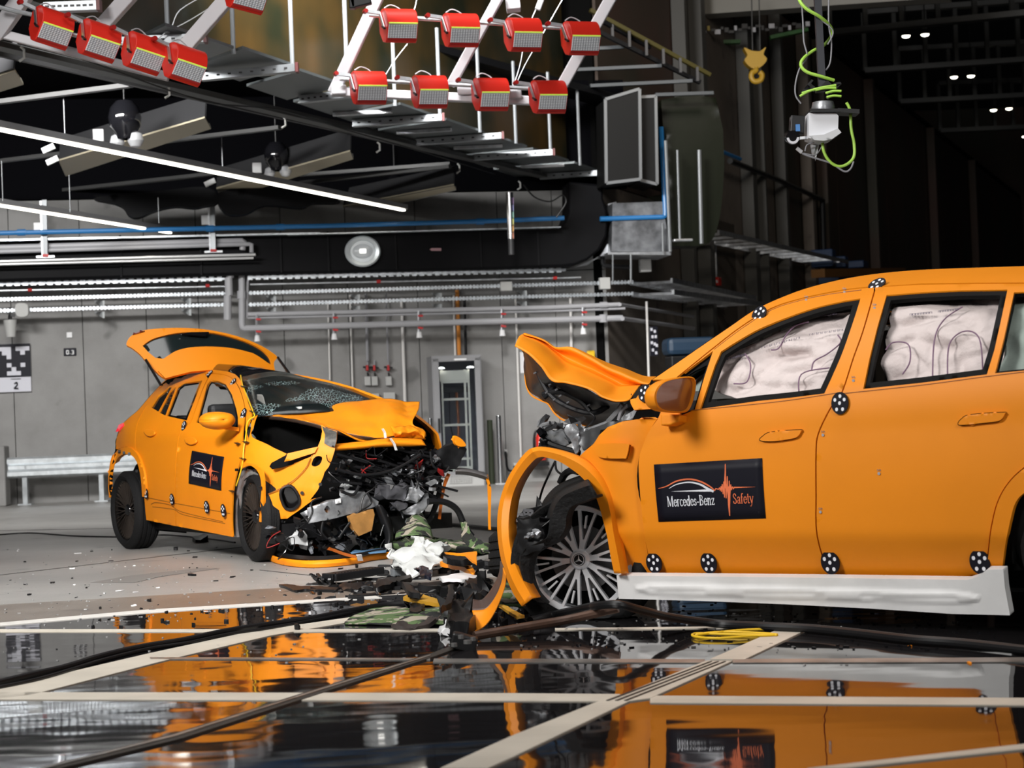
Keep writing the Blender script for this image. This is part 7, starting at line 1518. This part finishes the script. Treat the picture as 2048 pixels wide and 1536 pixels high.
# cables, bar and strap
def cableG(name, label, pts, r, m, z=None, cat='cable'):
    P = [gz(x, y, (r+.006) if z is None else z[min(i, len(z)-1)]) for i, (x, y) in enumerate(pts)]
    return tag(MB().tube(sm(P, 8), r, 10).build(name, m, None, smooth=True), label, cat)
cableG('black_cable', 'thick black cable curving over the glossy floor from the left', f7((-80, 478), (120, 430), (260, 398), (400, 355), (560, 318), (740, 288), (900, 254), (1060, 228), (1240, 203), (1400, 172), (1530, 150), (1640, 142)), .017, BLK)
cableG('black_cable', 'thinner black cable running beside the thick one', f7((-80, 492), (140, 448), (300, 402), (420, 366), (600, 322), (760, 298), (920, 264), (1080, 240), (1300, 200), (1500, 158)), .009, BLK)
cableG('black_cable', 'thin dark cable on the floor behind the middle car', ((-20, 1071), (60, 1066), (150, 1072), (260, 1074), (330, 1070), (420, 1078), (470, 1085)), .008, BLK)
cableG('black_cable', 'black cable on the far floor between the cars', ((840, 1052), (900, 1050), (960, 1055), (1010, 1060), (1040, 1062)), .020, BLK)
cableG('black_hose', 'black hose arching beside the big wheel and along under the sill', z4((560, 1330), (720, 1290), (860, 1258), (1000, 1228))+f8((330, 152), (420, 146), (520, 170), (640, 198), (820, 222), (1000, 232), (1200, 242), (1400, 262), (1600, 285), (1800, 300), (2100, 332), (2600, 380), (3200, 400)), .020, BLK, [.03, .04, .08, .12, .16, .18, .14, .08, .03])
cableG('metal_bar', 'rusty brown steel bar lying across the floor strips', ((948, 1272), (1050, 1254), (1140, 1238), (1236, 1216)), .022, mat('rust_bar', (.09, .05, .035), .4, .5, var=.3, vs=10), [.03, .05, .07, .12], 'bar')
t = thing('bar_joint', 'dark joint block with shiny bolts at the end of the steel bar', 'joint', gz(925, 1285, 0))
MB().box(gz(928, 1284, .04), (.12, .10, .07), Matrix.Rotation(.3, 3, 'Y')).build('block', BLK, t, bevel=.01)
for x, y, r_ in ((908, 1288, .014), (935, 1282, .018), (946, 1276, .012), (922, 1272, .014)): MB().lathe([(0, .006), (r_, .004), (r_, -.012), (0, -.012)], Matrix.Translation(gz(x, y, .085)), 8).build('bolt', mat('bolt_dark', (.2, .2, .2), .35, .6), t, smooth=True)
cableG('yellow_strap', 'yellow strap in loops on the cream floor strip', f8((1060, 268), (900, 266), (760, 262), (722, 266), (740, 276), (830, 281), (960, 272), (1060, 266), (900, 256), (800, 258), (740, 268), (900, 250), (1020, 244), (1082, 240), (1087, 224)), .006, YEL, [.016], 'strap')
# individual pieces
DP = {}
def bit(name, label, x, y, s, m, seed, cat='fragment', z=.0, flat=True, grp=None):
    p = gz(x, y, z); o = shard(name, p if not flat else V((p.x, p.y, .008+z)), s, m, None, seed, flatz=flat)
    return tag(o, label, cat, grp)
YO = mat('yellow_orange', (.50, .26, .02), .5)
def slab(name, label, pts, m, z, th, dis=.006, seed=1, cat='fragment', cell=6):
    o = sheet(name, d2(*pts), lambda x, y: gz(x, y, z), m, None, cell=cell, thick=th, disp=crumple(dis, 9, seed)); return tag(o, label, cat)
# black ribbed housing
t = thing('ribbed_housing', 'black ribbed plastic housing lying in the middle of the debris', 'fragment', gz(722, 1160, 0))
h0, h1 = gz(*d2((400, 800))[0], .05), gz(*d2((800, 740))[0], .06)
MB().bar(h0, h1, .14, .05).build('body', BLK, t, bevel=.008)
for k in range(16): q = h0.lerp(h1, (k+.5)/16); MB().box(q+V((0, -.068, .003)), (.010, .016, .046)).build('rib', BLG, t)
for k in range(12): MB().bar(gz(*d2((250+k*14, 770+(k % 4)*14))[0], .05), gz(*d2((300+k*12, 800+(k % 3)*20))[0], .02), .02, .012).build('torn_fin', BLK, t)
slab('torn_trim', 'long black plastic blade at the left end of the debris', ((-10, 852), (60, 850), (140, 865), (300, 870), (480, 880), (460, 900), (200, 895), (130, 905), (60, 880)), BLK, .02, .015)
slab('torn_trim', 'black jagged blade under the ribbed housing', ((460, 850), (600, 830), (740, 820), (735, 860), (640, 905), (520, 890)), BLK, .02, .03, .02, 3)
slab('torn_trim', 'small black blade with a blue bit before the debris', ((595, 940), (700, 930), (790, 918), (785, 935), (680, 945)), BLK, .012, .012)
slab('plastic_bar', 'long black bar reaching towards the loose tyre', ((800, 815), (970, 785), (1060, 775), (1080, 800), (950, 830), (800, 880), (770, 860)), BLK, .05, .03, .015, 5)
slab('plastic_bar', 'black bar running under the navy shard to the tyre', ((960, 830), (1200, 835), (1420, 830), (1600, 820), (1640, 850), (1400, 870), (1100, 860)), BLK, .05, .04, .015, 6)
slab('navy_shard', 'dark navy folded shard in front of the white sheet', ((1100, 705), (1180, 715), (1250, 765), (1230, 800), (1180, 790), (1130, 745)), mat('navy', (.008, .012, .025), .2), .14, .02, .03, 7)
slab('white_scrap', 'white curved panel beside the loose tyre', ((1300, 790), (1400, 770), (1520, 765), (1610, 775), (1600, 800), (1480, 815), (1330, 812)), WHT, .09, .02, .01, 8)
slab('orange_panel', 'torn orange panel with black holes left of the loose tyre', ((1370, 650), (1480, 660), (1560, 700), (1600, 750), (1580, 760), (1500, 715), (1400, 690), (1310, 670)), ORA, .10, .03, .01, 9)
slab('orange_panel', 'orange corner panel right against the loose tyre', ((1340, 590), (1450, 598), (1612, 585), (1615, 680), (1560, 650), (1520, 610), (1400, 602)), ORA, .22, .012, .006, 10)
slab('black_grille_piece', 'black grille piece between the orange panels', ((1330, 615), (1500, 610), (1560, 650), (1480, 660), (1360, 650)), BLK, .16, .04, .02, 11)
slab('yellow_bracket', 'yellow brown bracket in front of the black debris', ((1060, 930), (1110, 925), (1370, 985), (1350, 1010), (1200, 1000), (1010, 960)), YO, .06, .02, .008, 12)
slab('yellow_bracket', 'lower yellow brown bracket under the other one', ((1030, 960), (1250, 985), (1380, 1010), (1330, 1035), (1180, 1020)), YO, .03, .02, .008, 13)
slab('black_angle', 'black angled profile leaning over the yellow bracket', ((1000, 830), (1060, 850), (1150, 930), (1080, 930), (1040, 900)), BLK, .10, .03, .008, 14)
slab('dark_flap', 'dark brown rubber flap pointing left on the glossy floor', ((900, 1190), (1100, 1120), (1300, 1045), (1390, 1020), (1360, 1090), (1300, 1150), (1230, 1180), (1050, 1200)), mat('flap_brown', (.035, .026, .024), .6), .03, .02, .02, 15, 'flap')
slab('black_lump', 'black rounded lump between flap and tyre', ((1390, 980), (1450, 970), (1570, 1000), (1600, 1080), (1560, 1150), (1400, 1130)), BLK, .10, .08, .03, 16)
slab('black_lump', 'small black lump left of the dark flap', ((1060, 1020), (1170, 990), (1190, 1050), (1130, 1080), (1060, 1070)), BLK, .05, .05, .02, 17)
slab('black_curved_fin', 'black curved fin standing behind the lump', ((1380, 860), (1420, 855), (1430, 930), (1400, 1000), (1340, 1030), (1300, 1050), (1360, 980)), BLK, .16, .03, .01, 18)
slab('white_rag', 'white torn rag at the foot of the arch piece', ((1320, 1180), (1400, 1150), (1440, 1170), (1520, 1120), (1580, 1140), (1560, 1200), (1440, 1229), (1340, 1225)), WHT, .04, .03, .03, 19, 'rag', 4)
slab('yellow_plank', 'yellow brown strip behind the tip of the arch strip', ((1790, 1020), (1830, 1018), (2000, 1110), (1940, 1120)), YO, .08, .015, .004, 20)
slab('tyre_rubble', 'black rubble under the loose tyre', ((1560, 830), (1640, 800), (1720, 860), (1760, 900), (1700, 930), (1580, 910)), BLK, .10, .10, .05, 21, 'rubble')
tag(MB().box(gz(*d2((970, 755))[0], .04), (.10, .06, .05), Matrix.Rotation(.5, 3, 'Z')).build('glass_cube', mat('grey_plastic2', (.12, .13, .14), .3), None, bevel=.008), 'grey square lump under the white sheet', 'fragment')
def splab(x, y, L):
    return ('long' if L > .17 else 'short')+' black torn splinter '+('in front of' if y > 1195 else 'behind' if y < 1150 else 'beside')+(' the ribbed housing' if x < 770 else ' the white crumpled sheet' if x < 880 else ' the loose tyre')
rnd = random.Random(77)
NM = ['plastic_splinter', 'plastic_chip', 'wire_scrap', 'bent_clip']
SZ = [('black torn splinter lying among the debris between the cars', 'black splinters between the cars')]
for k in range(110):                             # the dense field between the cars
    x, y = d2((rnd.uniform(250, 1640), rnd.gauss(860, 90)))[0]
    if x < 640 and y < 1150: continue
    big = rnd.random(); s = (rnd.uniform(.05, .28), rnd.uniform(.012, .05), rnd.uniform(.008, .035))
    bit('plastic_splinter', splab(x, y, s[0]), x, max(1120, min(1245, y)), s, rnd.choice((BLK, BLK, BLG, BLK)), 900+k, grp='black splinters between the cars')
for k in range(70):
    x, y = d2((rnd.uniform(1350, 2100), rnd.uniform(700, 1229)))[0]
    bit('plastic_splinter', 'black splinter '+('at the foot of the curved arch piece' if x < 985 else 'under the bent arch strip' if x < 1045 else 'in front of the big front wheel')+(', higher up' if y < 1190 else ', lower down'), x, y, (rnd.uniform(.04, .2), rnd.uniform(.03, .08), rnd.uniform(.02, .08)), rnd.choice((BLK, BLG)), 1900+k, grp='black splinters by the big wheel')
for k in range(70):                              # scattered small chips on the pale floor
    x, y = rnd.uniform(20, 800), rnd.uniform(1095, 1235)
    bit('plastic_chip', 'tiny chip before the '+('rear wheel' if x < 330 else 'doors' if x < 560 else 'nose')+' of the middle car, '+('on pale floor' if y < 1160 else 'by the brown band'), x, y, (rnd.uniform(.02, .07), rnd.uniform(.01, .03), rnd.uniform(.004, .012)), rnd.choice((BLK, BLK, BLK, WHT, mat('chip_blue', (.02, .1, .3), .4) if k % 11 == 0 else BLK)), 1500+k, grp='chips on the pale floor')
for k in range(26):
    x, y = rnd.uniform(180, 900), rnd.uniform(1210, 1262)
    bit('plastic_chip', 'small black chip on the glossy floor edge '+('before the rear wheel' if x < 400 else 'before the doors' if x < 640 else 'before the nose')+' of the middle car', x, y, (rnd.uniform(.02, .06), rnd.uniform(.015, .03), rnd.uniform(.008, .02)), BLK, 1700+k, grp='chips on the glossy floor')
for i, (x, y, lb, s, m) in enumerate(((298, 1204, 'bent black wire clip on the brown floor band', (.16, .04, .02), BLK), (770, 1152, 'short dark stick on the pale floor', (.14, .03, .01), BLK), (595, 1262, 'black curl lying on the cream diagonal strip', (.09, .05, .05), BLK), (385, 1152, 'thin dark twig shaped scrap on the pale floor', (.16, .03, .015), BLK), (240, 1182, 'clear broken glass flake on the pale floor', (.10, .05, .004), WHT), (1940, 1330, 'small orange chip on the glossy floor', (.07, .02, .012), ORA), (1820, 1295, 'orange sliver near the hose', (.05, .012, .01), ORA), (400, 1083, 'dark plate under the middle car', (.5, .2, .06), BLK), (352, 1101, 'small dark lump beside the rear wheel of the middle car', (.07, .04, .03), BLK))):
    bit('scrap', lb, x, y, s, m, 3000+i)
mb = MB()
for k in range(900):
    x, y = rnd.uniform(-20, 1700), rnd.uniform(1095, 1330); 
    if y > 1250 and rnd.random() < .75: continue
    p = gz(x, y, .007); s = rnd.uniform(.003, .009); mb.box(p, (s*rnd.uniform(1, 3), s, s*.6), Matrix.Rotation(rnd.uniform(0, 3), 3, 'Z'))
tag(mb.build('crumbs', mat('crumb_mix', (.03, .03, .03), .5, col2=(.5, .5, .5), vs=60)), 'fine crumbs sprinkled over the floor', 'crumbs', kind='stuff')
mb = MB()
for k in range(260):
    x, y = rnd.uniform(1020, 1990), rnd.uniform(1225, 1300); p = gz(x, y, .008); s = rnd.uniform(.003, .01); mb.box(p, (s*rnd.uniform(1, 3), s, s*.6), Matrix.Rotation(rnd.uniform(0, 3), 3, 'Z'))
tag(mb.build('crumbs', BLG), 'dark crumbs under the sill of the big car', 'crumbs', kind='stuff')
